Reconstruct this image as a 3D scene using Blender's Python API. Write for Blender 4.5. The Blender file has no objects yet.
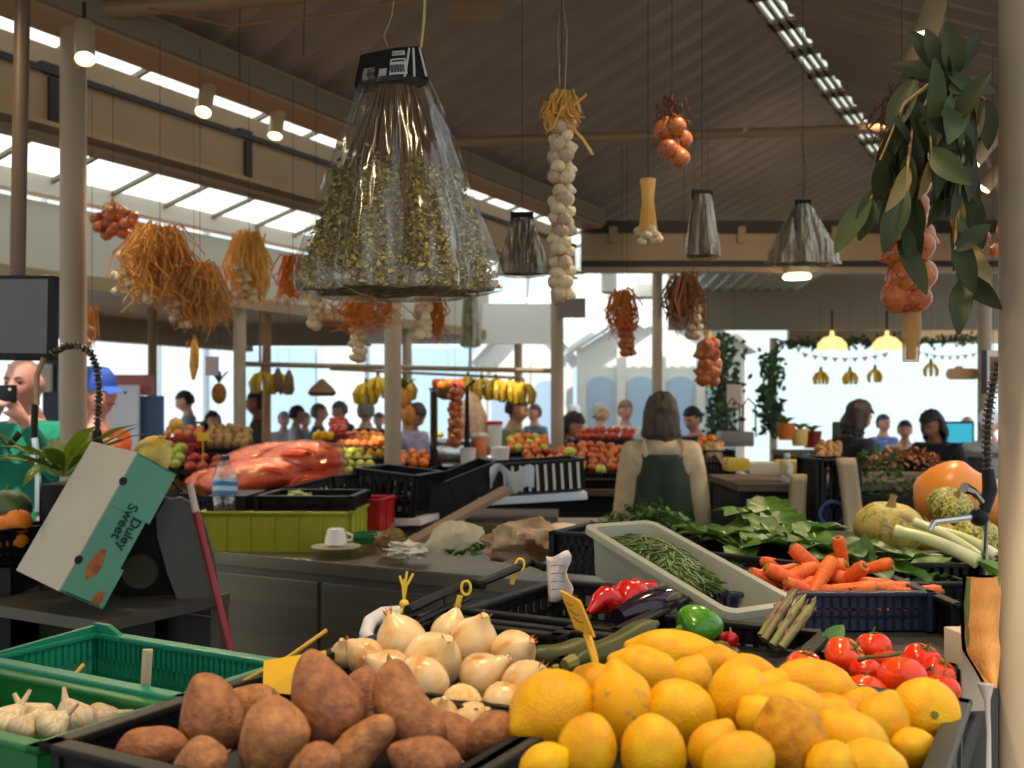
EXPO, SKY, SUN = 0.2, 1.1, 5.2
import bpy, bmesh, math, random
from mathutils import Vector, Matrix, Euler, noise
R = random.Random(7)
C = bpy.context.scene.collection
PI = math.pi
H, HZ, F = 1.55, 410, 1000.0
TH = math.atan2(.557, 1.0)                   # the market hall runs 29 degrees to the right of the lens
U = Vector((math.sin(TH), math.cos(TH), 0)); V = Vector((math.cos(TH), -math.sin(TH), 0))
YAW = -TH
def at(px, py, d): return Vector(((px-512)/F*d, d, H-(py-HZ)/F*d))
def W(s, t, z=0): return V*s + U*t + Vector((0, 0, z))
def st(p): return p.dot(V), p.dot(U)
def lin(c):
    def f(v):
        v /= 255.0
        return v/12.92 if v <= .04045 else ((v+.055)/1.055)**2.4
    return (f(c[0]), f(c[1]), f(c[2]), 1)
# ---------------------------------------------------------------- materials
MATS = {}
def mat(name, c, c2=None, scale=6, rough=.55, bump=0, bscale=40, metal=0, spec=.5, sss=0, rand=0, stretch=None,
        c3=None, trans=0, alpha=1, emit=0, sheen=0, coat=0, pos=(.35, .65), wave=None, translucent=0, detail=4, ior=1.45):
    if name in MATS: return MATS[name]
    m = bpy.data.materials.new(name); m.use_nodes = True
    n = m.node_tree.nodes; l = m.node_tree.links
    b = n['Principled BSDF']
    b.inputs['Roughness'].default_value = rough; b.inputs['Metallic'].default_value = metal
    b.inputs['Specular IOR Level'].default_value = spec; b.inputs['IOR'].default_value = ior
    b.inputs['Base Color'].default_value = lin(c)
    if coat: b.inputs['Coat Weight'].default_value = coat; b.inputs['Coat Roughness'].default_value = .15
    if trans: b.inputs['Transmission Weight'].default_value = trans
    if alpha < 1: b.inputs['Alpha'].default_value = alpha
    if sss:
        b.inputs['Subsurface Weight'].default_value = sss; b.inputs['Subsurface Radius'].default_value = (.012, .006, .003)
        b.inputs['Subsurface Scale'].default_value = 1
    if emit: b.inputs['Emission Color'].default_value = lin(c); b.inputs['Emission Strength'].default_value = emit
    tc = n.new('ShaderNodeTexCoord'); src = tc.outputs['Object']
    oi = n.new('ShaderNodeObjectInfo')
    ad = n.new('ShaderNodeVectorMath'); ad.operation = 'ADD'
    cb = n.new('ShaderNodeVectorMath'); cb.operation = 'SCALE'; cb.inputs[0].default_value = (7, 3, 5)
    l.new(oi.outputs['Random'], cb.inputs['Scale'])
    mp = n.new('ShaderNodeMapping')
    if stretch: mp.inputs['Scale'].default_value = stretch
    l.new(src, mp.inputs['Vector']); l.new(mp.outputs[0], ad.inputs[0]); l.new(cb.outputs[0], ad.inputs[1])
    src = ad.outputs[0]
    out = None
    if c2:
        if wave:
            t = n.new('ShaderNodeTexWave'); t.bands_direction = wave; t.inputs['Scale'].default_value = scale
            t.inputs['Distortion'].default_value = 2.5; t.inputs['Detail'].default_value = 2
            l.new(mp.outputs[0], t.inputs['Vector']); fac = t.outputs['Fac']
        else:
            t = n.new('ShaderNodeTexNoise'); t.inputs['Scale'].default_value = scale; t.inputs['Detail'].default_value = detail
            l.new(src, t.inputs['Vector']); fac = t.outputs['Fac']
        r = n.new('ShaderNodeValToRGB'); r.color_ramp.elements[0].position = pos[0]; r.color_ramp.elements[1].position = pos[1]
        r.color_ramp.elements[0].color = lin(c); r.color_ramp.elements[1].color = lin(c2)
        if c3:
            e = r.color_ramp.elements.new((pos[0]+pos[1])/2); e.color = lin(c3)
        l.new(fac, r.inputs[0]); out = r.outputs[0]
    if rand:
        hs = n.new('ShaderNodeHueSaturation')
        mr = n.new('ShaderNodeMapRange'); mr.inputs[3].default_value = 1-rand; mr.inputs[4].default_value = 1+rand*.6
        l.new(oi.outputs['Random'], mr.inputs[0]); l.new(mr.outputs[0], hs.inputs['Value'])
        m2 = n.new('ShaderNodeMapRange'); m2.inputs[3].default_value = .5-rand*.05; m2.inputs[4].default_value = .5+rand*.05
        l.new(oi.outputs['Random'], m2.inputs[0]); l.new(m2.outputs[0], hs.inputs['Hue'])
        if out: l.new(out, hs.inputs['Color'])
        else: hs.inputs['Color'].default_value = lin(c)
        out = hs.outputs[0]
    if out: l.new(out, b.inputs['Base Color'])
    if bump:
        t = n.new('ShaderNodeTexNoise'); t.inputs['Scale'].default_value = bscale; t.inputs['Detail'].default_value = 3
        l.new(src, t.inputs['Vector'])
        bp = n.new('ShaderNodeBump'); bp.inputs['Strength'].default_value = bump; bp.inputs['Distance'].default_value = .01
        l.new(t.outputs['Fac'], bp.inputs['Height']); l.new(bp.outputs[0], b.inputs['Normal'])
    if translucent:
        tr = n.new('ShaderNodeBsdfTranslucent'); mx = n.new('ShaderNodeMixShader'); mx.inputs[0].default_value = translucent
        if out: l.new(out, tr.inputs[0])
        else: tr.inputs[0].default_value = lin(c)
        l.new(b.outputs[0], mx.inputs[1]); l.new(tr.outputs[0], mx.inputs[2])
        l.new(mx.outputs[0], n['Material Output'].inputs[0])
    MATS[name] = m; return m
def film(name, tint=(235, 235, 230), base=.10, gloss=.75, rough=.18, wr=18, haze=0, stretch=None, bmp=.6):
    """clear crinkled plastic: mostly see-through, catching highlights on its folds"""
    if name in MATS: return MATS[name]
    m = bpy.data.materials.new(name); m.use_nodes = True
    n = m.node_tree.nodes; l = m.node_tree.links; n.remove(n['Principled BSDF'])
    tp = n.new('ShaderNodeBsdfTransparent'); tp.inputs[0].default_value = (.93, .93, .92, 1)
    g = n.new('ShaderNodeBsdfGlossy'); g.inputs['Roughness'].default_value = rough; g.inputs[0].default_value = lin(tint)
    d = n.new('ShaderNodeBsdfDiffuse'); d.inputs[0].default_value = lin(tint)
    tl = n.new('ShaderNodeBsdfTranslucent'); tl.inputs[0].default_value = lin(tint)
    lw = n.new('ShaderNodeLayerWeight'); lw.inputs[0].default_value = .35
    tc = n.new('ShaderNodeTexCoord'); t = n.new('ShaderNodeTexNoise'); t.inputs['Scale'].default_value = wr; t.inputs['Detail'].default_value = 2
    mp = n.new('ShaderNodeMapping'); mp.inputs['Scale'].default_value = stretch or (1, 1, 1)
    l.new(tc.outputs['Object'], mp.inputs['Vector']); l.new(mp.outputs[0], t.inputs['Vector'])
    bp = n.new('ShaderNodeBump'); bp.inputs['Strength'].default_value = bmp; bp.inputs['Distance'].default_value = .02
    l.new(t.outputs['Fac'], bp.inputs['Height'])
    for x in (g, lw): l.new(bp.outputs[0], x.inputs['Normal'])
    ma = n.new('ShaderNodeMath'); ma.operation = 'MULTIPLY_ADD'; ma.inputs[1].default_value = gloss; ma.inputs[2].default_value = base
    ma.use_clamp = True
    l.new(lw.outputs['Facing'], ma.inputs[0])
    mx = n.new('ShaderNodeMixShader'); l.new(ma.outputs[0], mx.inputs[0]); l.new(tp.outputs[0], mx.inputs[1]); l.new(g.outputs[0], mx.inputs[2])
    last = mx
    if haze:
        dm = n.new('ShaderNodeMixShader'); dm.inputs[0].default_value = .5; l.new(d.outputs[0], dm.inputs[1]); l.new(tl.outputs[0], dm.inputs[2])
        m2 = n.new('ShaderNodeMixShader'); m2.inputs[0].default_value = haze; l.new(mx.outputs[0], m2.inputs[1]); l.new(dm.outputs[0], m2.inputs[2]); last = m2
    l.new(last.outputs[0], n['Material Output'].inputs[0])
    MATS[name] = m; return m
def glow(name, c, s):
    if name in MATS: return MATS[name]
    m = bpy.data.materials.new(name); m.use_nodes = True
    n = m.node_tree.nodes; e = n.new('ShaderNodeEmission'); e.inputs[0].default_value = lin(c); e.inputs[1].default_value = s
    m.node_tree.links.new(e.outputs[0], n['Material Output'].inputs[0]); MATS[name] = m; return m
# ---------------------------------------------------------------- mesh builder
I4 = Matrix.Identity(4)
def TR(loc=(0,0,0), rot=(0,0,0), sc=(1,1,1)):
    if isinstance(sc, (int, float)): sc = (sc,)*3
    return Matrix.LocRotScale(Vector(loc), Euler(rot), Vector(sc))
class MB:
    def __init__(s): s.bm = bmesh.new(); s.mi = 0
    def _fin(s, faces):
        for f in faces: f.material_index = s.mi
    def box(s, c, size, rot=(0,0,0), M=None, bev=0):
        r = bmesh.ops.create_cube(s.bm, size=1)
        vs = r['verts']; T = TR(c, rot, size)
        if M is not None: T = M @ T
        bmesh.ops.transform(s.bm, matrix=T, verts=vs)
        fs = list({f for v in vs for f in v.link_faces}); s._fin(fs)
        if bev:
            es = list({e for v in vs for e in v.link_edges})
            bmesh.ops.bevel(s.bm, geom=es, offset=bev, segments=2, affect='EDGES', profile=.6)
        return s
    def box2(s, a, b, bev=0, M=None):
        a = Vector(a); b = Vector(b)
        return s.box((a+b)/2, [max(abs(q), 1e-4) for q in (b-a)], bev=bev, M=M)
    def tube(s, pts, r, n=8, cap=True, flat=1.0):
        pts = [Vector(p) for p in pts]; k = len(pts)
        rs = r if isinstance(r, (list, tuple)) else [r]*k
        rings = []; up = None
        for i, p in enumerate(pts):
            d = (pts[min(i+1, k-1)]-pts[max(i-1, 0)])
            d = d.normalized() if d.length > 1e-9 else Vector((0, 0, 1))
            if up is None: up = d.orthogonal().normalized()
            up = (up-d*up.dot(d)); up = up.normalized() if up.length > 1e-6 else d.orthogonal().normalized()
            w = d.cross(up)
            rings.append([s.bm.verts.new(p+(up*math.cos(a)*flat+w*math.sin(a))*rs[i]) for a in [2*PI*j/n for j in range(n)]])
        fs = []
        for a, b in zip(rings, rings[1:]):
            for j in range(n): fs.append(s.bm.faces.new((a[j], a[(j+1) % n], b[(j+1) % n], b[j])))
        if cap:
            fs.append(s.bm.faces.new(rings[0][::-1])); fs.append(s.bm.faces.new(rings[-1]))
        s._fin(fs); return s
    def lathe(s, prof, n=24, M=I4, f=None, cap=True):
        rings = []
        for r, z in prof:
            ring = []
            for j in range(n):
                a = 2*PI*j/n; q = r*(f(a, z) if f else 1)
                ring.append(s.bm.verts.new(M @ Vector((q*math.cos(a), q*math.sin(a), z))))
            rings.append(ring)
        fs = []
        for a, b in zip(rings, rings[1:]):
            for j in range(n): fs.append(s.bm.faces.new((a[j], a[(j+1) % n], b[(j+1) % n], b[j])))
        if cap: fs.append(s.bm.faces.new(rings[0][::-1])); fs.append(s.bm.faces.new(rings[-1]))
        s._fin(fs); return s
    def ball(s, c=(0,0,0), r=1, seg=16, ring=10, f=None, M=I4, rot=(0,0,0)):
        rr = r if isinstance(r, (tuple, list)) else (r, r, r)
        q = bmesh.ops.create_uvsphere(s.bm, u_segments=seg, v_segments=ring, radius=1)
        T = M @ TR(c, rot, rr)
        for v in q['verts']:
            if f: v.co = f(v.co.copy())
            v.co = T @ v.co
        s._fin({x for v in q['verts'] for x in v.link_faces}); return s
    def prism(s, poly, h, M=I4):
        a = [s.bm.verts.new(M @ Vector((x, y, 0))) for x, y in poly]
        b = [s.bm.verts.new(M @ Vector((x, y, h))) for x, y in poly]
        n = len(poly); fs = [s.bm.faces.new(a[::-1]), s.bm.faces.new(b)]
        for i in range(n): fs.append(s.bm.faces.new((a[i], a[(i+1) % n], b[(i+1) % n], b[i])))
        s._fin(fs); return s
    def face(s, pts):
        s._fin([s.bm.faces.new([s.bm.verts.new(Vector(p)) for p in pts])]); return s
    def grid(s, fn, nu, nv):
        g = [[s.bm.verts.new(Vector(fn(i/nu, j/nv))) for j in range(nv+1)] for i in range(nu+1)]
        fs = []
        for i in range(nu):
            for j in range(nv): fs.append(s.bm.faces.new((g[i][j], g[i+1][j], g[i+1][j+1], g[i][j+1])))
        s._fin(fs); return s
    def mesh(s, name, mats, smooth=True):
        bmesh.ops.recalc_face_normals(s.bm, faces=s.bm.faces[:])
        me = bpy.data.meshes.new(name); s.bm.to_mesh(me); s.bm.free()
        for m in (mats if isinstance(mats, (list, tuple)) else [mats]): me.materials.append(m)
        if smooth:
            me.polygons.foreach_set('use_smooth', [True]*len(me.polygons))
            try: me.set_sharp_from_angle(angle=math.radians(40))
            except Exception: pass
        return me
    def obj(s, name, m, parent=None, smooth=True, loc=None, rot=None, link=True):
        o = bpy.data.objects.new(name, s.mesh(name, m, smooth))
        if link: C.objects.link(o)
        if parent is not None: o.parent = parent
        if loc is not None: o.location = loc
        if rot is not None: o.rotation_euler = rot
        return o
def tag(o, label, cat, group=None, kind=None):
    o['label'] = label; o['category'] = cat
    if group: o['group'] = group
    if kind: o['kind'] = kind
    return o
def thing(name, label, cat, loc=(0,0,0), rotz=0, group=None, rot=None):
    o = bpy.data.objects.new(name, None); C.objects.link(o); o.empty_display_size = .05
    o.location = loc; o.rotation_euler = rot if rot else (0, 0, rotz)
    return tag(o, label, cat, group)
def struct(name, mb, m, smooth=True, loc=None, rot=None, parent=None):
    o = mb.obj(name, m, parent, smooth, loc, rot)
    if parent is None: o['kind'] = 'structure'
    return o
# prototypes: a thing with its parts, kept out of the scene and copied into it
class Proto:
    def __init__(s, root): s.root = root; s.kids = []
    def kid(s, o, up=None): o.parent = up if up else s.root; s.kids.append(o); return o
def proto(name, mb, m, smooth=True): return Proto(mb.obj(name, m, None, smooth, link=False))
def pempty(name): return Proto(bpy.data.objects.new(name, None))
def spawn(p, loc, rot=(0,0,0), sc=1, label='', cat='', group=None):
    mp = {}
    r = p.root.copy(); C.objects.link(r); mp[p.root] = r
    for k in p.kids:
        c = k.copy(); C.objects.link(c); c.parent = mp[k.parent]; mp[k] = c
    r.location = loc
    r.rotation_mode = 'QUATERNION' if not isinstance(rot, (tuple, list)) else 'XYZ'
    if isinstance(rot, (tuple, list)): r.rotation_euler = rot
    else: r.rotation_quaternion = rot
    r.scale = sc if isinstance(sc, (tuple, list)) else (sc,)*3
    return tag(r, label, cat, group)
def aim(d, roll=0):
    """rotation that points local +Z along d"""
    q = Vector(d).to_track_quat('Z', 'Y')
    from mathutils import Quaternion
    return q @ Quaternion((0, 0, 1), roll)
ORD = ['leftmost', 'second', 'third', 'fourth', 'fifth', 'sixth', 'seventh', 'eighth', 'ninth', 'tenth', 'eleventh', 'twelfth']
def nz(p, s=1, o=0): return noise.noise(Vector(p)*s+Vector((o, o*1.7, o*.3)))
# ---------------------------------------------------------------- camera, world, sun
sc = bpy.context.scene
cam = bpy.data.cameras.new('camera'); co = bpy.data.objects.new('camera', cam); C.objects.link(co); sc.camera = co
co.location = (0, 0, H); co.rotation_euler = (PI/2, 0, 0)
cam.sensor_width = 36; cam.lens = 36*F/1024; cam.shift_y = (HZ-384)/1024; cam.clip_start = .05
cam.dof.use_dof = True; cam.dof.focus_distance = 1.75; cam.dof.aperture_fstop = 5.6
sc.view_settings.view_transform = 'Standard'; sc.view_settings.look = 'None'; sc.view_settings.gamma = 1
sc.view_settings.exposure = EXPO
try: sc.view_settings.use_curve_mapping = False
except Exception: pass
sc.cycles.use_denoising = True; sc.cycles.max_bounces = 7; sc.cycles.diffuse_bounces = 4; sc.cycles.transparent_max_bounces = 16
sc.cycles.sample_clamp_indirect = 4
w = bpy.data.worlds.new('sky'); sc.world = w; w.use_nodes = True
bg = w.node_tree.nodes['Background']; bg.inputs[0].default_value = (.84, .93, 1, 1); bg.inputs[1].default_value = SKY
sun = bpy.data.lights.new('sun', 'SUN'); sun.energy = SUN; sun.angle = .02; sun.color = (1, .95, .86)
so = bpy.data.objects.new('sun', sun); C.objects.link(so)
so.rotation_euler = Vector((.16, .50, -.86)).to_track_quat('-Z', 'Y').to_euler()
# ---------------------------------------------------------------- the hall
m_floor = mat('stone_floor', (120, 112, 102), (98, 92, 84), scale=3, rough=.5)
m_ceil = mat('ceiling_sheet', (152, 142, 132), (138, 128, 118), scale=1.5, rough=.38)
m_steel = mat('cream_steel', (172, 152, 124), (162, 142, 116), scale=2, rough=.45)
m_steel2 = mat('pale_steel', (205, 198, 186), rough=.45)
m_fas = mat('beige_fascia', (150, 126, 92), (140, 116, 86), scale=2, rough=.5)
m_dark = mat('dark_trim', (38, 33, 28), rough=.6)
m_panel = mat('grey_panel', (132, 122, 104), rough=.6)
m_wht = mat('white_paint', (226, 226, 222), rough=.6)
m_blue = mat('pale_blue_paint', (200, 220, 236), (210, 228, 240), scale=.6, rough=.6)
m_glassy = mat('milky_glazing', (235, 240, 235), rough=.5, translucent=.75)
SE, SR, SW = -3.65, -1.66, -.46             # left eave, ridge, right eave (across the hall)
ZE, ZR = 3.30, 4.15
T0, T1 = -5, 12.8
def roofz(p):
    s, t = st(Vector(p))
    return ZE+(ZR-ZE)*(s-SE)/(SR-SE) if s < SR else ZR+(ZE-ZR)*(s-SR)/(SW-SR)
struct('floor', MB().box2((-40, -14, -.1), (40, 40, 0)), m_floor, False)
def roof_side(s0, z0, s1, z1, name):
    mb = MB(); n = 74; q = []
    for k in range(n+1):                     # trapezoid corrugation running down the slope
        t = T0+(T1-T0)*k/n
        for dt, up in ((-.11, 0), (-.05, .04), (.05, .04), (.11, 0)):
            q.append((t+dt, up))
    a = [mb.bm.verts.new(W(s0, t, z0+u)) for t, u in q]; b = [mb.bm.verts.new(W(s1, t, z1+u)) for t, u in q]
    a2 = [mb.bm.verts.new(W(s0, t, z0+.09)) for t, u in q]; b2 = [mb.bm.verts.new(W(s1, t, z1+.09)) for t, u in q]
    for i in range(len(q)-1):
        mb.bm.faces.new((a[i], a[i+1], b[i+1], b[i])); mb.bm.faces.new((a2[i], b2[i], b2[i+1], a2[i+1]))
    mb.bm.faces.new((a[0], b[0], b2[0], a2[0])); mb.bm.faces.new((a[-1], a2[-1], b2[-1], b[-1]))
    struct(name, mb, m_ceil, False)
GW = .10
sl = (ZR-ZE)/(SR-SE); sr = (ZE-ZR)/(SW-SR)
roof_side(SE-.1, ZE-.1*sl, SR-GW, ZR-GW*sl, 'ceiling_left')
roof_side(SR+GW, ZR+GW*sr, SW+.55, ZE, 'ceiling_right')
mb = MB()
for k in range(36):                          # daylight strip along the ridge: glazing between closed lengths
    t = T0+.1+k*.56
    for j in (-1, 0, 1):
        mb.box(W(SR+j*.06, t+.2, ZR+.02), (.042, .40, .01), (0, 0, YAW))
w1 = struct('window_1', mb, m_glassy, False)
mb = MB()
for k in range(36):
    t = T0+.1+k*.56; mb.box(W(SR, t+.48, ZR+.0), (.26, .16, .03), (0, 0, YAW))
for j in (-.095, -.03, .03, .095): mb.box(W(SR+j, (T0+T1)/2, ZR+.0), (.022, T1-T0, .03), (0, 0, YAW))
struct('trim_1', mb, m_panel, False, parent=w1)
mb = MB(); q = [W(SE-.1, T1, 3.2), W(SE-.1, T1, ZE), W(SR, T1, ZR+.05), W(SW+.55, T1, ZE), W(SW+.55, T1, 3.2)]; q2 = [v+U*.05 for v in q]
mb.face(q); mb.face(q2[::-1])
for i in range(5): mb.face([q[i], q[(i+1) % 5], q2[(i+1) % 5], q2[i]])
struct('trim_14', mb, m_ceil, False)
# left eave beam, gutter, fascia
def along(s0, s1, z0, z1, t0=T0, t1=T1): return MB().box(W((s0+s1)/2, (t0+t1)/2, (z0+z1)/2), (s1-s0, t1-t0, z1-z0), (0, 0, YAW))
struct('beam', along(SE-.12, SE+.10, 3.14, 3.30, T0, 8.0), mat('eave_paint', (168, 140, 112), rough=.5), False)
struct('beam', along(SE+.10, SE+.13, 3.16, 3.27, T0, 8.0), m_panel, False)
struct('beam', along(SW+.40, SW+.58, 3.05, 3.29, T0, 9.5), m_fas, False)
f0 = along(-4.22, -4.10, 2.88, 3.10, -4, 8.6); f0.box(W(-4.22, 2.3, 3.19), (.1, 12.6, .13), (0, 0, YAW))
f0.box(W(-4.1, 2.3, 2.845), (.16, 12.6, .022), (0, 0, YAW)); f0.box(W(-4.13, 2.3, 2.80), (.12, 12.6, .02), (0, 0, YAW))
struct('trim_2', f0, m_fas, False)
f1 = along(-4.24, -4.085, 3.095, 3.125, -4, 8.6)
for k in range(8): f1.box(W(-4.09, -2+k*1.25, 2.98), (.02, .05, .2), (0, 0, YAW)); f1.box(W(-4.15, -2+k*1.25, 3.12), (.1, .1, .06), (0, 0, YAW))
struct('trim_3', f1, m_dark, False)
mb = MB(); sk0 = (-4.0, 3.42); sk1 = (-5.62, 3.02)
mb.face([W(sk0[0], -4, sk0[1]), W(sk0[0], 9.5, sk0[1]), W(sk1[0], 9.5, sk1[1]), W(sk1[0], -4, sk1[1])])
w2 = struct('window_2', mb, m_glassy, False)
mb = MB()
for k in range(31): mb.tube([W(sk0[0], -4+k*.45, sk0[1]-.03), W(sk1[0], -4+k*.45, sk1[1]-.03)], .018, 4)
mb.tube([W(-4.8, -4, 3.19), W(-4.8, 9.5, 3.19)], .02, 4)
struct('window_frame', mb, m_panel, False, parent=w2)
struct('beam', along(-5.72, -5.6, 2.90, 3.02, -4, 9.6), m_steel2, False)
struct('trim_4', along(-5.70, -5.64, 2.42, 2.86, -2, 9.6), mat('grey_white', (176, 172, 158), rough=.6), False)
struct('beam', along(-5.74, -5.6, 2.34, 2.43, -4, 9.6), m_fas, False)
struct('canopy_left', along(-9.2, -5.75, 2.56, 2.66, 1, 9.6), mat('tan_soffit', (170, 138, 104), rough=.6), False)
struct('beam', along(-9.3, -9.15, 2.3, 2.62, 1, 9.6), m_fas, False)
struct('beam', MB().tube([W(-.5, T0, 3.30), W(-.5, 9.3, 3.30)], .02, 8), m_fas)
# tie rods across the hall
for a, b, r in ((at(420, 143, 6.0), at(1003, 125, 6.0), .03), (Vector((-1.84, 4.2, 3.22)), Vector((1.75, 4.2, 3.49)), .035),
                (Vector((-3.6, 1.2, 3.2)), Vector((.2, 1.2, 3.28)), .035)):
    e = (a-b).normalized()
    struct('beam', MB().tube([a+e*.5 if a.y == 6 else a, b], r, 10), m_fas)
# back beam, square to the view, with its brackets
YB = 8.9
mb = MB(); mb.box2((.62, YB, 2.88), (4.75, YB+.14, 3.12)); mb.box2((.62, YB-.02, 2.78), (4.75, YB+.12, 2.82))
struct('beam', mb, m_fas, False)
mb = MB(); mb.box2((.62, YB+.03, 2.82), (4.75, YB+.12, 2.88)); mb.box2((.62, YB+.02, 3.13), (4.75, YB+.2, 3.24))
struct('trim_5', mb, m_dark, False)
mb = MB()
for px in (613, 741, 835, 930): mb.box2((at(px-4, 0, YB).x, YB-.03, 3.03), (at(px+4, 0, YB).x, YB, 3.18))
struct('trim_6', mb, m_fas, False)
struct('trim_7', MB().box2((1.8, 11.5, 2.47), (5.9, 11.56, 3.5)), m_panel, False)
mb = MB().box2((3.6, 13.0, 2.42), (7, 13.1, 2.62)); mb.box2((3.6, 13.0, 2.74), (7, 13.1, 2.80))
for k in range(6): mb.box2((3.8+k*.55, 13.0, 2.6), (3.86+k*.55, 13.08, 2.76))
struct('beam', mb, m_fas, False)
# columns
def column(p, r, top, m=m_steel, name='column'):
    mb = MB().tube([(p.x, p.y, 0), (p.x, p.y, top)], r, 24)
    mb.lathe([(r*1.7, 0), (r*1.7, .015), (r*1.05, .03)], 20, TR((p.x, p.y, 0)))
    return struct(name, mb, m)
for k in range(4): column(W(SE, 2.77+2.27*k), .053, 3.2 if k < 3 else 3.5)
for t in (5.81, 8.08, 10.35): column(W(-5.68, t), .048, 2.4)
column(W(-8.0, 6.98), .045, 2.6, m_fas)
column(W(-6.45, 6.44+.5), .04, 2.56, mat('wood_post', (196, 150, 104), (176, 130, 88), scale=4, rough=.6))
PR = at(1033, 400, 1.78); column(PR, .056, 3.05)
column(Vector((4.3, 9.1, 0)), .06, 2.8)
column(Vector((3.45, 13.2, 0)), .05, 2.5)
# ---------------------------------------------------------------- outside: bright facades and kiosks
struct('wall_back', MB().box2((-34, 25, 0), (34, 25.4, 9)), m_blue, False)
k = 0
for x in (-20, -16, -12, -8, -4, 0, 4):
    mb = MB().box2((x, 24.7, 0), (x+.35, 25, 7)); struct('trim_8', mb, m_wht, False)
    mb = MB().box2((x+1.3, 24.9, .4), (x+3.1, 24.99, 3.1)); 
    struct('window_%d' % (3+k), mb, mat('blue_glass', (176, 206, 230), rough=.3), False); k += 1
struct('wall_right', MB().box2((3.4, 17.5, 0), (14, 17.7, 4.2)), mat('white_hoarding', (200, 224, 230), rough=.6), False)
struct('trim_9', MB().box2((3.9, 17.40, 0), (4.15, 17.5, 4.2)), m_wht, False)
struct('wall_left', MB().box2((-16, 17.5, 0), (-6.2, 17.7, 3.4)), mat('white_shopfront', (214, 226, 236), rough=.6), False)
def kiosk(x0, x1, y, zc, za, label, win):
    k = thing('kiosk', label, 'kiosk', (x0, y, 0)); wd = x1-x0
    mb = MB().prism([(0, 0), (wd, 0), (wd, zc), (wd/2, za), (0, zc)], .08, Matrix.Rotation(PI/2, 4, 'X'))
    mb.obj('gable_wall', mat('kiosk_white', (226, 228, 222), rough=.6), k, False)
    mb = MB()
    for sg in (0, 1):
        a = Vector((-.2 if sg == 0 else wd+.2, 0, zc-.08)); b = Vector((wd/2, 0, za+.1)); up = Vector((0, 0, .08))
        q = [a, b, b+up, a+up]; q2 = [v+Vector((0, 2.4, 0)) for v in q]; q = [v-Vector((0, .35, 0)) for v in q]
        for A in (q, q2): mb.face(A)
        for i in range(4): mb.face([q[i], q[(i+1) % 4], q2[(i+1) % 4], q2[i]])
    mb.obj('roof', m_wht, k, False)
    n = win
    for i in range(n):
        c = wd*(i+.5)/n; w_ = wd/n*.62
        mb = MB().box2((c-w_/2, -.12, .9), (c+w_/2, -.085, zc-.5)); mb.lathe([(w_/2, 0), (w_/2, .03)], 20, TR((c, -.086, zc-.52), (PI/2, 0, 0), (1, .6, 1)))
        mb.obj('window', mat('kiosk_glass', (170, 196, 222), rough=.25), k, False)
    mb = MB()
    for i in range(n+1): mb.box2((wd*i/n-.06, -.16, 0), (wd*i/n+.06, -.08, zc))
    mb.obj('pilaster', m_wht, k, False)
kiosk(1.0, 3.3, 14.6, 2.45, 3.15, 'white kiosk with gabled front and arched panes behind the apron woman', 4)
kiosk(-.5, 1.0, 17.5, 2.45, 3.3, 'white gabled kiosk further off, left of the larger kiosk', 2)
# a pitched white canopy seen beyond the back beam
mb = MB()
for i in range(22):
    x = .2+i*.14; mb.face([(x, 9.8, 3.05), (x+.07, 9.8, 3.09), (x+.07, 14.2, 2.75), (x, 14.2, 2.71)]); mb.face([(x+.07, 9.8, 3.09), (x+.14, 9.8, 3.05), (x+.14, 14.2, 2.71), (x+.07, 14.2, 2.75)])
struct('window_20', mb, m_glassy, False)
struct('trim_10', MB().box2((-1.6, 11.0, 2.28), (.45, 11.08, 2.72)), m_wht, False)
struct('canopy_back', MB().box2((-1.6, 11.08, 2.62), (.45, 14, 2.72)), m_steel2, False)
struct('trim_11', MB().box2((-3.6, 12.0, 2.32), (-1.7, 12.08, 2.7)), m_panel, False)
struct('canopy_back', MB().box2((-6.5, 12.0, 2.62), (-1.7, 15, 2.72)), m_panel, False)
# ---------------------------------------------------------------- produce: one prototype of each kind
m_stem = mat('dry_stem', (120, 98, 56), (90, 78, 40), scale=10, rough=.8)
m_green = mat('leaf_green', (58, 104, 34), (92, 140, 52), scale=3, rough=.5, rand=.15, translucent=.25)
m_lemon = mat('lemon_peel', (242, 184, 8), (234, 160, 8), scale=1.6, rough=.42, bump=.25, bscale=14, rand=.12, spec=.35)
m_onion = mat('onion_skin', (236, 204, 150), (210, 132, 56), c3=(232, 190, 124), scale=1.0, stretch=(1.5, 1.5, .3), rough=.28, rand=.1, sss=.1, pos=(.4, .75), detail=2)
m_ondry = mat('onion_dry_skin', (206, 132, 58), (176, 96, 36), scale=3, rough=.6)
m_redonion = mat('red_onion_skin', (176, 84, 44), (128, 52, 34), c3=(196, 112, 62), scale=1.5, stretch=(3, 3, .5), rough=.32, rand=.12)
m_sweet = mat('sweet_potato_skin', (180, 120, 72), (142, 90, 54), c3=(166, 106, 64), scale=2.2, rough=.7, bump=.3, bscale=5, rand=.12)
m_tom = mat('tomato_skin', (228, 52, 16), (236, 82, 24), scale=1, rough=.16, rand=.08, sss=.1)
m_garlic = mat('garlic_skin', (222, 202, 166), (196, 164, 122), c3=(214, 190, 152), scale=2, stretch=(3, 3, .6), rough=.5, rand=.28)
m_straw = mat('dry_garlic_leaf', (238, 186, 100), (206, 140, 60), scale=4, rough=.75, rand=.15)
m_carrot = mat('carrot_skin', (226, 104, 34), (208, 84, 24), scale=3, rough=.5, rand=.12, stretch=(1, 1, 6))
m_zuc = mat('zucchini_skin', (62, 64, 26), (36, 40, 16), c3=(84, 82, 38), scale=5, rough=.4, spec=.3, rand=.1)
m_aub = mat('aubergine_skin', (26, 14, 28), (36, 18, 36), rough=.15)
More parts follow.
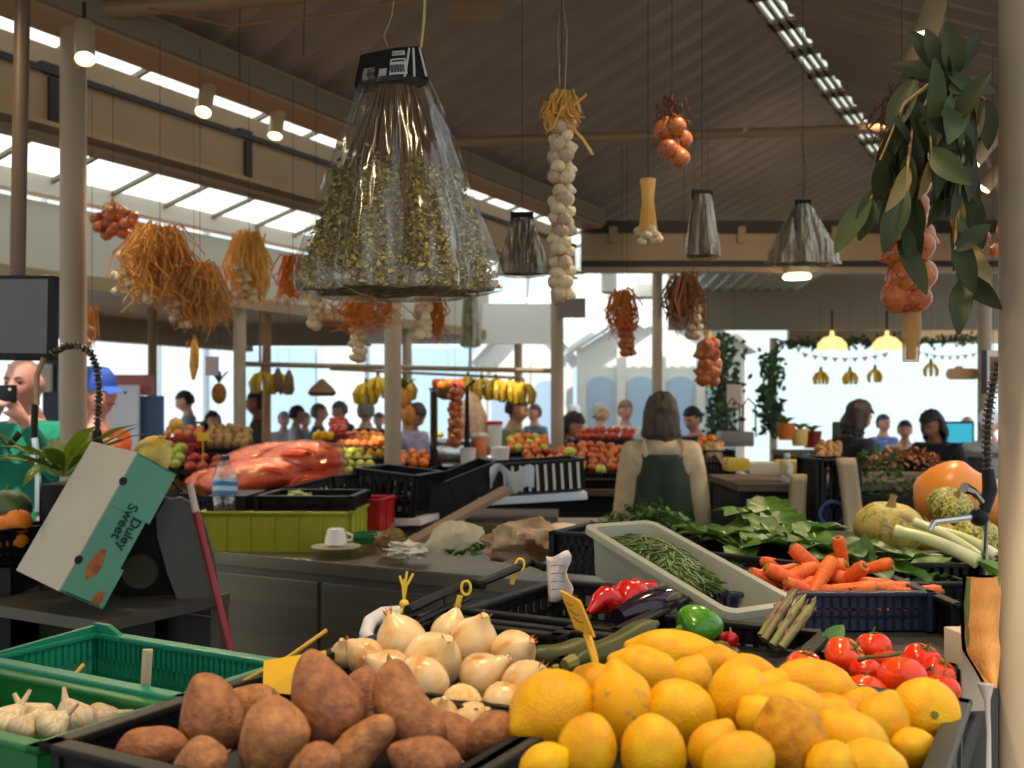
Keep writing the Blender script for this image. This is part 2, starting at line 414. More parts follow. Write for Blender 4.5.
m_gpep = mat('green_pepper_skin', (78, 138, 24), (52, 110, 18), scale=1.6, rough=.2)
m_rpep = mat('red_pepper_skin', (192, 24, 18), (160, 14, 14), scale=1.6, rough=.2)
m_asp = mat('asparagus_skin', (128, 140, 60), (116, 96, 70), scale=2.5, stretch=(1, 1, .6), rough=.5, rand=.1)
m_orange = mat('orange_peel', (236, 128, 24), (226, 108, 16), scale=2, rough=.42, bump=.2, bscale=18, rand=.12)
m_apple = mat('red_apple_skin', (196, 40, 36), (214, 90, 60), scale=1.4, rough=.3, rand=.15)
m_gapple = mat('green_apple_skin', (168, 176, 60), (190, 186, 70), scale=1.2, rough=.35, rand=.15)
m_peach = mat('peach_skin', (232, 160, 60), (216, 92, 52), scale=1.1, rough=.6, rand=.15)
m_potato = mat('potato_skin', (196, 150, 92), (168, 120, 66), scale=3, rough=.75, rand=.12)
m_persim = mat('persimmon_skin', (212, 106, 44), (190, 84, 34), scale=1.2, rough=.3, rand=.18)
def P_lemon(sd, el=1.22, nip=.2):
    def f(p):
        q = p.copy(); k = 1+.045*nz(p, 1.4, sd)+.02*nz(p, 4, sd)
        q *= k; q.z *= el
        e = math.exp(-((1-p.z)/.07)**2); q.z += nip*e*1.1; q.x *= 1-.15*e; q.y *= 1-.15*e
        if p.z < -.9: q.z += .09*(-p.z-.9)*10*.6
        return q
    p = proto('lemon', MB().ball(seg=32, ring=24, f=f), m_lemon)
    p.kid(MB().lathe([(.02, -.03), (.1, -.02), (.12, .01), (.06, .05), (.02, .05)], 8, TR((0, 0, -el+.04))).obj('stem_scar', mat('lemon_stem', (120, 112, 50), rough=.8), link=False))
    return p
LEM = [P_lemon(1), P_lemon(5, 1.1, .12), P_lemon(9, 1.38, .22), P_lemon(13, 1.02, .06)]
def P_onion(sd, m=None, el=.88, neck=.34, nm='onion', dry=None):
    def f(p):
        q = p*(1+.03*nz(p, 1.5, sd)); q.z *= el
        e = math.exp(-((1-p.z)/.045)**2); q.z += neck*e; e2 = math.exp(-((1-p.z)/.25)**2)*.16; q.z += e2
        e3 = math.exp(-((1+p.z)/.03)**2); q.z -= .07*e3
        return q
    p = proto(nm, MB().ball(seg=28, ring=22, f=f), m or m_onion)
    mb = MB(); r = random.Random(sd)
    for i in range(7):
        a = 2*PI*i/7+r.random(); z = el+.1
        mb.tube([(.09*math.cos(a), .09*math.sin(a), z), (.12*math.cos(a), .12*math.sin(a), z+.2), (.2*math.cos(a+.4)*r.uniform(.6, 1.6), .2*math.sin(a+.4), z+.38+r.random()*.15)], [.06, .04, .012], 5)
    p.kid(mb.obj('dry_neck', dry or m_ondry, link=False))
    mb = MB()
    for i in range(9):
        a = 2*PI*i/9; mb.tube([(.04*math.cos(a), .04*math.sin(a), -el-.02), (.14*math.cos(a), .14*math.sin(a), -el-.1*r.random()-.08)], [.018, .006], 4)
    p.kid(mb.obj('roots', m_straw, link=False)); return p
ONI = [P_onion(2), P_onion(6, el=.95, neck=.25), P_onion(11, el=.82, neck=.42)]
RON = [P_onion(3, m_redonion, .92, .3, 'red_onion', m_straw), P_onion(8, m_redonion, .85, .35, 'red_onion', m_straw)]
def P_sweet(sd, el=1.9, blunt=.55, bend=.25):
    def f(p):
        z = p.z; q = p.copy(); h = math.sqrt(max(0, 1-z*z)); 
        prof = (1-abs(z)**2.4)**.62*(1+.16*math.sin(z*2.2+sd))
        s = prof/max(h, 1e-3) if h > 1e-3 else 1
        q.x *= s; q.y *= s; k = 1+.1*nz(p, 1.3, sd)+.035*nz(p, 4, sd); q.x *= k; q.y *= k
        q.z *= el; q.x += bend*(z*z-.4)*.8; q.y += .12*math.sin(z*3+sd); return q
    p = proto('sweet_potato', MB().ball(seg=30, ring=28, f=f), m_sweet)
    x = bend*.6*.8; y = .12*math.sin(3+sd)
    p.kid(MB().tube([(x, y, el-.06), (x+.03, y, el+.09), (x+.09, y+.02, el+.17)], [.13, .06, .015], 7).obj('root_tip', mat('root_tip', (140, 96, 66), rough=.8), link=False))
    return p
SWE = [P_sweet(1), P_sweet(4, 1.6), P_sweet(7, 1.45, bend=.15), P_sweet(12, 2.1, bend=.35)]
def P_tomato(sd):
    def f(p):
        a = math.atan2(p.y, p.x); q = p*(1+.035*math.cos(5*a+sd)*(1-abs(p.z))+.02*nz(p, 1.5, sd)); q.z *= .84
        q.z -= .16*math.exp(-((1-p.z)/.08)**2); return q
    p = proto('tomato', MB().ball(seg=30, ring=20, f=f), m_tom)
    mb = MB()
    for i in range(5):
        a = 2*PI*i/5+sd; ca, sa = math.cos(a), math.sin(a)
        mb.tube([(0, 0, .70), (.2*ca, .2*sa, .76), (.42*ca, .42*sa, .72), (.56*ca, .56*sa, .78)], [.05, .07, .045, .01], 5, flat=.4)
    c = mb.obj('calyx', mat('calyx_green', (78, 110, 40), rough=.7), link=False); p.kid(c)
    p.kid(MB().tube([(0, 0, .7), (.03, .02, .9), (.12, .06, 1.06)], [.05, .04, .05], 6).obj('stalk', mat('calyx_green', (78, 110, 40)), link=False), c)
    return p
TOM = [P_tomato(0), P_tomato(2)]
def P_garlic(sd, stem=.9):
    def f(p):
        a = math.atan2(p.y, p.x); q = p.copy(); b = .10*abs(math.sin(3.5*a+sd))*(1-p.z*p.z)
        q.x *= 1-.1+b; q.y *= 1-.1+b; q.z *= .78
        if p.z > .3: k = (p.z-.3)/.7; q.x *= 1-.3*k; q.y *= 1-.3*k; q.z += .35*k*k
        return q
    p = proto('garlic', MB().ball(seg=28, ring=16, f=f), m_garlic)
    p.kid(MB().tube([(0, 0, .85), (.03, .02, 1.1), (.1, .05, .95+stem*.5), (.22, .1, .95+stem)], [.24, .16, .13, .09], 8).obj('stem', m_garlic, link=False))
    mb = MB()
    for i in range(8):
        a = 2*PI*i/8; mb.tube([(.05*math.cos(a), .05*math.sin(a), -.74), (.2*math.cos(a), .2*math.sin(a), -.88)], [.03, .01], 4)
    p.kid(mb.obj('roots', m_straw, link=False)); return p
GAR = [P_garlic(0), P_garlic(2, .7)]
def P_round(nm, m, el=.95, dim=.12, cal=None, sd=1, seg=14):
    def f(p):
        q = p*(1+.03*nz(p, 1.5, sd)); q.z *= el; q.z -= dim*math.exp(-((1-p.z)/.09)**2); return q
    p = proto(nm, MB().ball(seg=seg, ring=10, f=f), m)
    if cal:
        mb = MB()
        for i in range(4):
            a = PI/2*i; mb.tube([(0, 0, el-.12), (.25*math.cos(a), .25*math.sin(a), el-.06), (.45*math.cos(a), .45*math.sin(a), el-.1)], [.08, .16, .02], 5, flat=.3)
        p.kid(mb.obj('calyx', m_green, link=False))
    else: p.kid(MB().tube([(0, 0, el-.15), (.04, 0, el+.08)], [.05, .04], 5).obj('stem', m_stem, link=False))
    return p
ORA, APP, GAP = P_round('orange', m_orange), P_round('apple', m_apple, .9, .2), P_round('apple', m_gapple, .92, .2)
PEA, PER, LIM = P_round('peach', m_peach), P_round('persimmon', m_persim, .8, .1, True), P_round('lemon', m_lemon, 1.2, -.15)
TOS = P_round('tomato', mat('far_tomato_skin', (206, 78, 36), (190, 60, 28), scale=1.2, rough=.3, rand=.15), .85, .12, True)
POT = [Proto(MB().ball(seg=14, ring=10, f=lambda p, s=s: Vector((p.x, p.y, p.z*1.35))*(1+.12*nz(p, 1.4, s))).obj('potato', m_potato, link=False)) for s in (1, 4)]
def P_carrot(sd, L=1):
    n = 10; pts = []; rs = []
    for i in range(n+1):
        u = i/n; pts.append((.03*math.sin(sd+u*4), .03*math.cos(sd*2+u*3), (u-.5)*2*L)); rs.append(.02+.19*(u**.55)*(1+.05*math.sin(u*30+sd)))
    rs[-1] *= .75
    p = proto('carrot', MB().tube(pts, rs, 14), m_carrot); e = Vector(pts[-1])
    p.kid(MB().tube([e, e+Vector((.01, 0, .06))], [.08, .06], 8).obj('crown', mat('carrot_crown', (122, 110, 50), rough=.8), link=False)); return p
CAR = [P_carrot(1), P_carrot(4)]
def leaf_mb(mb, base, d, up, L, wd, curl=.3, fold=.25, nu=8, nv=4, wav=0, sd=0, tip=.0):
    """one leaf blade with a midrib fold and a droop"""
    d = Vector(d).normalized(); up = Vector(up); up = (up-d*up.dot(d)).normalized(); s_ = d.cross(up); base = Vector(base)
    def fn(a, b):
        y = (b-.5)*2; w = wd*.5*(math.sin(PI*min(1, a*.94+.05))**.75*(1-.25*a)+.02)
        p = base+d*(L*a*(1-curl*.15*a))-up*(curl*L*a*a*.5)
        return p+s_*(w*y)+up*(fold*w*abs(y)+wav*math.sin(a*17+y*3+sd)*w*abs(y))
    return mb.grid(fn, nu, nv)
# ---------------------------------------------------------------- containers
m_black = mat('black_crate_plastic', (17, 16, 16), (24, 22, 21), scale=8, rough=.45, spec=.3)
m_teal = mat('teal_crate_plastic', (20, 128, 96), (16, 112, 84), scale=3, rough=.4)
m_grn = mat('green_crate_plastic', (26, 118, 52), (20, 102, 44), scale=3, rough=.4)
m_navy = mat('navy_crate_plastic', (34, 42, 66), (28, 36, 56), scale=4, rough=.42)
m_lime = mat('lime_crate_plastic', (158, 160, 42), (146, 148, 36), scale=3, rough=.45)
def crate(name, label, loc, size, m, rotz=YAW, floor=.012, rows=1, pitch=.022, solid=(), band=.03, group=None, rim=True, rot=None, hand=None, cat='crate'):
    """open-topped lattice crate: base, four slotted walls and a rim"""
    lx, ly, h = size; k = thing(name, label, cat, loc, rotz, group, rot)
    MB().box2((-lx/2+.004, -ly/2+.004, floor), (lx/2-.004, ly/2-.004, floor+.006)).obj('base', m, k, False)
    for i, (a, L, off) in enumerate(((0, lx, -ly/2), (PI, lx, -ly/2), (PI/2, ly, -lx/2), (-PI/2, ly, -lx/2))):
        mb = MB(); T = 0.008
        if i in solid or rows == 0:
            mb.box2((-L/2, -T/2, 0), (L/2, T/2, h))
            for q in range(int(L/.09)+1): mb.box2((-L/2+q*.09, -T, 0), (-L/2+q*.09+.012, -T/2, h))
        else:
            zs = [0]+[h*(j+1)/(rows+1)-band/2 for j in range(rows)]+[h-band]
            for z in ([0]+zs[1:-1]+[h-band]): mb.box2((-L/2, -T/2, z), (L/2, T/2, z+band*(1 if z in (0, h-band) else .6)))
            n = max(2, int(L/pitch))
            for q in range(n+1):
                x = -L/2+L*q/n; ww = .016 if q in (0, n) else pitch*.22
                mb.box2((x-ww, -T/2, 0), (x+ww, T/2, h))
        if hand and i in hand:
            pass
        o = mb.obj('side_wall', m, k, False, rot=(0, 0, a)); o.location = Matrix.Rotation(a, 3, 'Z') @ Vector((0, off+T/2, 0))
    if rim:
        e = .012; mb = MB()
        pts = [(-lx/2, -ly/2), (lx/2, -ly/2), (lx/2, ly/2), (-lx/2, ly/2)]
        for i in range(4):
            a = Vector(pts[i]+(h,)); b = Vector(pts[(i+1) % 4]+(h,)); d = (b-a).normalized()
            mb.box((a+b)/2, ((b-a).length+2*e, 2*e, .010), (0, 0, math.atan2(d.y, d.x)), bev=.003)
        mb.obj('rim', m, k, False)
    return k
def relax(items, it=60, k=.82):
    """push neighbours in a heap apart along their own lines of sight until skins just touch"""
    for _ in range(it):
        for i in range(len(items)):
            for j in range(i):
                a, b = items[i], items[j]
                pa, pb = at(a[0], a[1], a[3]), at(b[0], b[1], b[3])
                ra, rb = a[2]*a[3]/2000, b[2]*b[3]/2000
                dd = (pa-pb).length; need = (ra+rb)*k
                if dd < need:
                    e = (need-dd)*.35; s_ = 1 if a[3] > b[3] else -1
                    a[3] += e*s_; b[3] -= e*s_
    return items
# ---------------------------------------------------------------- the front stall, running along the hall
m_wood = mat('worn_wood', (112, 92, 70), (84, 68, 52), scale=5, rough=.7, stretch=(1, 8, 8))
m_cloth = mat('dark_skirt', (28, 27, 26), rough=.8)
stl = thing('market_stall', 'long dark stall in the foreground carrying the vegetable crates', 'stall', W(-.575, 2.1, 0), YAW)
MB().box((0, 0, 1.075), (.91, 3.6, .04), bev=.004).obj('top', mat('dark_board', (34, 32, 30), rough=.7), stl, False)
MB().box((0, 0, .62), (.84, 3.5, .86)).obj('skirt', m_cloth, stl, False)
for x in (-.40, .40):
    for y in (-1.7, 1.7): MB().box((x, y, .53), (.05, .05, 1.06)).obj('leg', m_black, stl, False)
sd_ = thing('side_table', 'low dark table at lower left under the green garlic crates', 'table', W(-1.3, .98, 0), YAW)
MB().box((0, 0, 1.0), (.52, .62, .03), bev=.004).obj('top', m_wood, sd_, False)
for x in (-.23, .23):
    for y in (-.28, .28): MB().box((x, y, .5), (.04, .04, 1.0)).obj('leg', m_black, sd_, False)
crate('crate', 'black plastic crate of sweet potatoes at the lower left', W(-.715, .845, 1.10), (.42, .33, .10), m_black, floor=.05, rows=0)
crate('crate', 'black crate holding the pale onions behind the sweet potatoes', W(-.715, 1.21, 1.10), (.42, .42, .10), m_black, floor=.06, rows=0)
crate('crate', 'grey-black crate heaped with big lemons in the foreground', W(-.305, 1.01, 1.10), (.385, .58, .10), mat('charcoal_crate', (58, 60, 56), (48, 50, 48), rough=.45), floor=.06, rows=0)
crate('crate', 'black crate of ripe red tomatoes behind the lemons', W(-.26, 1.46, 1.10), (.21, .29, .07), m_black, floor=.05, rows=1)
crate('crate', 'black crate of dark zucchini behind the lemons', W(-.50, 1.51, 1.10), (.30, .37, .08), m_black, floor=.04, rows=1)
crate('crate', 'narrow empty black crate just behind the onions', W(-.82, 1.43, 1.10), (.26, .10, .10), m_black, rows=1, band=.022, pitch=.05, floor=.002)
crate('crate', 'black slatted crate further back with red peppers in it', W(-.79, 1.69, 1.10), (.30, .38, .09), m_black, rows=1, band=.022, pitch=.03)
# sweet potatoes: x, y, width px, depth, length/width, image angle, tilt away, variant, label
SP = [(323, 703, 62, 1.08, 1.75, -82, .05, 0, 'largest sweet potato, standing upright in the middle of its crate'),
      (406, 708, 62, 1.10, 1.6, 118, .3, 1, 'stout sweet potato leaning against the front onion, wrinkled at the top'),
      (271, 742, 60, 1.02, 1.5, 85, .25, 2, 'sweet potato low in front, left of the upright largest one'),
      (246, 706, 42, 1.16, 1.7, 8, .1, 3, 'sweet potato lying crosswise behind, left of the upright largest one'),
      (211, 712, 56, 1.11, 1.45, -68, .1, 2, 'smooth sweet potato with a pointed lower end, upper left of crate'),
      (150, 750, 48, 1.06, 1.5, 12, .2, 1, 'leftmost sweet potato, lying in the corner of the black crate'),
      (198, 764, 42, .99, 1.4, 20, .2, 2, 'sweet potato at the bottom edge between the leftmost two upright ones'),
      (363, 700, 40, 1.19, 1.6, 95, .3, 3, 'dark narrow sweet potato tucked behind the upright largest one'),
      (452, 735, 40, 1.12, 1.7, -38, .2, 0, 'purplish sweet potato slanting down to the right by the onions'),
      (362, 745, 46, 1.03, 1.7, 38, .15, 1, 'sweet potato slanting up to the right, at the front centre'),
      (424, 760, 44, 1.00, 1.7, -12, .15, 0, 'sweet potato lying flat along the bottom edge of the picture'),
      (488, 736, 40, 1.12, 1.5, 32, .2, 2, 'rightmost sweet potato, beside the crate rim next to the lemons'),
      (312, 768, 40, .97, 1.5, 30, .1, 3, 'dark sweet potato half hidden at the bottom, under the largest one')]
its = relax([[a, b, w_*1.15, d] for a, b, w_, d, *_ in SP], k=.8)
for q, (x, y, w_, d0, el, an, ti, v, lb) in zip(its, SP):
    d = q[3]; r = w_*d/2000; a = math.radians(an)
    dv = Vector((math.cos(a)*math.cos(ti), math.sin(ti), math.sin(a)*math.cos(ti)))
    e0 = (1.9, 1.6, 1.45, 2.1)[v]
    spawn(SWE[v], at(x, y, d), aim(dv, x*.7), (r, r, r*el/e0*1.02), lb, 'sweet potato', 'sweet potatoes in the front crate')
ON = [(473, 644, 54, 1.42, 60, 'onion at the back with torn papery skin on its crown'),
      (513, 653, 46, 1.38, 20, 'rightmost onion at the back, beside the dark zucchini'),
      (482, 678, 52, 1.29, -20, 'shiny pale onion in the middle right of the pile'),
      (433, 661, 60, 1.34, 40, 'large onion in the middle of the back row'),
      (402, 643, 52, 1.42, 120, 'onion at the back left, under the yellow twine knot'),
      (421, 684, 58, 1.25, 80, 'big onion with its brown root scar facing us'),
      (462, 706, 44, 1.21, 10, 'smaller onion in front, above the slanting purplish sweet potato'),
      (365, 657, 38, 1.39, 150, 'small greenish white onion at the left end of the pile'),
      (345, 654, 30, 1.44, 100, 'smallest onion, peeping out at the far left behind the sweet potatoes'),
      (389, 672, 46, 1.31, 200, 'orange-skinned onion behind the upright sweet potato'),
      (527, 686, 52, 1.24, -40, 'onion at the right end touching the leftmost lemon'),
      (474, 722, 42, 1.17, 30, 'flat onion low in front beside the rightmost sweet potato'),
      (503, 704, 44, 1.2, -10, 'onion low at the right, wedged under its shiny neighbour'),
      (450, 634, 40, 1.5, 70, 'onion hidden mostly behind the back row'),
      (441, 714, 34, 1.16, 70, 'onion sliver showing between stout sweet potato and small onion')]
its = relax([[a, b, w_, d] for a, b, w_, d, *_ in ON], k=.85)
for i, (q, (x, y, w_, d0, an, lb)) in enumerate(zip(its, ON)):
    d = q[3]; r = w_*d/2000; a = math.radians(an); ti = R.uniform(-.7, .3)
    if i == 5: dv = Vector((.15, .95, .3))
    else: dv = Vector((math.cos(a)*math.cos(ti)*.7, math.sin(ti), abs(math.sin(a))*.7+.25))
    spawn(ONI[i % 3], at(x, y, d), aim(dv, i), r, lb, 'onion', 'pale onions in the front crate')
LM = [(553, 711, 74, 1.10, 1.15, 195, -.7, 0, 'leftmost lemon, very large, with its nipple pointing towards us'),
      (587, 748, 54, .98, 1.1, 80, .1, 3, 'smooth round lemon at the bottom, second from the left'),
      (622, 706, 58, 1.10, 1.25, 100, .2, 0, 'upright lemon with grey scuff marks, right of the leftmost lemon'),
      (680, 714, 62, 1.10, 1.1, 330, .2, 1, 'lemon in the middle with a green stem end at its upper left'),
      (653, 752, 60, .98, 1.1, 95, -.2, 3, 'round lemon at the bottom centre below the scuffed lemon'),
      (648, 672, 44, 1.22, 1.5, 160, .1, 2, 'long lemon lying behind the scuffed upright lemon'),
      (680, 656, 46, 1.33, 1.9, 170, .1, 2, 'bumpy long citron-like lemon lying along the back of the heap'),
      (690, 680, 40, 1.22, 1.1, 60, .2, 1, 'small pale lemon below the bumpy long lemon'),
      (741, 699, 60, 1.14, 1.08, 100, .3, 1, 'upright pale yellow lemon in the middle right'),
      (714, 750, 46, 1.01, 1.15, 60, .1, 0, 'lemon at the bottom tucked behind two others, centre right'),
      (738, 766, 60, .94, 1.1, 30, .1, 3, 'lemon cut by the bottom edge, right of centre'),
      (762, 722, 44, 1.08, 1.1, 130, .2, 1, 'lemon half hidden behind the brownish rough lemon'),
      (793, 742, 66, 1.0, 1.2, 115, -.1, 2, 'brownish rough-skinned lemon in the front right'),
      (814, 688, 52, 1.22, 1.45, -8, -.1, 2, 'long lemon pointing its nipple right, under the tomatoes'),
      (793, 710, 48, 1.11, 1.4, 160, .1, 0, 'lemon lying behind the brownish rough lemon'),
      (832, 718, 44, 1.13, 1.4, 170, .2, 1, 'lemon between the long lemon and the bottom right ones'),
      (851, 742, 56, 1.03, 1.35, -30, .1, 2, 'lemon slanting down to the right in the bottom right of the heap'),
      (881, 723, 50, 1.11, 1.1, 70, -.1, 0, 'lemon with its nipple pointing up, by the right crate corner'),
      (862, 709, 38, 1.18, 1.2, 20, .2, 1, 'small lemon behind the lemon with upright nipple'),
      (925, 712, 61, 1.14, 1.0, 270, 0, 3, 'rightmost lemon, round with its stem scar facing us'),
      (913, 748, 36, 1.07, 1.2, 0, .2, 1, 'lemon just showing inside the right crate corner'),
      (872, 768, 50, .96, 1.3, 170, .1, 0, 'lemon cut by the bottom edge at the right'),
      (830, 768, 44, .95, 1.1, 60, .1, 3, 'lemon at the bottom edge right of the brownish one'),
      (544, 766, 40, .96, 1.2, 30, .1, 1, 'lemon at the bottom edge under the leftmost lemon'),
      (599, 686, 40, 1.2, 1.2, 150, .2, 1, 'lemon showing between the leftmost and the scuffed lemon'),
      (753, 678, 40, 1.27, 1.5, -30, .2, 2, 'narrow lemon behind the upright pale yellow lemon'),
      (773, 688, 34, 1.22, 1.3, 20, .2, 0, 'small lemon next to the long lemon with its nipple right'),
      (715, 665, 36, 1.3, 1.2, 20, .2, 1, 'lemon at the right end of the bumpy long lemon')]
its = relax([[a, b, w_*1.1*(1+.35*(el-1)), d] for a, b, w_, d, el, *_ in LM], k=.8)
for i, (q, (x, y, w_, d0, el, an, ti, v, lb)) in enumerate(zip(its, LM)):
    d = q[3]; r = w_*1.1*d/2000; a = math.radians(an)
    dv = Vector((math.cos(a)*math.cos(ti), math.sin(ti), math.sin(a)*math.cos(ti)))
    if i == 19: dv = Vector((.1, .95, -.2))
    lo = spawn(LEM[v], at(x, y, d), aim(dv, i*1.3), (r, r, r*el/(1.22, 1.1, 1.38, 1.02)[v]), lb, 'lemon', 'big lemons in the front crate')
    if 'brownish rough-skinned' in lb or 'scuff' in lb and i == 2:
        lo.data = lo.data.copy(); lo.data.materials[0] = mat('rough_brown_lemon', (226, 160, 24), (190, 118, 26), scale=2.2, rough=.55, bump=.4, bscale=16, spec=.3) if 'brownish' in lb else mat('scuffed_lemon', (238, 168, 10), (150, 132, 84), scale=1.7, rough=.5, pos=(.60, .68), detail=8, spec=.3)
TM = [(805, 666, 36, 1.42, 'tomato alone at the left end of the tomatoes'), (845, 657, 42, 1.42, 'tomato at upper left with a green star calyx'),
      (874, 647, 36, 1.48, 'topmost tomato at the back'), (902, 678, 48, 1.31, 'largest tomato, in front, glossy with two highlights'),
      (922, 661, 40, 1.42, 'tomato at the upper right under the vine stalk'), (866, 673, 34, 1.37, 'tomato in the middle behind the pinkish one'),
      (866, 694, 44, 1.29, 'pinkish tomato in front, touching the long lemon'), (938, 673, 34, 1.40, 'tomato at the right edge of the heap'),
      (942, 689, 36, 1.34, 'lowest tomato at the right, above the round lemon'), (887, 662, 30, 1.43, 'small orange-red tomato under the vine stalk')]
its = relax([[a, b, w_, d] for a, b, w_, d, _ in TM], k=.85)
for i, (q, (x, y, w_, d0, lb)) in enumerate(zip(its, TM)):
    r = w_*q[3]/2000; dv = [(.1, -.2, 1), (.55, -.5, .7), (0, .2, 1), (.1, .6, .8), (.2, -.3, 1), (.2, .5, .9), (.3, .5, .8), (.3, -.4, .9), (.2, .2, 1), (0, .3, 1)][i]
    spawn(TOM[i % 2], at(x, y, q[3]), aim(Vector(dv), i), r, lb, 'tomato', 'tomatoes behind the lemons')
tag(MB().tube([at(858, 660, 1.34), at(870, 657, 1.33), at(888, 656, 1.33), at(901, 653, 1.34)], [.0035, .003, .003, .0035], 6).tube([at(925, 671, 1.36), at(932, 667, 1.35), at(934, 678, 1.34)], .0025, 6).obj('vine_stalk', mat('vine', (96, 84, 40), rough=.8)),
    'thin dry vine stalk lying across the tomatoes', 'stalk')
# zucchini, peppers, aubergine
def zucchini(a, b, r, lb, m=m_zuc):
    a, b = Vector(a), Vector(b); n = 12; L = (b-a); sag = Vector((0, 0, -.012))
    pts = [a+L*(i/n)+sag*math.sin(PI*i/n) for i in range(n+1)]; rs = [r*(1-.75*abs(2*(i/n)-1)**5)*(.9+.2*(i/n)) for i in range(n+1)]
    o = MB().tube(pts, rs, 14).obj('zucchini', m); tag(o, lb, 'zucchini', 'zucchini behind the lemons')
    d = L.normalized()
    MB().tube([a-d*.016, a+d*.004], [r*.38, r*.5], 8).obj('stalk', mat('zucchini_stalk', (132, 126, 62), rough=.7), o)
    MB().tube([b-d*.004, b+d*.006], [r*.35, r*.2], 8).obj('blossom_end', m_stem, o)
zucchini(at(572, 662, 1.42), at(655, 624, 1.56), .023, 'thickest zucchini, shiny end pointing up to the right')
zucchini(at(526, 654, 1.50), at(592, 644, 1.53), .020, 'zucchini lying flat at the left, behind the yellow price flag')
zucchini(at(622, 658, 1.44), at(680, 634, 1.56), .015, 'slender zucchini under the thickest one, ending by the green pepper')
zucchini(at(585, 672, 1.40), at(640, 661, 1.45), .016, 'low zucchini just behind the long back lemon')
zucchini(at(690, 652, 1.50), at(724, 645, 1.47), .017, 'zucchini right of the green pepper, end towards us')
zucchini(at(560, 668, 1.47), at(612, 652, 1.55), .018, 'zucchini half hidden under the thickest one')
def bell(loc, dv, r, m, nm, lb, el=1.15):
    def f(p):
        a = math.atan2(p.y, p.x); k = 1+.13*math.cos(3*a)*(1-.5*p.z*p.z); q = Vector((p.x*k, p.y*k, p.z*el))
        q.x *= 1+.18*p.z; q.y *= 1+.18*p.z; q.z -= .25*math.exp(-((1-p.z)/.18)**2); return q
    o = MB().ball(seg=28, ring=20, f=f).obj(nm, m); o.location = loc; o.scale = (r,)*3
    o.rotation_mode = 'QUATERNION'; o.rotation_quaternion = aim(dv); tag(o, lb, 'pepper')
    MB().tube([(0, 0, el-.3), (.03, 0, el), (.15, .05, el+.3)], [.26, .1, .12], 8).obj('stalk', mat('pepper_stalk', (92, 120, 40), rough=.6), o)
bell(at(699, 627, 1.60), Vector((-.75, -.2, -.05)), .033, m_gpep, 'bell_pepper', 'glossy green bell pepper behind the long lemon', 1.25)
def longpep(a, b, r, lb):
    a, b = Vector(a), Vector(b); n = 10; L = b-a
    o = MB().tube([a+L*(i/n)+Vector((0, 0, .012*math.sin(i*1.1))) for i in range(n+1)], [r*(.55+.45*math.sin(PI*min(1, i/n*1.5+.15)) if i < 6 else max(.15, 1-(i-5)/6)) for i in range(n+1)], 14).obj('red_pepper', m_rpep)
    tag(o, lb, 'pepper', 'red peppers in the black crate'); d = L.normalized()
    MB().tube([a+d*.004, a-d*.03], [.012, .006], 7).obj('stalk', mat('pepper_stalk', (92, 120, 40)), o)
longpep(at(640, 598, 1.86), at(588, 606, 1.76), .030, 'glossy red pepper nearest us in the black crate')
longpep(at(655, 597, 1.93), at(598, 601, 1.88), .026, 'long red pepper behind its glossy neighbour, beside the aubergine')
bell(at(729, 641, 1.62), Vector((.2, .3, .7)), .015, m_rpep, 'red_pepper', 'small piece of red pepper showing right of the green pepper')
a, b = at(618, 618, 1.76), at(668, 600, 1.84); n = 12
au = MB().tube([a+(b-a)*(i/n) for i in range(n+1)], [.027*(.35+.75*math.sin(PI*(.12+.62*i/n))) for i in range(n+1)], 18).obj('aubergine', m_aub)
tag(au, 'black glossy aubergine leaning beside the red peppers', 'aubergine'); dd = (b-a).normalized()
mb = MB()
for i in range(6):
    aa = PI/3*i; s1 = dd.orthogonal().normalized(); s2 = dd.cross(s1); o_ = s1*math.cos(aa)+s2*math.sin(aa)
    mb.tube([b+o_*.012, b-dd*.012+o_*.029, b-dd*.036+o_*.0315], [.006, .009, .002], 6)
mb.tube([b-dd*.004, b+dd*.03], [.02, .008], 8).obj('calyx', mat('aubergine_calyx', (70, 66, 52), rough=.7), au)
for i, (x, y) in enumerate(((736, 652), (742, 660))):
    zucchini(at(x-14, y-8, 1.58), at(x, y, 1.47), .012, ('small zucchini end facing us beside the lemons', 'smallest zucchini end by the crate rim')[i])
# price flags, sticks, twine, paper
m_yel = mat('yellow_card', (232, 182, 36), (224, 172, 30), scale=2, rough=.5)
m_ink = mat('pen_ink', (120, 84, 30), rough=.6)
fl = thing('price_flag', 'yellow plastic price flag on a spike, stuck among the lemons', 'price tag', at(605, 682, 1.21))
o0 = at(605, 682, 1.21); q = [at(560.5, 590, 1.30)-o0, at(580, 601, 1.20)-o0, at(595, 637, 1.20)-o0, at(575.5, 628, 1.29)-o0]
nrm = (q[1]-q[0]).cross(q[3]-q[0]).normalized()*.0012
mb = MB(); mb.face([v+nrm for v in q]); mb.face([v-nrm for v in q][::-1])
for i in range(4): a, b = q[i], q[(i+1) % 4]; mb.face([a+nrm, a-nrm, b-nrm, b+nrm])
mb.obj('card', m_yel, fl, False)
MB().tube([(q[2]*.6+q[3]*.4), at(594, 656, 1.22)-o0, (0, 0, -.03)], [.005, .0045, .003], 6).obj('spike', m_yel, fl)
mb = MB(); sg = -1 if nrm.y > 0 else 1
for i, (u, v0, v1) in enumerate(((.25, .2, .5), (.45, .15, .7), (.62, .25, .75))):
    f_ = lambda u, v: q[0]+(q[3]-q[0])*u+(q[1]-q[0])*v+nrm*1.3*sg
    mb.tube([f_(u, v0), f_(u+.05, (v0+v1)/2), f_(u-.02, v1)], .0009, 4)
mb.obj('handwriting', m_ink, fl)
fl2 = thing('price_card', 'plain yellow card on a stick behind the sweet potatoes', 'price tag', at(300, 700, 1.33))
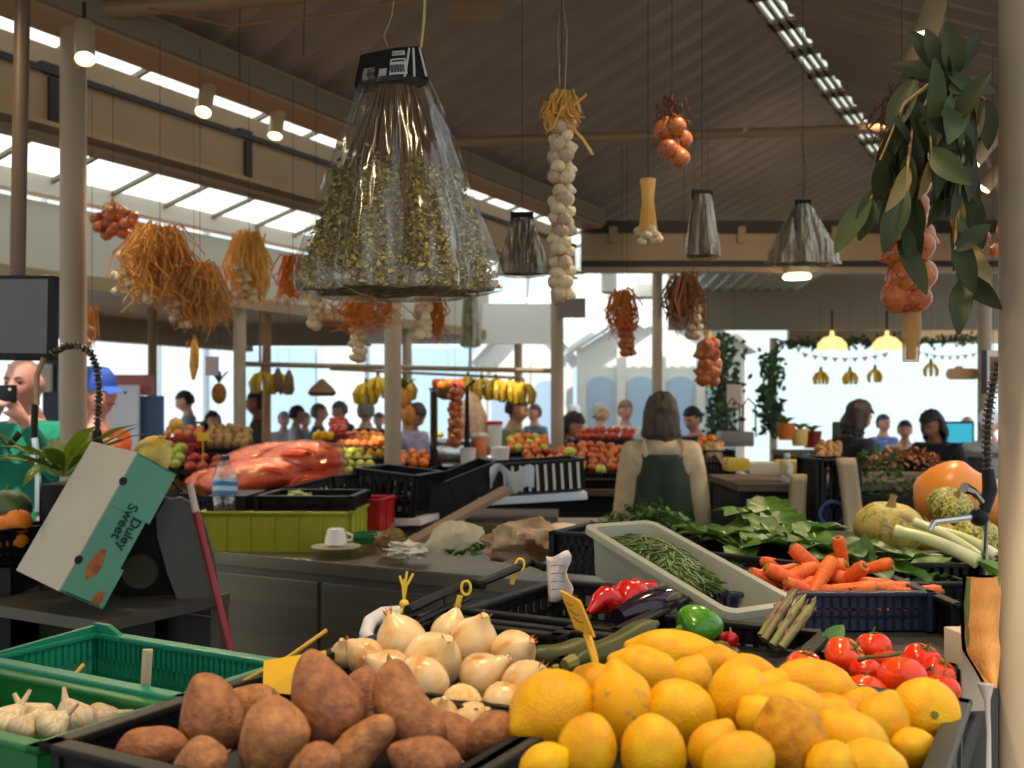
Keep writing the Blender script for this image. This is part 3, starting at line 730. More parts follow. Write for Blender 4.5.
o0 = at(300, 700, 1.33); q = [at(264, 661, 1.27)-o0, at(326, 651, 1.27)-o0, at(324, 698, 1.24)-o0, at(263, 692, 1.24)-o0]
nrm = (q[1]-q[0]).cross(q[3]-q[0]).normalized()*.0012
mb = MB(); mb.face([v+nrm for v in q]); mb.face([v-nrm for v in q][::-1])
for i in range(4): a, b = q[i], q[(i+1) % 4]; mb.face([a+nrm, a-nrm, b-nrm, b+nrm])
mb.obj('card', m_yel, fl2, False)
MB().tube([at(242, 682, 1.28)-o0, at(290, 656, 1.285)-o0, at(327, 630, 1.30)-o0], .0028, 6).obj('stick', mat('yellow_stick', (206, 164, 60), rough=.6), fl2)
m_twine = mat('yellow_twine', (222, 186, 52), rough=.7)
tw = thing('twine_tie', 'yellow twine knotted at the crate corner above the onions', 'twine', at(404, 604, 1.6))
o0 = at(404, 604, 1.6); MB().ball(r=.008, seg=10, ring=8).obj('knot', m_twine, tw)
mb = MB()
for dx, dz in ((-.006, .045), (.004, .052), (.012, .048), (0, .04)): mb.tube([(0, 0, .004), (dx*.3, 0, .028), (dx*1.2, .002, dz)], .0022, 5)
mb.obj('loose_end', m_twine, tw); MB().tube([(0, 0, -.004), at(396, 618, 1.58)-o0, at(388, 629, 1.55)-o0], .0028, 6).obj('cord', m_twine, tw)
for i, (x, y, d, lb) in enumerate(((466, 588, 1.72, 'yellow twine loop round the crate rim, nearer one'), (520, 565, 1.93, 'yellow twine loop round the crate rim, farther one'))):
    mb = MB(); c = at(x, y, d)
    mb.tube([c+Vector((.008*math.cos(a), 0, .012*math.sin(a))) for a in [2*PI*k/14 for k in range(15)]], .0026, 6, cap=False)
    mb.tube([c+Vector((-.01, -.004, -.012)), c+Vector((-.016, -.006, -.036))], .005, 6)
    tag(mb.obj('twine_loop', m_twine), lb, 'twine', 'twine loops on the crate rim')
pt = MB().grid(lambda a, b: at(546+(22+3*math.sin(b*9))*a+3*b, 556+a*-4+45*b+2*math.sin(a*5), 1.78+.01*math.sin(a*7+b*4)), 8, 8).obj('paper_tag', mat('white_paper', (206, 196, 188), (190, 178, 172), scale=30, rough=.7))
tag(pt, 'crumpled white paper tag hanging in the black crate', 'paper tag')
o = pt.modifiers.new('s', 'SOLIDIFY'); o.thickness = .001
mb = MB()
for k in range(4): mb.tube([at(551, 566+k*8, 1.765), at(558, 565+k*8, 1.76), at(565, 566+k*8, 1.765)], .0009, 4)
mb.obj('handwriting', mat('grey_ink', (110, 96, 110), rough=.7), pt)
tag(MB().tube([at(398, 612, 1.66), at(383, 614, 1.63), at(370, 622, 1.6), at(366, 634, 1.58), at(371, 642, 1.56)], [.011, .012, .012, .011, .010], 10).obj('hose', mat('white_hose', (206, 198, 196), rough=.4)), 'white plastic hose bend behind the left onions', 'hose')
mb = MB(); hr = [(408, 610, 1.59), (440, 595, 1.68), (470, 583, 1.77), (484, 586, 1.75)]
tag(mb.tube([at(*p) for p in hr], .008, 8).tube([at(*p)-Vector((0, 0, .026)) for p in hr[:3]], .006, 8).obj('grip_rail', m_black), 'black handle bar with twine on the nearer black crate', 'bar')
tag(MB().tube([at(x, y, d) for x, y, d in ((474, 585, 1.79), (500, 575, 1.86), (530, 562, 1.98), (545, 568, 1.95))], .008, 8).obj('grip_rail', m_black), 'black handle bar on the farther black crate', 'bar')
# garlic crates at the left
crate('crate', 'bright green crate with garlic bulbs in the lower left corner', W(-1.30, .86, 1.02), (.46, .19, .128), m_grn, floor=.06, rows=0)
k = crate('crate', 'taller teal crate with a raised end behind the green garlic crate', W(-1.28, 1.08, 1.02), (.44, .21, .135), m_teal, floor=.01, rows=1, pitch=.012, solid=(2,), band=.04)
mb = MB().prism([(-.105, .13), (.105, .13), (.105, .152), (-.09, .142)], .01, TR((-.222, 0, 0), (PI/2, 0, PI/2)))
mb.prism([(-.22, .13), (-.13, .13), (-.185, .155), (-.22, .155)], .01, TR((0, .108, 0), (PI/2, 0, 0))); mb.obj('raised_end', m_teal, k, False)
GL = [(6, 722, 30, 1.30, 'garlic bulb cut by the left edge'), (36, 720, 32, 1.34, 'garlic bulb with an upright stem, second from the left'), (52, 724, 26, 1.30, 'garlic bulb low between the two stemmed bulbs'),
      (74, 720, 34, 1.32, 'large garlic bulb in the middle right with a short stem'), (100, 717, 26, 1.36, 'rightmost garlic bulb with its stem to the right'), (22, 728, 24, 1.28, 'small garlic bulb at the crate front')]
GL = [(a, b+2, w_*1.35, d, l) for a, b, w_, d, l in GL]; its = relax([[a, b, w_, d] for a, b, w_, d, _ in GL])
for i, (q, (x, y, w_, d, lb)) in enumerate(zip(its, GL)):
    spawn(GAR[i % 2], at(x, y, q[3]), aim(Vector([(.5, .3, .7), (-.7, 0, .7), (.8, .3, .6), (-.5, .3, .8), (1, .2, .35), (.3, .6, .6)][i]), i), w_*q[3]/2000, lb, 'garlic', 'garlic bulbs in the green crate')
tag(MB().box((0, 0, 0), (.014, .006, .085), bev=.002).box((.004, -.004, .0), (.005, .004, .08)).obj('wooden_label', mat('bleached_wood', (196, 176, 150), (180, 160, 134), scale=9, rough=.7), None, loc=at(146, 678, 1.43), rot=(.1, .06, .3)), 'bleached wooden stake label standing in the teal crate', 'label')
tag(MB().tube([at(58, 693, 1.47), at(84, 664, 1.5)], .003, 6).obj('stick', mat('yellow_stick', (206, 164, 60))), 'thin yellow stick slanting in the teal crate', 'stick')
# ---------------------------------------------------------------- lamps of the hall, and two added ones
m_lampb = mat('lamp_housing', (206, 186, 150), rough=.4)
m_lens = glow('warm_lens', (255, 226, 170), 9)
def lamp(p, label, aimp=None, power=0, r=.038, L=.19, cone=80, tilt=(0, 0, 0)):
    k = thing('ceiling_spotlight', label, 'lamp', p, 0, 'cylinder spotlights under the roof')
    d = (Vector(aimp)-p).normalized() if aimp is not None else Vector((tilt[0], tilt[1], -1)).normalized()
    q = (-d).to_track_quat('Z', 'Y').to_matrix().to_4x4()
    MB().lathe([(r, .004), (r, L), (r*.85, L+.008)], 20, q, cap=False).lathe([(r*.85, L+.008), (.001, L+.008)], 20, q, cap=False).obj('housing', m_lampb, k)
    MB().lathe([(r*.9, .008), (r*.9, .012)], 20, q).obj('lens', m_lens, k)
    MB().tube([q @ Vector((0, 0, L*.8)), q @ Vector((0, 0, L*.8))+Vector((0, 0, .12))], .008, 6).obj('bracket', m_dark, k)
    if power:
        l = bpy.data.lights.new('spot', 'SPOT'); l.energy = power; l.color = (1, .76, .47); l.spot_size = math.radians(cone); l.spot_blend = .6; l.shadow_soft_size = .05
        o = bpy.data.objects.new('spot_light', l); C.objects.link(o); o.parent = k
        o.location = d*.03; o.rotation_euler = d.to_track_quat('-Z', 'Y').to_euler()
PWR = 56
lamp(at(203, 113, 4.8), 'spotlight on the left beam, nearer of the two pale cylinders', (-1.4, 3.6, 1), PWR*.8)
lamp(at(275, 137, 5.3), 'spotlight on the left beam, farther of the two pale cylinders', (-1.3, 4.6, 1), PWR)
lamp(at(85, 60, 3.9), 'spotlight at the head of the left column, tilted', (-1.2, 2.9, 1), PWR*.7)
for t, lb, pw in ((4.42, 'spotlight at the top right, nearest on the right beam', .9), (5.95, 'spotlight on the right beam half hidden by bay leaves', .8), (6.75, 'second spotlight down the right beam below the bay twig', .6), (7.6, 'farthest small spotlight on the right beam', .6)):
    lamp(W(-.52, t, 3.07), lb, W(-.9, t-1.0, 1) if t < 6.5 else W(-1.9, t-.3, 1.3), PWR*pw*1.5, r=.048, L=.24)
lamp(W(-.62, 2.75, 3.02), 'spotlight on the right beam above the pumpkins', W(-.6, 2.6, 1.1), PWR*1.1)
lamp(W(-.62, 1.45, 3.02), 'spotlight on the right beam above the lemon crate', W(-.35, 1.2, 1.1), PWR*1.25)
lamp(W(-.62, .35, 3.02), 'spotlight on the right beam before the sweet potatoes', W(-.75, 1.1, 1.1), PWR*.9)
lamp(W(-2.6, 1.2, 3.0), 'spotlight on the rod above the stainless counter', W(-2.3, 2.6, 1.0), PWR*.55)
lamp(Vector((-.60, 6.0, 3.1)), 'added fill spotlight on the tie rod, unseen behind the herb bag', (-.4, 6.6, 1), PWR*.9)  # extra lamp, added out of sight to brighten the middle stalls
lamp(Vector((2.22, 5.6, 3.50)), 'added fill spotlight under the roof, unseen behind the bay branch', (2.4, 8.9, 2.75), PWR*1.6, cone=58)  # no fixture of the hall: added to throw warm light on the back beam
fl_ = thing('floodlight', 'bright round floodlight under the back beam', 'lamp', at(797, 276, YB-.12))
MB().lathe([(.10, 0), (.12, .02), (.10, .08), (.04, .12)], 20, TR((0, 0, 0))).obj('housing', m_lampb, fl_)
MB().lathe([(.115, -.02), (.118, -.005)], 20).obj('lens', glow('flood_lens', (255, 240, 200), 14), fl_)
def dome(px, py, d, r, label):
    k = thing('dome_lamp', label, 'lamp', at(px, py, d), 0, 'warm lamps over the far stall')
    MB().lathe([(r, 0), (r*.92, r*.45), (r*.6, r*.8), (r*.15, r*.95), (.02, r*1.3)], 20, cap=False).obj('shade', glow('lit_shade', (255, 206, 130), 1.6), k)
    MB().ball((0, 0, .05), r*.3, 10, 8).obj('bulb', glow('bulb', (255, 228, 170), 6), k)
    MB().tube([(0, 0, r*1.2), (0, 0, r*1.2+.25)], .012, 6).obj('cord', m_dark, k)
dome(832, 350, 11.5, .17, 'left of two glowing dome lamps above the bunting'); dome(887, 350, 11.5, .17, 'right of two glowing dome lamps above the bunting')
dome(115, 286, 9.5, .22, 'glowing lamp under the left canopy, between column and garlic'); dome(55, 283, 9.5, .22, 'glowing lamp under the left canopy above the screen')
for px, d, lb in ((609, 10.6, 'white cylinder pendant lamp beyond the back beam'), (643, 11.2, 'white bell pendant lamp beyond the back beam')):
    k = thing('pendant_lamp', lb, 'lamp', at(px, 292 if px < 620 else 298, d))
    MB().lathe([(.06, -.02), (.085, 0), (.085, .22), (.03, .25)] if px < 620 else [(.17, 0), (.14, .09), (.06, .2), (.03, .26)], 18, cap=px < 620).obj('shade', m_wht, k)
    MB().tube([(0, 0, .25), (0, 0, .62)], .008, 5).obj('cord', m_dark, k)
# ---------------------------------------------------------------- vegetables down the right side of the stall
m_bin = mat('frosted_bin', (186, 190, 176), rough=.3, translucent=.5)
bn = thing('storage_bin', 'frosted white plastic bin of green beans, tilted towards us', 'bin', (.351, 2.07, 1.235-.045), rot=(0, 0, 0))
bn.rotation_euler = (Matrix.Rotation(math.radians(-58.5), 3, 'Z') @ Matrix.Rotation(.25, 3, 'Y')).to_euler()
def rrect(lx, ly, r, n=5):
    o = []
    for sx, sy, a0 in ((1, 1, 0), (-1, 1, PI/2), (-1, -1, PI), (1, -1, 1.5*PI)):
        for i in range(n+1): a = a0+PI/2*i/n; o.append((sx*(lx/2-r)+r*math.cos(a), sy*(ly/2-r)+r*math.sin(a)))
    return o
def tub(lx, ly, h, r, m, k, t=.006, taper=.9, rimw=.012, name='body'):
    mb = MB(); rings = []
    for (sx, z) in ((taper-.02, -h/2), (taper, -h/2), (1, h/2), (1+2*rimw/lx, h/2), (1+2*rimw/lx, h/2-.014), (1+2*(rimw-.004)/lx, h/2-.014)):
        rings.append([mb.bm.verts.new((x*sx, y*(sx if sx <= 1 else 1+2*rimw/ly), z)) for x, y in rrect(lx, ly, r)])
    inner = [[mb.bm.verts.new((x*(sx-2*t/lx), y*(sx-2*t/ly), z)) for x, y in rrect(lx, ly, r)] for sx, z in ((1, h/2), (taper, -h/2+t))]
    def br(a, b):
        n = len(a)
        for i in range(n): mb.bm.faces.new((a[i], a[(i+1) % n], b[(i+1) % n], b[i]))
    for a, b in zip(rings[1:], rings[2:]): br(a, b)
    br(rings[2], inner[0]); br(inner[0], inner[1]); mb.bm.faces.new(rings[1][::-1]); mb.bm.faces.new(inner[1])
    return mb.obj(name, m, k)
tub(.45, .175, .10, .025, m_bin, bn)
mb = MB(); r = random.Random(3)
for i in range(1300):
    x = r.uniform(-.16, .045); y = r.uniform(-.052, .052); z = -.035+.055*max(0, 1-((x+.09)/.18)**2)*max(.2, 1-(y/.085)**2)+r.uniform(0, .022)+.012
    a = r.gauss(.3, .8); L = r.uniform(.02, .042); dx, dy = math.cos(a)*L, math.sin(a)*L
    mb.tube([(x-dx, y-dy, z-.004), (x, y, z+.004), (x+dx, y+dy, z-.004)], [.0016, .0032, .0014], 4)
b_ = mb.obj('green_beans', mat('bean_green', (44, 66, 24), (70, 94, 38), scale=14, rough=.5), None); b_.matrix_world = Matrix.Translation(bn.location) @ bn.rotation_euler.to_matrix().to_4x4()
tag(b_, 'heap of thin green beans lying in the frosted bin', 'green beans', kind='stuff')
crate('crate', 'navy slatted crate of carrots on the right', (.64, 2.20, 1.10), (.42, .32, .075), m_navy, rotz=.02, rows=1, pitch=.018, floor=.02)
crate('crate', 'black crate right of the carrots, before the white box', (.95, 2.06, 1.10), (.17, .24, .07), m_black, rotz=.02, rows=1)
crate('crate', 'black crate behind the carrots with cabbage leaves', (.93, 2.45, 1.10), (.34, .2, .085), m_black, rotz=.0, rows=1)
crate('crate', 'black tray of leafy greens left of the carrots', (.60, 2.52, 1.10), (.44, .28, .10), m_black, rotz=-.75, rows=0)
crate('crate', 'black crate of dark parsley behind the bean bin', (.36, 2.78, 1.10), (.42, .25, .11), m_black, rotz=-.5, rows=1)
CR = [(790, 594, 2.1, 25, .13), (820, 598, 2.08, 150, .14), (840, 588, 2.14, 70, .14), (875, 598, 2.08, -30, .14), (905, 597, 2.1, 15, .13), (780, 588, 2.16, 140, .14), (812, 568, 2.3, 20, .14), (848, 598, 2.07, 165, .14), (770, 577, 2.22, 8, .15), (790, 572, 2.28, 160, .12), (806, 578, 2.2, 35, .16), (822, 576, 2.2, 120, .15), (838, 580, 2.16, -35, .15), (855, 584, 2.14, -20, .16), (870, 588, 2.12, 155, .14), (884, 592, 2.1, -15, .15),
      (898, 596, 2.08, 165, .14), (835, 594, 2.08, 20, .15), (850, 600, 2.05, -40, .14), (815, 590, 2.1, 60, .15), (800, 586, 2.15, 140, .15), (866, 604, 2.04, 10, .13), (885, 603, 2.05, 172, .14), (908, 602, 2.06, -25, .13),
      (780, 583, 2.16, 30, .15), (845, 570, 2.24, 100, .13), (828, 604, 2.06, -10, .12), (893, 607, 2.03, 20, .12), (760, 582, 2.2, 170, .13), (862, 574, 2.2, 40, .12)]
for i, (x, y, d, an, L) in enumerate(CR):
    a = math.radians(an); dv = Vector((math.cos(a), .5*math.sin(a*2+i), math.sin(a)*.55))
    lb = 'carrot %s, %s' % ({}.get(i, 'in the heap'), 'bright orange in the navy crate')
    d = max(d, 2.10)+.02; spawn(CAR[i % 2], at(x, y-3, d), aim(dv, i), (L*.60, L*.60, L*.56), lb if 'heap,' in lb and i in (0, 7, 15, 4) else 'bright orange carrot lying in the heap in the navy crate', 'carrot', 'carrots in the navy crate')
AS = [((764, 640, 1.62), (797, 588, 1.68), .0068), ((772, 646, 1.60), (806, 594, 1.66), .0072), ((781, 648, 1.59), (816, 600, 1.64), .0072), ((760, 636, 1.64), (786, 596, 1.70), .0052)]
for i, (a, b, r_) in enumerate(AS):
    a, b = at(*a), at(*b); L = b-a; n = 12
    o = MB().tube([a+L*(q/n) for q in range(n+1)], [r_*(1 if q < 7 else (1.12 if q < 10 else (.85 if q == 10 else .5 if q == 11 else .12))) for q in range(n+1)], 10).obj('asparagus_spear', m_asp)
    tag(o, ('asparagus spear at the back left of the little bunch', 'middle asparagus spear of the little bunch', 'front right asparagus spear, tip highest to the right', 'thinnest asparagus spear at the left of the bunch')[i], 'asparagus')
    mb = MB(); d = L.normalized(); s1 = d.orthogonal().normalized(); s2 = d.cross(s1)
    for q in range(12):
        u = .25+q*.06; aa = q*2.4; o2 = s1*math.cos(aa)+s2*math.sin(aa); p = a+L*u+o2*r_*.98
        mb.tube([p-d*.004, p+d*.004+o2*.0014, p+d*.012], [.001, .0035, .0006], 5, flat=.5)
    mb.obj('scale_leaf', mat('asparagus_scale', (134, 92, 84), rough=.7), o)
m_leaf = mat('chard_green', (52, 88, 26), (96, 128, 50), c3=(70, 108, 36), scale=14, rough=.42, rand=.15, translucent=.2)
m_pale = mat('cabbage_green', (150, 176, 92), (108, 146, 62), scale=7, rough=.5, rand=.1, translucent=.2)
m_dkgr = mat('parsley_green', (44, 78, 24), (72, 108, 40), scale=12, rough=.55, translucent=.2)
def bunch(name, label, loc, n, L, wd, m, spread=1.0, up=.5, seed=0, group=None, cat='greens', dirv=None, stems=True):
    r = random.Random(seed); k = thing(name, label, cat, loc, 0, group)
    mb = MB()
    for i in range(n):
        a = 2*PI*i/n+r.uniform(-.3, .3) if dirv is None else dirv+r.uniform(-.9, .9)*spread
        e = up*r.uniform(.3, 1.4); d = Vector((math.cos(a), math.sin(a), e))
        b = Vector((math.cos(a)*L*.12, math.sin(a)*L*.12, r.uniform(0, .02)))
        l = L*r.uniform(.75, 1.15)
        one = MB(); leaf_mb(one, b, d, (0, 0, 1) if e < 1.5 else (-math.cos(a), -math.sin(a), 0), l, wd*r.uniform(.8, 1.2), r.uniform(.3, 1.0), .3, 10, 6, .14, r.random()*6)
        one.obj('leaf', m, k)
        mb.tube([b*0, b, b+d.normalized()*l*.4], [.006, .006, .003], 6)
    if stems: mb.obj('stems', mat('pale_stem', (176, 190, 120), rough=.5), k)
    return k
for i, (x, y, d, n, lb, m_, L) in enumerate(((745, 545, 2.55, 9, 'leafy green bunch at the left end, beside the bean bin', m_leaf, .17), (785, 538, 2.6, 9, 'leafy green bunch in the middle behind the carrots', m_leaf, .18), (822, 553, 2.45, 9, 'broad-leaved green bunch right behind the carrots', m_leaf, .18),
                                       (860, 566, 2.36, 7, 'green bunch with one big leaf facing us', m_leaf, .18), (770, 523, 2.85, 8, 'leafy green bunch furthest back', m_leaf, .17), (920, 575, 2.42, 8, 'pale cabbage leaves in the black crate at right', m_pale, .13))):
    bunch('leafy_greens', lb, at(x, y, d)-Vector((0, 0, .02)), n, L, .12, m_, seed=i, up=.5)
one = MB(); leaf_mb(one, at(862, 580, 2.3), (.12, .1, 1), (-.3, -1, .2), .11, .06, .4, .35, 12, 6, .12)
tag(one.obj('lettuce_leaf', m_leaf), 'single large leaf standing upright at the front of the greens', 'leaf')
one = MB(); leaf_mb(one, at(823, 650, 1.6), (.5, .2, .5), (-.3, -1, .4), .06, .035, .3, .2)
tag(one.obj('lettuce_leaf', m_leaf), 'small green leaf behind the left tomatoes', 'leaf')
def herbheap(name, label, loc, rx, ry, rz, n, m, sz, seed=0, cat='herbs'):
    r = random.Random(seed); mb = MB()
    for i in range(n):
        a = r.uniform(0, 2*PI); q = math.sqrt(r.random()); p = Vector((rx*q*math.cos(a), ry*q*math.sin(a), rz*(1-q*q)*r.uniform(.6, 1)+r.uniform(0, .015)))
        d = Vector((r.gauss(0, 1), r.gauss(0, 1), abs(r.gauss(.4, .6))))
        leaf_mb(mb, p, d, (0, 0, 1), sz*r.uniform(.7, 1.3), sz*.55, .5, .3, 3, 2)
    o = mb.obj(name, m, None, loc=loc); return tag(o, label, cat, kind='stuff')
herbheap('parsley', 'dark green parsley heaped behind the bean bin', at(645, 522, 2.78)-Vector((0, 0, .05)), .17, .1, .09, 420, m_dkgr, .03, 4)
m_sq = mat('squash_skin', (176, 152, 60), (120, 124, 52), c3=(196, 170, 84), scale=2.6, rough=.5, stretch=(2, 2, .8), rand=.05, detail=6)
m_sq2 = mat('striped_squash_skin', (204, 176, 78), (58, 76, 34), c3=(150, 146, 62), scale=5.5, rough=.45, stretch=(2.2, 2.2, .8), detail=5, pos=(.42, .58))
def squash(loc, r_, dv, lb, m, el=.78, ribs=10, nm='pumpkin'):
    def f(p):
        a = math.atan2(p.y, p.x); k = 1-.06*(1-abs(math.cos(ribs*a/2)))*(1-p.z**4); q = Vector((p.x*k, p.y*k, p.z*el)); q.z -= .14*math.exp(-((1-abs(p.z))/.08)**2)*(1 if p.z > 0 else -1); return q
    o = MB().ball(seg=44, ring=22, f=f).obj(nm, m); tag(o, lb, 'pumpkin', None); o.location = loc; o.scale = (r_,)*3
    o.rotation_mode = 'QUATERNION'; o.rotation_quaternion = aim(dv)
    MB().tube([(0, 0, el-.16), (.02, 0, el+.05), (.07, .02, el+.2)], [.16, .09, .11], 7).obj('stalk', mat('squash_stalk', (150, 118, 62), rough=.8), o)
squash(at(889, 528, 2.72), .094, (.05, -.15, 1), 'yellow ribbed pumpkin with a stub stalk, leftmost of the squashes', m_sq)
squash(at(950, 507, 2.85), .066, (.2, -.5, .8), 'yellow-green squash in the middle, under the big orange butternut', m_sq2)
squash(at(978, 540, 2.62), .068, (.1, -.4, .9), 'dark green striped squash by the right column', m_sq2)
squash(at(938, 540, 2.78), .062, (-.3, -.3, .9), 'tan squash behind the leeks', m_sq)
bt_a, bt_b = at(938, 487, 3.05), at(1014, 507, 2.98); L = bt_b-bt_a; n = 18
bt = MB().tube([bt_a+L*(q/n*1.25-.3)+Vector((0, 0, -.02*math.sin(q/n*PI))) for q in range(n+1)], [.112*math.sin(PI*min(.5, (q+.15)/n*1.4))**.6*(1 if q < 7 else max(.15, 1-.32*math.sin((q-7)/11*PI*.5)) if q < 17 else .45) for q in range(n+1)], 28).obj('butternut_squash', mat('butternut_skin', (226, 142, 58), (218, 128, 46), scale=2, rough=.35))
crate('crate', 'black crate under the orange butternut squash', (1.40, 3.03, 1.097), (.34, .24, .10), m_black, rotz=0, rows=1)
tag(bt, 'huge smooth orange butternut squash lying behind the right column', 'squash')
MB().tube([bt_a+L*.95, bt_a+L*1.06], [.03, .022], 10).obj('stalk', mat('squash_stalk', (150, 118, 62)), bt)
LK = [((896, 531, 2.45), (978, 562, 2.32), .013, 'leek lying lowest, long white shank in front'), ((915, 522, 2.5), (985, 561, 2.36), .010, 'leek lying in the middle of the three'), ((938, 531, 2.5), (996, 556, 2.38), .011, 'leek lying furthest to the right')]
for a, b, r_, lb in LK:
    a, b = at(*a), at(*b); L = b-a; n = 10
    o = MB().tube([a+L*(q/n)+Vector((0, 0, .01*math.sin(PI*q/n))) for q in range(n+1)], [r_*(1.25 if q == 0 else 1.05 if q == 1 else 1+.03*q) for q in range(n+1)], 12).obj('leek', mat('leek_white', (232, 224, 188), (206, 212, 140), scale=6, rough=.35, stretch=(1, 1, 1)))
    tag(o, lb, 'leek', 'leeks in front of the squashes'); mb = MB(); d = L.normalized()
    for q in range(16):
        e = Vector((R.gauss(0, 1), R.gauss(0, 1), R.gauss(0, 1))); mb.tube([a, a-d*.02+e*.005, a-d*.05+e*.012], [.0018, .0014, .0005], 4)
    mb.obj('root_tuft', mat('leek_roots', (196, 164, 118), rough=.9), o); one = MB()
    for q in range(3): leaf_mb(one, b-d*.01, d+Vector((.1*q-.1, .1*(q-1), .15*q-.2)), (0, -.2, 1), .10, .03, .6, .5)
    one.obj('leaf', m_pale, o)
tag(MB().box((0, 0, 0), (.046, .05, .115), bev=.003).obj('carton', mat('white_card', (196, 180, 158), rough=.6), None, loc=at(967, 668, 1.49), rot=(0, 0, .1)), 'small plain white carton standing beside the right column', 'carton')
ws = thing('pumpkin_slice', 'tall slice of orange pumpkin wrapped in film against the right column', 'pumpkin slice', at(983, 640, 1.42))
def sl_(a, b):
    w_ = .024*(1 if b > .3 else .3+.7*b/.3); return (w_*(2*a-1)+.0015*math.sin(b*9)+(.012*(1-b/.3) if b < .3 else 0), -.012*math.sin(PI*a)-.001*math.sin(b*24), -.065+.155*b)
mb = MB().grid(sl_, 8, 16).grid(lambda a, b: (sl_(1-a, b)[0], .014, sl_(1-a, b)[2]), 8, 16)
bmesh.ops.holes_fill(mb.bm, edges=[e for e in mb.bm.edges if len(e.link_faces) == 1])
fl3 = mb.obj('flesh', mat('pumpkin_flesh', (216, 146, 70), (196, 124, 54), scale=5, rough=.35, bump=.3, bscale=60, stretch=(5, 5, 1)), ws)
MB().tube([(-.021, 0, -.01), (-.023, 0, .05), (-.02, 0, .088)], [.003, .004, .003], 6).tube([(.019, 0, .06), (.02, 0, .09)], .004, 6).obj('rind', mat('rind_green', (84, 104, 44), rough=.5), ws)
mb = MB().tube([(0, -.008, -.06), (.002, -.008, -.085), (.006, -.005, -.13), (.008, 0, -.20)], [.012, .004, .003, .004], 10, flat=.5)
mb.obj('film_tail', mat('film_white', (206, 196, 184), rough=.25, translucent=.4), ws)
# sprayer taps: coiled hose, black grip, chrome hook
m_chrome = mat('chrome', (196, 196, 192), rough=.18, metal=1)
m_spring = mat('spring_steel', (112, 100, 84), rough=.35, metal=.8)
def coil(pts, r_, k, turns_per=90, wire=.0022, name='spring'):
    pts = [Vector(p) for p in pts]; seg = []
    for a, b in zip(pts, pts[1:]):
        n = max(2, int((b-a).length/.004)); seg += [a+(b-a)*(i/n) for i in range(n)]
    out = []; 
    for i, p in enumerate(seg):
        d = (seg[min(i+1, len(seg)-1)]-seg[max(i-1, 0)]).normalized(); s1 = d.cross(Vector((0, 1, .05))).normalized(); s2 = d.cross(s1)
        for j in range(3):
            a = (i*3+j)*2*PI/9; out.append(p+(s1*math.cos(a)+s2*math.sin(a))*r_)
    return MB().tube(out, wire, 4).obj(name, m_spring, k)
tp = thing('spray_tap', 'coiled spray tap with black grip and chrome hook by the right column', 'tap', at(984, 560, 2.35)); o0 = at(984, 560, 2.35)
pth = [at(*p)-o0 for p in ((1000, 362, 2.35), (993, 385, 2.35), (988, 420, 2.35), (987, 452, 2.35), (988, 472, 2.35))]
coil(pth, .011, tp); MB().tube(pth, .007, 8).obj('hose', m_dark, tp)
MB().tube([at(988, 470, 2.35)-o0, at(990, 490, 2.34)-o0, at(984, 512, 2.33)-o0], [.014, .017, .013], 10).obj('grip', m_black, tp)
MB().ball(at(979, 517, 2.33)-o0, .022, 14, 10).obj('joint', m_black, tp)
MB().tube([at(975, 517, 2.33)-o0, at(950, 520, 2.3)-o0, at(934, 522, 2.28)-o0, at(930, 530, 2.28)-o0], [.008, .007, .007, .006], 8).tube([at(982, 502, 2.33)-o0, at(974, 492, 2.32)-o0, at(964, 488, 2.31)-o0], [.008, .009, .014], 8).obj('hook', m_chrome, tp)
MB().tube([at(986, 520, 2.33)-o0, (0, 0, 0), (0, 0, -.08)], .0075, 8).obj('riser', m_chrome, tp)
# ---------------------------------------------------------------- left of the aisle: steel stand, tilted carton, scale, taps, screen
m_tub = mat('dull_steel', (120, 112, 98), (104, 98, 86), scale=3, rough=.4, metal=.6)
m_rail = mat('stand_rail', (92, 86, 76), rough=.5, metal=.5)
tb = thing('steel_stand', 'grey steel stand under the tilted carton at the left', 'stand', W(-2.62, 1.91, 0), YAW)
MB().box((0, 0, 1.005), (1.0, .44, .03)).obj('shelf', m_rail, tb, False)
for x in (-.48, .48):
    for y in (-.2, .2): MB().box((x, y, .5), (.035, .035, 1.0)).obj('leg', m_rail, tb, False)
MB().box((0, .2, .6), (.96, .01, .7)).obj('back_panel', m_dark, tb, False)
MB().box((0, 0, .35), (.96, .42, .02)).obj('lower_shelf', m_rail, tb, False)
K = at(137, 452, 2.6); e1, e2, e3 = Vector((-.195, .18, .023)), Vector((-.15, -.12, -.34)), Vector((.072, .0875, -.0625))
x1, y1 = e1.normalized(), e2.normalized(); n1 = x1.cross(y1).normalized(); y1 = n1.cross(x1); L1, L2, L3 = e1.length, e2.length, .131
MX = Matrix((x1, y1, n1)).transposed().to_4x4(); MX.translation = K
cb = thing('produce_carton', 'mint and white sweet potato carton tilted on its corner, lettered Duley Sweet', 'carton', K); cb.rotation_euler = MX.to_euler()
m_mint = mat('mint_card', (104, 164, 136), (96, 154, 128), scale=5, rough=.6); m_cw = mat('carton_white', (178, 172, 154), (170, 164, 148), scale=4, rough=.65)
D = L3*.92
mb = MB().box2((.002, .002, -D), (L1-.002, L2-.002, -.004)); mb.box2((0, 0, -L3), (.006, L2*.38, -.004)).box2((0, L2*.72, -L3), (.006, L2, -.004)); mb.box2((0, 0, -L3), (L1, .006, -.004)).box2((0, L2-.006, -L3), (L1, L2, -.004))
mb.obj('body', m_mint, cb, False)
MB().box2((0, 0, -.006), (L1, L2, 0), bev=.002).obj('lid', m_cw, cb, False)
for a in (.21, .776):
    MB().lathe([(.011, -.0006), (.011, .0006)], 16, TR((-.0005, L2*a, -.006), (0, PI/2, 0), (1, 1, 1))).obj('vent_hole', m_dark, cb)
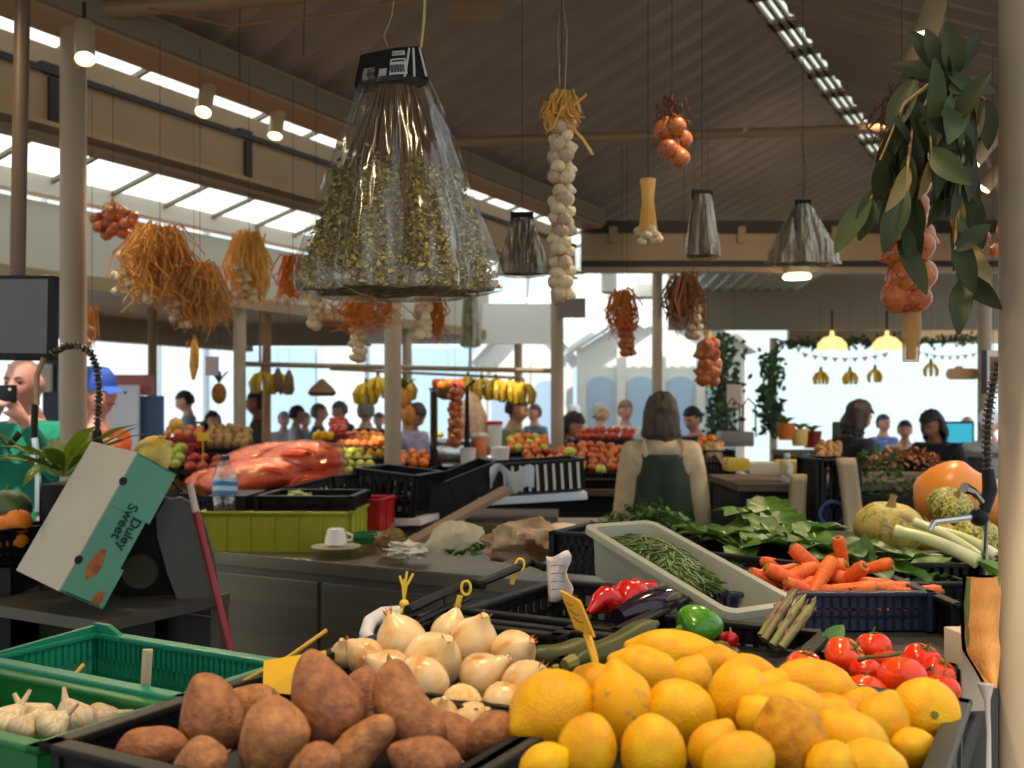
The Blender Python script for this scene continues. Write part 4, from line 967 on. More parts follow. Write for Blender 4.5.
def text(s, size, M, m, parent, name):
    cu = bpy.data.curves.new(name, 'FONT'); cu.body = s; cu.size = size; cu.extrude = .0004; cu.offset = size*.014
    t = bpy.data.objects.new(name, cu); C.objects.link(t); bpy.context.view_layer.update()
    me = bpy.data.meshes.new_from_object(t.evaluated_get(bpy.context.evaluated_depsgraph_get())); bpy.data.objects.remove(t)
    me.transform(M); me.materials.clear(); me.materials.append(m)
    o = bpy.data.objects.new(name, me); C.objects.link(o); o.parent = parent; return o
m_print = mat('dark_print', (22, 52, 50), rough=.6)
def side(a, b):                              # text frame on the mint side: reads down the long edge
    X = Vector((0, 1, 0)); Y = Vector((0, 0, -1)); Z = Vector((-1, 0, 0)); m = Matrix((X, Y, Z)).transposed().to_4x4(); m.translation = Vector((-.0012, L2*a, -L3*b)); return m
text('Sweet', .040, side(.31, .40), m_print, cb, 'lettering'); text('Duley', .038, side(.38, .62), m_print, cb, 'lettering')
for a, b, w_, h_ in ((.75, .40, .042, .017), (.94, .80, .02, .012)):
    mb = MB().ball((0, 0, 0), (.0008, w_, h_), 18, 10, f=lambda p: p*(1+.25*nz(p, 1.3, 3)), M=TR((-.001, L2*a, -L3*b)))
    mb.obj('potato_picture', mat('printed_potato', (190, 112, 60), (150, 76, 40), scale=30, rough=.6), cb)
MB().box2((-.001, L2*.985, -L3*.9), (.0, L2*.99, -L3*.15)).obj('slot', m_dark, cb, False)
MB().box2((L1*.35, L2-.004, -D*.6), (L1*.65, L2+.001, -D*.35)).obj('hand_hole', m_dark, cb, False)
sca = thing('weighing_scale', 'dark weighing scale with grey rounded side behind the tilted carton', 'scale', at(188, 604, 2.86))
poly = [(-.02, 0), (.09, 0), (.075, .12), (.05, .22), (.02, .285), (-.02, .31), (-.06, .30), (-.085, .26), (-.08, .2), (-.055, .1)]
MB().prism(poly, .05, TR((0, 0, 0), (PI/2, 0, .3))).obj('side_cover', mat('grey_cover', (84, 82, 78), rough=.5), sca)
MB().box((-.12, .06, .16), (.2, .16, .28), (0, .2, .3), bev=.02).obj('body', m_black, sca)
MB().lathe([(.045, 0), (.05, .01), (.045, .015)], 20, TR((-.12, -.045, .1), (PI/2, 0, .3))).obj('dial', mat('dial_glass', (70, 66, 50), rough=.2), sca)
tag(MB().box((0, 0, .665), (.34, .22, 1.33), (0, 0, 0)).obj('black_box', m_black, None, False, loc=(-1.22, 3.05, 0)), 'tall black box under the melon and the leaves behind the carton', 'box')
tag(MB().ball((0, 0, 0), (.055, .055, .066), 26, 18).tube([(0, 0, .06), (0, 0, .075)], .006, 6).obj('melon', mat('netted_melon', (228, 200, 84), (206, 160, 58), c3=(234, 212, 116), scale=7, rough=.6, bump=.6, bscale=26, detail=8), None, loc=at(152, 457, 2.95), rot=(.3, .5, 0)), 'yellow netted melon on the carton edge by the orange cap man', 'melon')
tag(MB().grid(lambda a, b: (-.06+.12*a, -.02+.05*b, .012*math.sin(a*5)-.03*b), 8, 4).obj('orange_paper', mat('orange_paper', (232, 160, 70), rough=.6), None, loc=at(184, 483, 2.95)), 'sheet of orange paper lying behind the carton corner', 'paper')
tag(MB().tube([at(163, 476, 2.8), at(175, 484, 2.78), at(184, 495, 2.76)], [.012, .008, .002], 6, flat=.4).obj('black_strap', m_black), 'black strap end sticking out behind the carton corner', 'strap')
bunch('corn_plant', 'yellow-green leafy plant behind the tilted carton', at(62, 468, 2.92)-Vector((0, 0, .02)), 22, .24, .055, mat('corn_leaf', (120, 142, 40), (92, 124, 40), scale=5, rough=.45, translucent=.35), up=1.0, seed=12, cat='plant')
k = crate('crate', 'black crate of oranges and a melon at the left edge', at(2, 560, 2.95), (.22, .22, .10), m_black, rotz=YAW, rows=1)
for i, (x, y, lb) in enumerate(((6, 527, 'orange at the left edge of the picture'), (18, 522, 'orange beside the tilted carton at the left edge'), (14, 540, 'lower orange at the left edge'))):
    spawn(ORA, at(x, y, 2.9), aim((.1*i, -.2, 1)), .040, lb, 'orange', 'oranges at the left edge')
tag(MB().ball((0, 0, 0), (.07, .06, .055), 22, 14).tube([(0, 0, .05), (0, 0, .07)], .006, 6).obj('melon', mat('green_melon', (86, 110, 62), (56, 80, 44), scale=8, rough=.5), None, loc=at(8, 508, 3.0)), 'dark green melon at the left edge behind the oranges', 'melon')
tag(MB().box((0, 0, .55), (.3, .3, 1.1)).obj('black_box', m_black, None, False, loc=(at(2, 0, 2.98).x-.06, 3.0, 0)), 'black box under the crate at the left edge', 'box')
br = thing('broom', 'red broom handle with pale top leaning on the counter', 'broom', at(232, 655, 2.72))
o0 = at(232, 655, 2.72); MB().tube([at(196, 512, 2.8)-o0, (0, 0, 0)], .010, 10).obj('handle', mat('red_lacquer', (150, 18, 24), rough=.3), br)
MB().tube([at(190, 484, 2.82)-o0, at(196, 513, 2.8)-o0], [.009, .011], 10).obj('handle_cap', mat('pale_cap', (190, 180, 168), rough=.4), br)
MB().tube([(0, 0, .0), (.01, -.01, -.03)], .014, 10).obj('collar', m_black, br)
o2 = Vector((.19, -.13, -o0.z)); MB().tube([(.01, -.01, -.03), o2+Vector((0, 0, .1))], .010, 8).obj('lower_handle', mat('red_lacquer', (150, 18, 24)), br)
MB().box(o2+Vector((0, 0, .06)), (.26, .05, .10), bev=.01).obj('bristles', m_straw, br)
tag(MB().box((0, 0, .12), (.40, .2, .24), bev=.003).obj('carton', mat('brown_card', (120, 92, 66), rough=.8), None, loc=(-.86, 2.22, .70), rot=(0, 0, -.15)), 'low brown cardboard carton in the dark gap behind the teal crate', 'carton')
st_ = thing('step_stool', 'dark stool in the gap behind the teal crate', 'stool', (-.86, 2.22, 0))
MB().box((0, 0, .685), (.46, .3, .03)).obj('seat', m_black, st_, False)
for x in (-.19, .19):
    for y in (-.11, .11): MB().box((x, y, .335), (.03, .03, .67)).obj('leg', m_black, st_, False)
tv = thing('wall_screen', 'flat grey screen on a pole at the upper left', 'screen', at(10, 318, 2.95)); tv.rotation_euler = (0, .02, -.18)
MB().box((0, 0, 0), (.30, .035, .25), bev=.006).obj('casing', m_black, tv)
MB().box((0, -.018, .004), (.272, .004, .216)).obj('display', mat('screen_grey', (78, 80, 78), rough=.18), tv, False)
MB().tube([(0, .03, -.05), (0, .03, 1.3)], .022, 12).obj('mount_pole', mat('brown_pole', (96, 76, 58), rough=.45), tv)
def springtap(label, pth, d, base):
    k = thing('spray_tap', label, 'tap', at(*base, d)); o0 = at(*base, d); pt = [at(x, y, d)-o0 for x, y in pth]
    coil(pt, .010, k, wire=.0028); MB().tube(pt, .007, 8).obj('hose', m_dark, k); return k, o0
k, o0 = springtap('coiled spray tap arching in front of the left column', [(52, 353), (66, 346), (80, 345), (91, 353), (97, 368), (99, 388), (98, 410), (97, 432)], 2.9, (97, 448))
MB().tube([at(97, 430, 2.9)-o0, at(97, 440, 2.9)-o0, (0, 0, 0)], [.012, .016, .018], 10).obj('grip', m_black, k)
MB().tube([(0, 0, 0), (0, 0, -.12)], .009, 8).obj('riser', m_chrome, k)
k = thing('spray_tap', 'straight tap with black grip below the screen', 'tap', at(38, 456, 2.88)); o0 = at(38, 456, 2.88)
MB().tube([at(44, 358, 2.88)-o0, at(37, 375, 2.88)-o0, at(37, 405, 2.88)-o0], .008, 8).obj('pipe', mat('brass_pipe', (150, 116, 84), rough=.35, metal=.7), k)
MB().tube([at(35, 404, 2.88)-o0, at(34, 438, 2.88)-o0], .010, 10).obj('grip', m_black, k)
MB().tube([at(34, 438, 2.88)-o0, at(36, 452, 2.88)-o0], .011, 10).lathe([(.02, -.004), (.02, .004)], 12).tube([(0, 0, 0), (0, 0, -.16)], .009, 8).obj('riser', m_chrome, k)
# ---------------------------------------------------------------- the stainless counter and what stands on it
ct = thing('steel_counter', 'long stainless counter with plain front panels', 'counter', W(-2.05, 3.17, 0), YAW)
m_ss = mat('stainless', (128, 120, 104), (112, 106, 94), scale=1.5, rough=.38, metal=.75, stretch=(.4, 1, 8))
MB().box((0, 0, .995), (1.64, .86, .05), bev=.004).obj('worktop', m_ss, ct, False)
MB().box((0, 0, .5), (1.58, .80, .94)).obj('body', m_tub, ct, False)
for x in (-.53, 0, .53): MB().box((x, -.405, .52), (.51, .012, .84), bev=.003).obj('door', m_ss, ct, False)
yt = crate('tub', 'lime yellow plastic tub on the stainless counter', (-.88, 3.92, 1.02), (.57, .36, .145), m_lime, rotz=-.03, rows=0, floor=.1, cat='tub')
crate('tray', 'black tray of lettuce across the lime tub', (-.78, 3.95, 1.165), (.36, .32, .055), m_black, rotz=-.05, rows=1, pitch=.09, cat='tray')
tag(MB().box((0, 0, .03), (.15, .28, .06), bev=.004).obj('black_box', m_black, None, False, loc=(-1.08, 3.93, 1.165), rot=(0, 0, -.05)), 'small black box across the lime tub under the water bottle', 'box')
bo = thing('water_bottle', 'clear water bottle with blue label and dark cap', 'bottle', at(225, 511, 3.80))
zb = lambda q: q*.001
MB().lathe([(.001, .001), (.040, .0), (.045, .008), (.045, .055), (.042, .06), (.045, .065), (.0455, .125), (.043, .14), (.032, .168), (.017, .186), (.015, .196)], 24, cap=False).obj('body', film('bottle_plastic', base=.12, gloss=.5, rough=.08, haze=.10), bo)
MB().lathe([(.0462, .066), (.0462, .122)], 24, cap=False).obj('label', mat('bottle_label', (60, 130, 190), (196, 214, 226), scale=9, rough=.4, wave='Z'), bo)
MB().lathe([(.017, .192), (.017, .21), (.012, .212)], 16).obj('cap', mat('navy_cap', (26, 34, 58), rough=.4), bo)
m_china = mat('white_china', (222, 216, 206), rough=.2)
cu = thing('coffee_cup', 'white coffee cup turned over on a saucer', 'cup', at(336, 547, 3.64))
MB().lathe([(.001, .012), (.042, .012), (.040, .03), (.030, .066), (.022, .07), (.001, .07)], 24, cap=False).obj('bowl', m_china, cu)
MB().tube([(.038, 0, .024), (.056, 0, .026), (.06, 0, .042), (.034, 0, .054)], .005, 8).obj('handle', m_china, cu)
sa = MB().lathe([(.001, 0), (.045, .0), (.088, .012), (.09, .015), (.045, .006), (.001, .005)], 28, cap=False).obj('saucer', m_china, None, loc=at(336, 550, 3.62)); tag(sa, 'white saucer under the coffee cup', 'saucer')
def lump(name, label, loc, r, m, sd=1, amp=.25, fr=1.8, cat='bag', rot=(0, 0, 0), seg=28, solid=True):
    o = MB().ball(seg=seg, ring=seg*2//3, f=lambda p: Vector((p.x, p.y, max(p.z, -.55)))*(1+amp*nz(p, fr, sd)+amp*.5*nz(p, fr*2.4, sd+3))).obj(name, m, None, loc=loc, rot=rot)
    o.scale = r; return tag(o, label, cat)
lump('paper_wrap', 'brown paper wrap twisted up on the counter behind the saucer', at(391, 542, 3.62), (.05, .05, .045), mat('brown_paper', (120, 92, 40), (84, 64, 30), scale=9, rough=.7), 3, .4)
MB().tube([(0, 0, .5), (.1, 0, 1.0), (.2, .1, 1.5)], [.4, .25, .1], 7).obj('twist', mat('brown_paper', (120, 92, 40)), bpy.data.objects['paper_wrap'])
lump('crumpled_paper', 'crumpled white paper on the front edge of the counter', at(408, 551, 3.45), (.065, .05, .03), mat('white_tissue', (206, 200, 184), rough=.7), 5, .7, 2.6)
lump('plastic_bag', 'clear plastic bag slumped on the stainless counter', at(458, 541, 3.30), (.10, .08, .062), film('bag_film', (226, 222, 200), base=.12, gloss=.6, rough=.25, haze=.35), 7, .2)
lump('sack', 'brown and white crumpled sack at the end of the counter', at(525, 545, 3.05), (.125, .09, .075), mat('sack_cloth', (124, 80, 44), (178, 156, 126), scale=1.3, rough=.75), 9, .35)
lump('plastic_bag', 'pale crumpled plastic bag right of the brown sack', at(560, 540, 3.1), (.07, .06, .05), mat('pale_plastic', (196, 180, 150), rough=.4), 12, .35)
for i, (x, y) in enumerate(((450, 556), (462, 556), (472, 557), (483, 551), (492, 558), (478, 554))):
    bunch('sprout', ('sprig of greens at the left on the counter edge', 'second sprig of greens from the left on the counter edge', 'pale sprout in the middle on the counter edge', 'dark sprig standing up by the brown sack', 'pale sprout right at the brown sack', 'small sprig behind the pale sprouts')[i], at(x, y, 3.22), 5, .035, .03, m_pale if i in (2, 4) else m_dkgr, seed=20+i, up=1.0, stems=False)
gb = thing('green_bowl', 'small green plastic bowl beside the lime tub', 'bowl', at(366, 538, 3.75)); tub(.09, .07, .04, .02, m_grn, gb, .003)
rc = crate('tub', 'red plastic tub behind the right end of the lime tub', (-.66, 4.2, 1.03), (.28, .2, .15), mat('red_plastic', (170, 26, 28), rough=.4), rotz=-.2, rows=0, cat='tub')
# ---------------------------------------------------------------- second row: crates, carrot bags, ramp boards
def table(name, label, c, size, rotz, m=None, cat='table', body=True):
    k = thing(name, label, cat, (c[0], c[1], 0), rotz); lx, ly, h = size
    MB().box((0, 0, h-.02), (lx, ly, .04), bev=.003).obj('top', m or m_wood, k, False)
    if body: MB().box((0, 0, (h-.04)/2), (lx*.94, ly*.92, h-.06)).obj('skirt', m_cloth, k, False)
    for x in (-1, 1):
        for y in (-1, 1): MB().box((x*(lx/2-.03), y*(ly/2-.03), (h-.04)/2), (.045, .045, h-.04)).obj('leg', m_black, k, False)
    return k
table('table', 'dark table behind the stainless counter carrying black crates', (-.78, 4.85, 0), (2.0, .72, 1.04), -.06)
crate('crate', 'black crate under the heap of red-bagged carrots', (-1.28, 4.75, 1.05), (.62, .5, .12), m_black, rotz=-.1, rows=1)
m_cbag = film('carrot_bag_film', (255, 196, 170), base=.10, gloss=.55, rough=.15, wr=9)
m_cin = mat('bagged_carrot', (244, 104, 48), (222, 66, 34), scale=5, rough=.4, stretch=(1, 6, 6))
for i, (x, y, d, rx, ry, rz, ro, lb) in enumerate(((256, 478, 4.62, .24, .16, .085, .15, 'bag of carrots in the middle of the red heap, nearest'), (300, 462, 4.75, .22, .16, .09, -.3, 'topmost bag of carrots at the right of the heap'),
                                              (218, 482, 4.7, .15, .12, .06, .3, 'bag of carrots at the left end behind the bottle'), (270, 460, 4.9, .22, .16, .08, .1, 'bag of carrots at the back of the heap'), (312, 482, 4.66, .16, .12, .07, .5, 'bag of carrots at the right lower end'))):
    o = lump('carrot_bag', lb, at(x, y, d), (rx, ry, rz), m_cin, 30+i, .12, 1.6, 'bag of carrots', (0, -.12, ro)); o['group'] = 'bags of carrots'
    for q in range(13):
        yy = -.85+1.7*q/12+R.uniform(-.05, .05); zz = math.sqrt(max(.05, 1-yy*yy))*.86; xx = R.uniform(-.3, .3); Lh = .62*math.sqrt(max(.1, 1-yy*yy)); sk = R.uniform(-.15, .15)
        MB().tube([(xx+Lh*(u*2-1), yy+sk*(u-.5), zz-.38*(u*2-1)**2*(1 if zz > .5 else .3)) for u in (0, .25, .5, .75, 1)], [.07, .16, .19, .2, .14], 8).obj('carrot', m_cin, o)
    o2 = MB().ball(seg=28, ring=18, f=lambda p: Vector((p.x, p.y, max(p.z, -.55)))*(1.10+.18*nz(p, 2.4, 40+i)+.08*nz(p, 6, i))).obj('film', m_cbag, o)
crate('crate', 'black slatted crate tilted beside the carrot bags', (-.80, 4.45, 1.06), (.36, .34, .17), m_black, rotz=-.55, rows=1, pitch=.03, rot=(0, -.22, -.5))
crate('crate', 'second black slatted crate, on the white board', (-.52, 4.50, 1.09), (.28, .32, .19), m_black, rotz=-.25, rows=1, pitch=.04, rot=(0, .10, -.3))
tag(MB().box((0, 0, 0), (.36, .36, .03), bev=.003).obj('white_board', m_china, None, loc=(-.52, 4.48, 1.065), rot=(0, -.04, -.25)), 'white board under the second slatted crate', 'board')
tag(MB().box((0, 0, 0), (.62, .10, .02), (0, 0, 0)).obj('plank', mat('grey_plank', (124, 104, 84), rough=.7), None, loc=at(448, 522, 4.15), rot=(0, -.42, .5)), 'grey wooden plank sloping up to the white tray', 'plank')
crate('crate', 'solid black crate tilted up above the plank', (-.25, 4.7, 1.10), (.42, .34, .15), m_black, rows=0, rot=(0, -.36, .25))
crate('crate', 'black crate with pale metal slats beside the solid black crate', (.12, 4.75, 1.17), (.40, .30, .14), m_black, rows=0, rot=(0, -.06, .12))
kk = bpy.data.objects[[o.name for o in C.objects if o.get('label', '').startswith('black crate with pale metal')][0]]
mb = MB()
for q in range(10): mb.box((-.17+q*.038, -.165, .07), (.012, .004, .12))
mb.obj('metal_slat', m_steel2, kk, False)
tag(MB().box((0, 0, 0), (.5, .34, .035), bev=.004).obj('white_tray', mat('tray_white', (206, 214, 220), rough=.3), None, loc=(.08, 4.72, 1.145), rot=(0, -.05, .1)), 'white tray under the slatted metal-striped crate', 'tray')
tag(MB().grid(lambda a, b: (-.1+.2*a, .06*math.sin(a*6)+.05*b, -.1*b+.02*math.sin(a*9)), 10, 6).obj('plastic_sheet', mat('sheet_white', (214, 222, 226), rough=.25, translucent=.3), None, loc=at(512, 468, 4.5)), 'white plastic sheet folded over the crate corner', 'sheet')
tag(MB().box((0, 0, 0), (.3, .2, .015)).obj('cardboard_lid', mat('cardboard', (176, 148, 112), rough=.8), None, loc=(-.38, 5.12, 1.12), rot=(.5, 0, .2)), 'brown cardboard lid lying behind the black crates', 'lid')
bunch('lettuce', 'pale lettuce sticking out of the black tray by the bottle', at(300, 500, 4.0), 9, .07, .06, m_pale, seed=50, up=.5)
bunch('lettuce', 'green lettuce inside the tilted slatted crate', at(325, 490, 4.45), 9, .09, .08, m_pale, seed=51, up=.7)
# ---------------------------------------------------------------- further stalls with heaps of fruit
def heap(pr, name, label, cat, group, x0, x1, y0, y1, d, dia, seed=0, dd=.5, box=True, boxlabel=None, m=None, zt=None):
    """individual fruit in staggered rows rising away from us, over their crate"""
    r = random.Random(seed); rows = max(1, int((y1-y0)/(dia*.62))); pr = pr if isinstance(pr, list) else [pr]; n = 0
    for j in range(rows):
        u = j/max(1, rows-1); y = y1-dia*.5-(y1-y0-dia)*u; k = max(1, int((x1-x0)/(dia*.92)))
        for i in range(k):
            x = x0+dia*.5+(x1-x0-dia)*((i+(.25 if j % 2 else 0))/max(1, k-.75))+r.uniform(-.1, .1)*dia
            hump = 1-(abs((x-(x0+x1)/2)/((x1-x0)/2+1e-6))**3)*.3*u
            p = at(x, y1-(y1-y)*hump, d-dd/2+dd*u); s_ = dia*(d-dd/2+dd*u)/2000*r.uniform(.88, 1.08)
            spawn(pr[n % len(pr)], p, aim((r.gauss(0, .5), r.gauss(-.2, .5), 1), r.random()*6), s_, label, cat, group); n += 1
    if box:
        a, b = at(x0, y1, d-dd/2), at(x1, y1, d-dd/2); w_ = b.x-a.x
        hh = max(.06, a.z-zt) if zt else .13; crate('crate', boxlabel, ((a.x+b.x)/2, d, a.z-hh), (w_*1.06, dd+.24, hh), m or m_black, rotz=0, rows=1, floor=max(.01, hh-.05))
def bigstall(label, px0, px1, d, dep, zt, m=None):
    a, b = at(px0, 0, d), at(px1, 0, d)
    return table('fruit_stall', label, ((a.x+b.x)/2, d), (b.x-a.x, dep, zt), 0, m, 'stall')
bigstall('fruit stall at the left behind the bottle', 132, 262, 6.65, 1.5, 1.10)
heap(POT, 'potato', 'brown potato in the heap behind the left column', 'potato', 'potatoes left of the middle column', 205, 252, 424, 448, 7.0, 9, 1, boxlabel='crate under the brown potatoes', zt=1.10)
heap(APP, 'apple', 'red apple in the low heap left of the water bottle', 'apple', 'red apples on the left stall', 184, 222, 452, 472, 6.2, 11, 2, boxlabel='crate under the red apples', zt=1.10)
heap(GAP, 'apple', 'green apple in the heap right of the netted melon', 'apple', 'green apples on the left stall', 158, 186, 440, 470, 6.2, 12, 3, boxlabel='crate under the green apples by the melon', zt=1.10)
heap(PEA, 'peach', 'peach in the tray at the far left of the left stall', 'peach', 'peaches on the left stall', 164, 204, 424, 438, 7.0, 9, 4, boxlabel='crate under the peaches on the left stall', m=mat('red_crate', (176, 40, 44), rough=.5), zt=1.10)
tag(MB().ball((0, 0, 0), (.05, .05, .045), 18, 12).tube([(0, 0, .04), (0, 0, .055)], .006, 5).obj('melon', mat('yellow_melon', (232, 176, 70), rough=.5), None, loc=at(176, 424, 7.1)), 'round yellow melon on top of the left stall', 'melon')
k = thing('price_flag', 'yellow price flag standing among the potatoes', 'price tag', at(203, 460, 6.4)); MB().box((0, 0, .15), (.075, .004, .055)).obj('card', m_yel, k, False); MB().tube([(0, 0, -.02), (0, 0, .13)], .005, 5).obj('stick', m_yel, k)
bigstall('fruit stall in the middle behind the carrot bags', 268, 392, 6.7, 1.6, 1.05)
heap(GAP, 'apple', 'green apple in the front heap left of the middle column', 'apple', 'green apples on the middle stall', 314, 376, 446, 476, 6.2, 11, 5, boxlabel='crate under the green apples of the middle stall', zt=1.05)
heap(PEA, 'peach', 'orange peach in the heap under the man in black', 'peach', 'peaches on the middle stall', 336, 386, 430, 448, 6.9, 9, 6, boxlabel='crate under the peaches of the middle stall', zt=1.05)
heap(LIM, 'lemon', 'small yellow lemon in the heap by the middle column', 'lemon', 'lemons on the middle stall', 356, 388, 442, 458, 6.6, 9, 7, boxlabel='crate under the small lemons', zt=1.05)
heap(LIM, 'lemon', 'small yellow lemon in the tilted row at the back left', 'lemon', 'lemons at the back of the middle stall', 313, 336, 430, 440, 7.0, 8, 8, boxlabel='crate under the back row of lemons', zt=1.05)
heap(APP, 'apple', 'red fruit in the raised tray above the peaches', 'apple', 'red fruit in the raised tray', 328, 348, 416, 434, 7.15, 7, 9, boxlabel='raised red tray above the peaches', m=mat('red_crate', (176, 40, 44)), zt=1.05)
bigstall('stall between the two middle columns with scales and jars', 398, 520, 6.8, 1.1, 1.14, mat('pale_top', (190, 176, 150), rough=.5))
heap(ORA, 'orange', 'orange in the heap right of the middle column', 'orange', 'oranges right of the middle column', 396, 432, 448, 468, 6.5, 10, 10, boxlabel='crate under the oranges right of the column', zt=1.14)
heap(GAP, 'apple', 'green apple behind the scale on the jar stall', 'apple', 'green apples on the jar stall', 434, 456, 430, 444, 7.1, 8, 11, boxlabel='crate under the green apples behind the scale', zt=1.14)
for i, (x, y, d, r_, h_, c, lb) in enumerate(((480, 458, 6.5, .05, .16, (214, 128, 84), 'orange drink tub on the jar stall'), (494, 452, 6.6, .055, .2, (206, 214, 206), 'clear stacked cups with a red lid on the jar stall'), (468, 464, 6.4, .05, .1, (226, 226, 222), 'white tub at the front of the jar stall'), (500, 466, 6.4, .06, .12, (220, 214, 214), 'pale jar at the right front of the jar stall'))):
    k = thing('jar', lb, 'jar', at(x, y, d)-Vector((0, 0, .02))); MB().lathe([(r_*.85, 0), (r_, h_), (r_*.95, h_)], 18).obj('body', mat('jar_%d' % i, c, rough=.3), k)
    MB().lathe([(r_*1.05, h_), (r_*1.05, h_+.02), (r_*.9, h_+.025)], 18).obj('lid', mat('red_lid', (176, 40, 40), rough=.4) if i == 1 else m_china, k)
k = thing('weighing_scale', 'chrome weighing scale on the jar stall', 'scale', at(452, 466, 6.5)); MB().box((0, 0, .08), (.2, .2, .14), bev=.02).obj('body', m_chrome, k); MB().box((0, 0, .17), (.26, .22, .02)).obj('pan', m_chrome, k)
k = thing('spray_tap', 'dark coiled tap standing on the jar stall', 'tap', at(434, 446, 6.4)); MB().tube([(0, 0, -.22), (0, 0, .36)], .014, 8).obj('riser', m_black, k); coil([(0, 0, 0), (0, 0, .36)], .022, k, wire=.006); MB().tube([(0, 0, -.12), (0, 0, -.02)], .026, 8).obj('grip', m_black, k)
k = thing('spray_tap', 'second dark tap on the jar stall by the garlic sack', 'tap', at(467, 446, 6.4)); MB().tube([(0, 0, -.12), (0, 0, .02), (0, 0, .38), (.05, 0, .42)], [.024, .02, .010, .010], 8).obj('riser', m_black, k)
bigstall('fruit stall right of the second column with persimmons', 506, 640, 7.15, 1.8, 1.05)
heap(PER, 'persimmon', 'persimmon in the large heap left of the apron woman', 'persimmon', 'persimmons left of the apron woman', 556, 628, 440, 472, 6.7, 10, 12, boxlabel='black crate under the large heap of persimmons', zt=1.05)
heap(PER, 'persimmon', 'persimmon in the front heap by the second column', 'persimmon', 'persimmons by the second column', 522, 566, 446, 470, 6.6, 10, 13, boxlabel='black crate under the front persimmons', zt=1.05)
heap(TOS, 'tomato', 'small tomato in the raised tray above the persimmons', 'tomato', 'tomatoes in the raised tray', 576, 636, 426, 440, 7.6, 8, 14, boxlabel='raised black tray of tomatoes above the persimmons', zt=1.05)
heap([ORA, GAP, PEA], 'mixed_fruit', 'mixed fruit in the heap left of the second column', 'fruit', 'mixed fruit left of the second column', 506, 550, 432, 452, 7.4, 9, 15, boxlabel='crate under the mixed fruit', zt=1.05)
for i, (x, y) in enumerate(((580, 466), (601, 470), (570, 452))): spawn(GAP, at(x, y, 6.35), aim((.1, -.3, 1)), .036, ('green fruit at the front of the persimmon heap', 'green fruit at the right front of the persimmon heap', 'green fruit on the persimmon heap by the column')[i], 'fruit')
k = thing('cabinet', 'cream cupboard below the persimmons', 'cabinet', at(584, 545, 5.4)); k.location.z = 0
MB().box((0, 0, .46), (.26, .4, .92), bev=.006).obj('body', m_steel, k); MB().box((-.06, -.205, .48), (.11, .012, .78), bev=.003).obj('door', m_steel2, k); MB().box((.065, -.205, .48), (.11, .012, .78), bev=.003).obj('door', m_steel2, k); MB().box((0, 0, .93), (.29, .43, .03)).obj('top', m_steel, k)
# stalls to the right of the woman
bigstall('dark stall right of the woman with bottles and yellow packs', 722, 812, 5.6, .8, 1.165)
bigstall('dark stall further right below the dark-haired woman', 815, 960, 6.2, .9, 1.14)
heap(ORA, 'orange', 'orange in the heap right of the apron woman', 'orange', 'oranges right of the apron woman', 694, 728, 434, 450, 7.0, 10, 16, boxlabel='crate under the oranges right of the apron woman', zt=1.12)
bigstall('stall behind the apron woman with oranges', 690, 735, 7.0, .7, 1.12)
heap(POT, 'potato', 'brown bulb in the basket behind the wooden boards', 'potato', 'brown bulbs behind the boards', 816, 842, 440, 460, 5.9, 8, 17, boxlabel='basket crate behind the wooden boards', m=mat('basket_brown', (112, 80, 48), rough=.8), zt=1.14)
for i, (x0, x1, y) in enumerate(((724, 748, 468), (746, 778, 472), (776, 802, 470))):
    tag(MB().box((0, 0, .03), ((x1-x0)*.0053, .12, .07), bev=.015).obj('packet', mat('yellow_pack' if i != 1 else 'white_pack', (222, 180, 60) if i != 1 else (216, 196, 160), rough=.4), None, loc=at((x0+x1)/2, y, 5.4)+Vector((0, 0, -.01))), ('yellow packet left on the dark stall', 'pale crumpled packet between two yellow ones', 'yellow packet right on the dark stall')[i], 'packet')
for i, (x, y, c) in enumerate(((787, 492, (206, 214, 206)), (806, 492, (120, 160, 200)))):
    k = thing('water_bottle', ('clear bottle on the dark stall', 'bottle with blue cap on the dark stall')[i], 'bottle', at(x, y, 5.3)); MB().lathe([(.035, 0), (.036, .13), (.014, .18), (.014, .19)], 16).obj('body', film('bottle_plastic'), k); MB().lathe([(.017, .186), (.017, .206)], 12).obj('cap', mat('cap_%d' % i, (70, 110, 170) if i else (200, 220, 210), rough=.4), k)
for i, (x0, x1, y0, y1, d, lb) in enumerate(((790, 806, 474, 545, 4.3, 'shorter wooden board standing behind the greens'), (845, 864, 458, 545, 4.2, 'taller curved wooden board standing behind the pumpkin'))):
    w_ = (x1-x0)*d/1000; h_ = (y1-y0)*d/1000
    tag(MB().grid(lambda a, b: (w_*(a-.5)+(.04*b*b*(-1 if i else 0)), .02*math.sin(b*PI), h_*(b-1)), 4, 10).obj('board', mat('pale_board', (172, 150, 116), (156, 132, 100), scale=4, rough=.6, stretch=(6, 1, 1)), None, loc=at((x0+x1)/2, y0, d)+Vector((0, 0, 0))), lb, 'board')
    b = bpy.data.objects[[o.name for o in C.objects if o.get('label') == lb][0]]; md = b.modifiers.new('s', 'SOLIDIFY'); md.thickness = .02
crate('crate', 'tall black crate between the two wooden boards', at(828, 545, 4.4), (.16, .3, .38), m_black, rotz=0, rows=1)
table('table', 'dark table behind the greens holding the wooden boards', (1.45, 4.45), (1.5, .6, .96), -.05)
tag(MB().tube([Vector((.052*math.cos(2*PI*q/24), 0, .052*math.sin(2*PI*q/24))) for q in range(25)], .009, 8, cap=False).obj('blue_ring', mat('blue_rubber', (36, 58, 104), rough=.4), None, loc=at(832, 514, 4.24)), 'dark blue ring leaning between the wooden boards', 'ring')
herbheap('green_bush', 'dark green leafy heap right of the tall wooden board', at(872, 478, 4.5)-Vector((0, 0, .10)), .22, .12, .22, 420, m_dkgr, .04, 8)
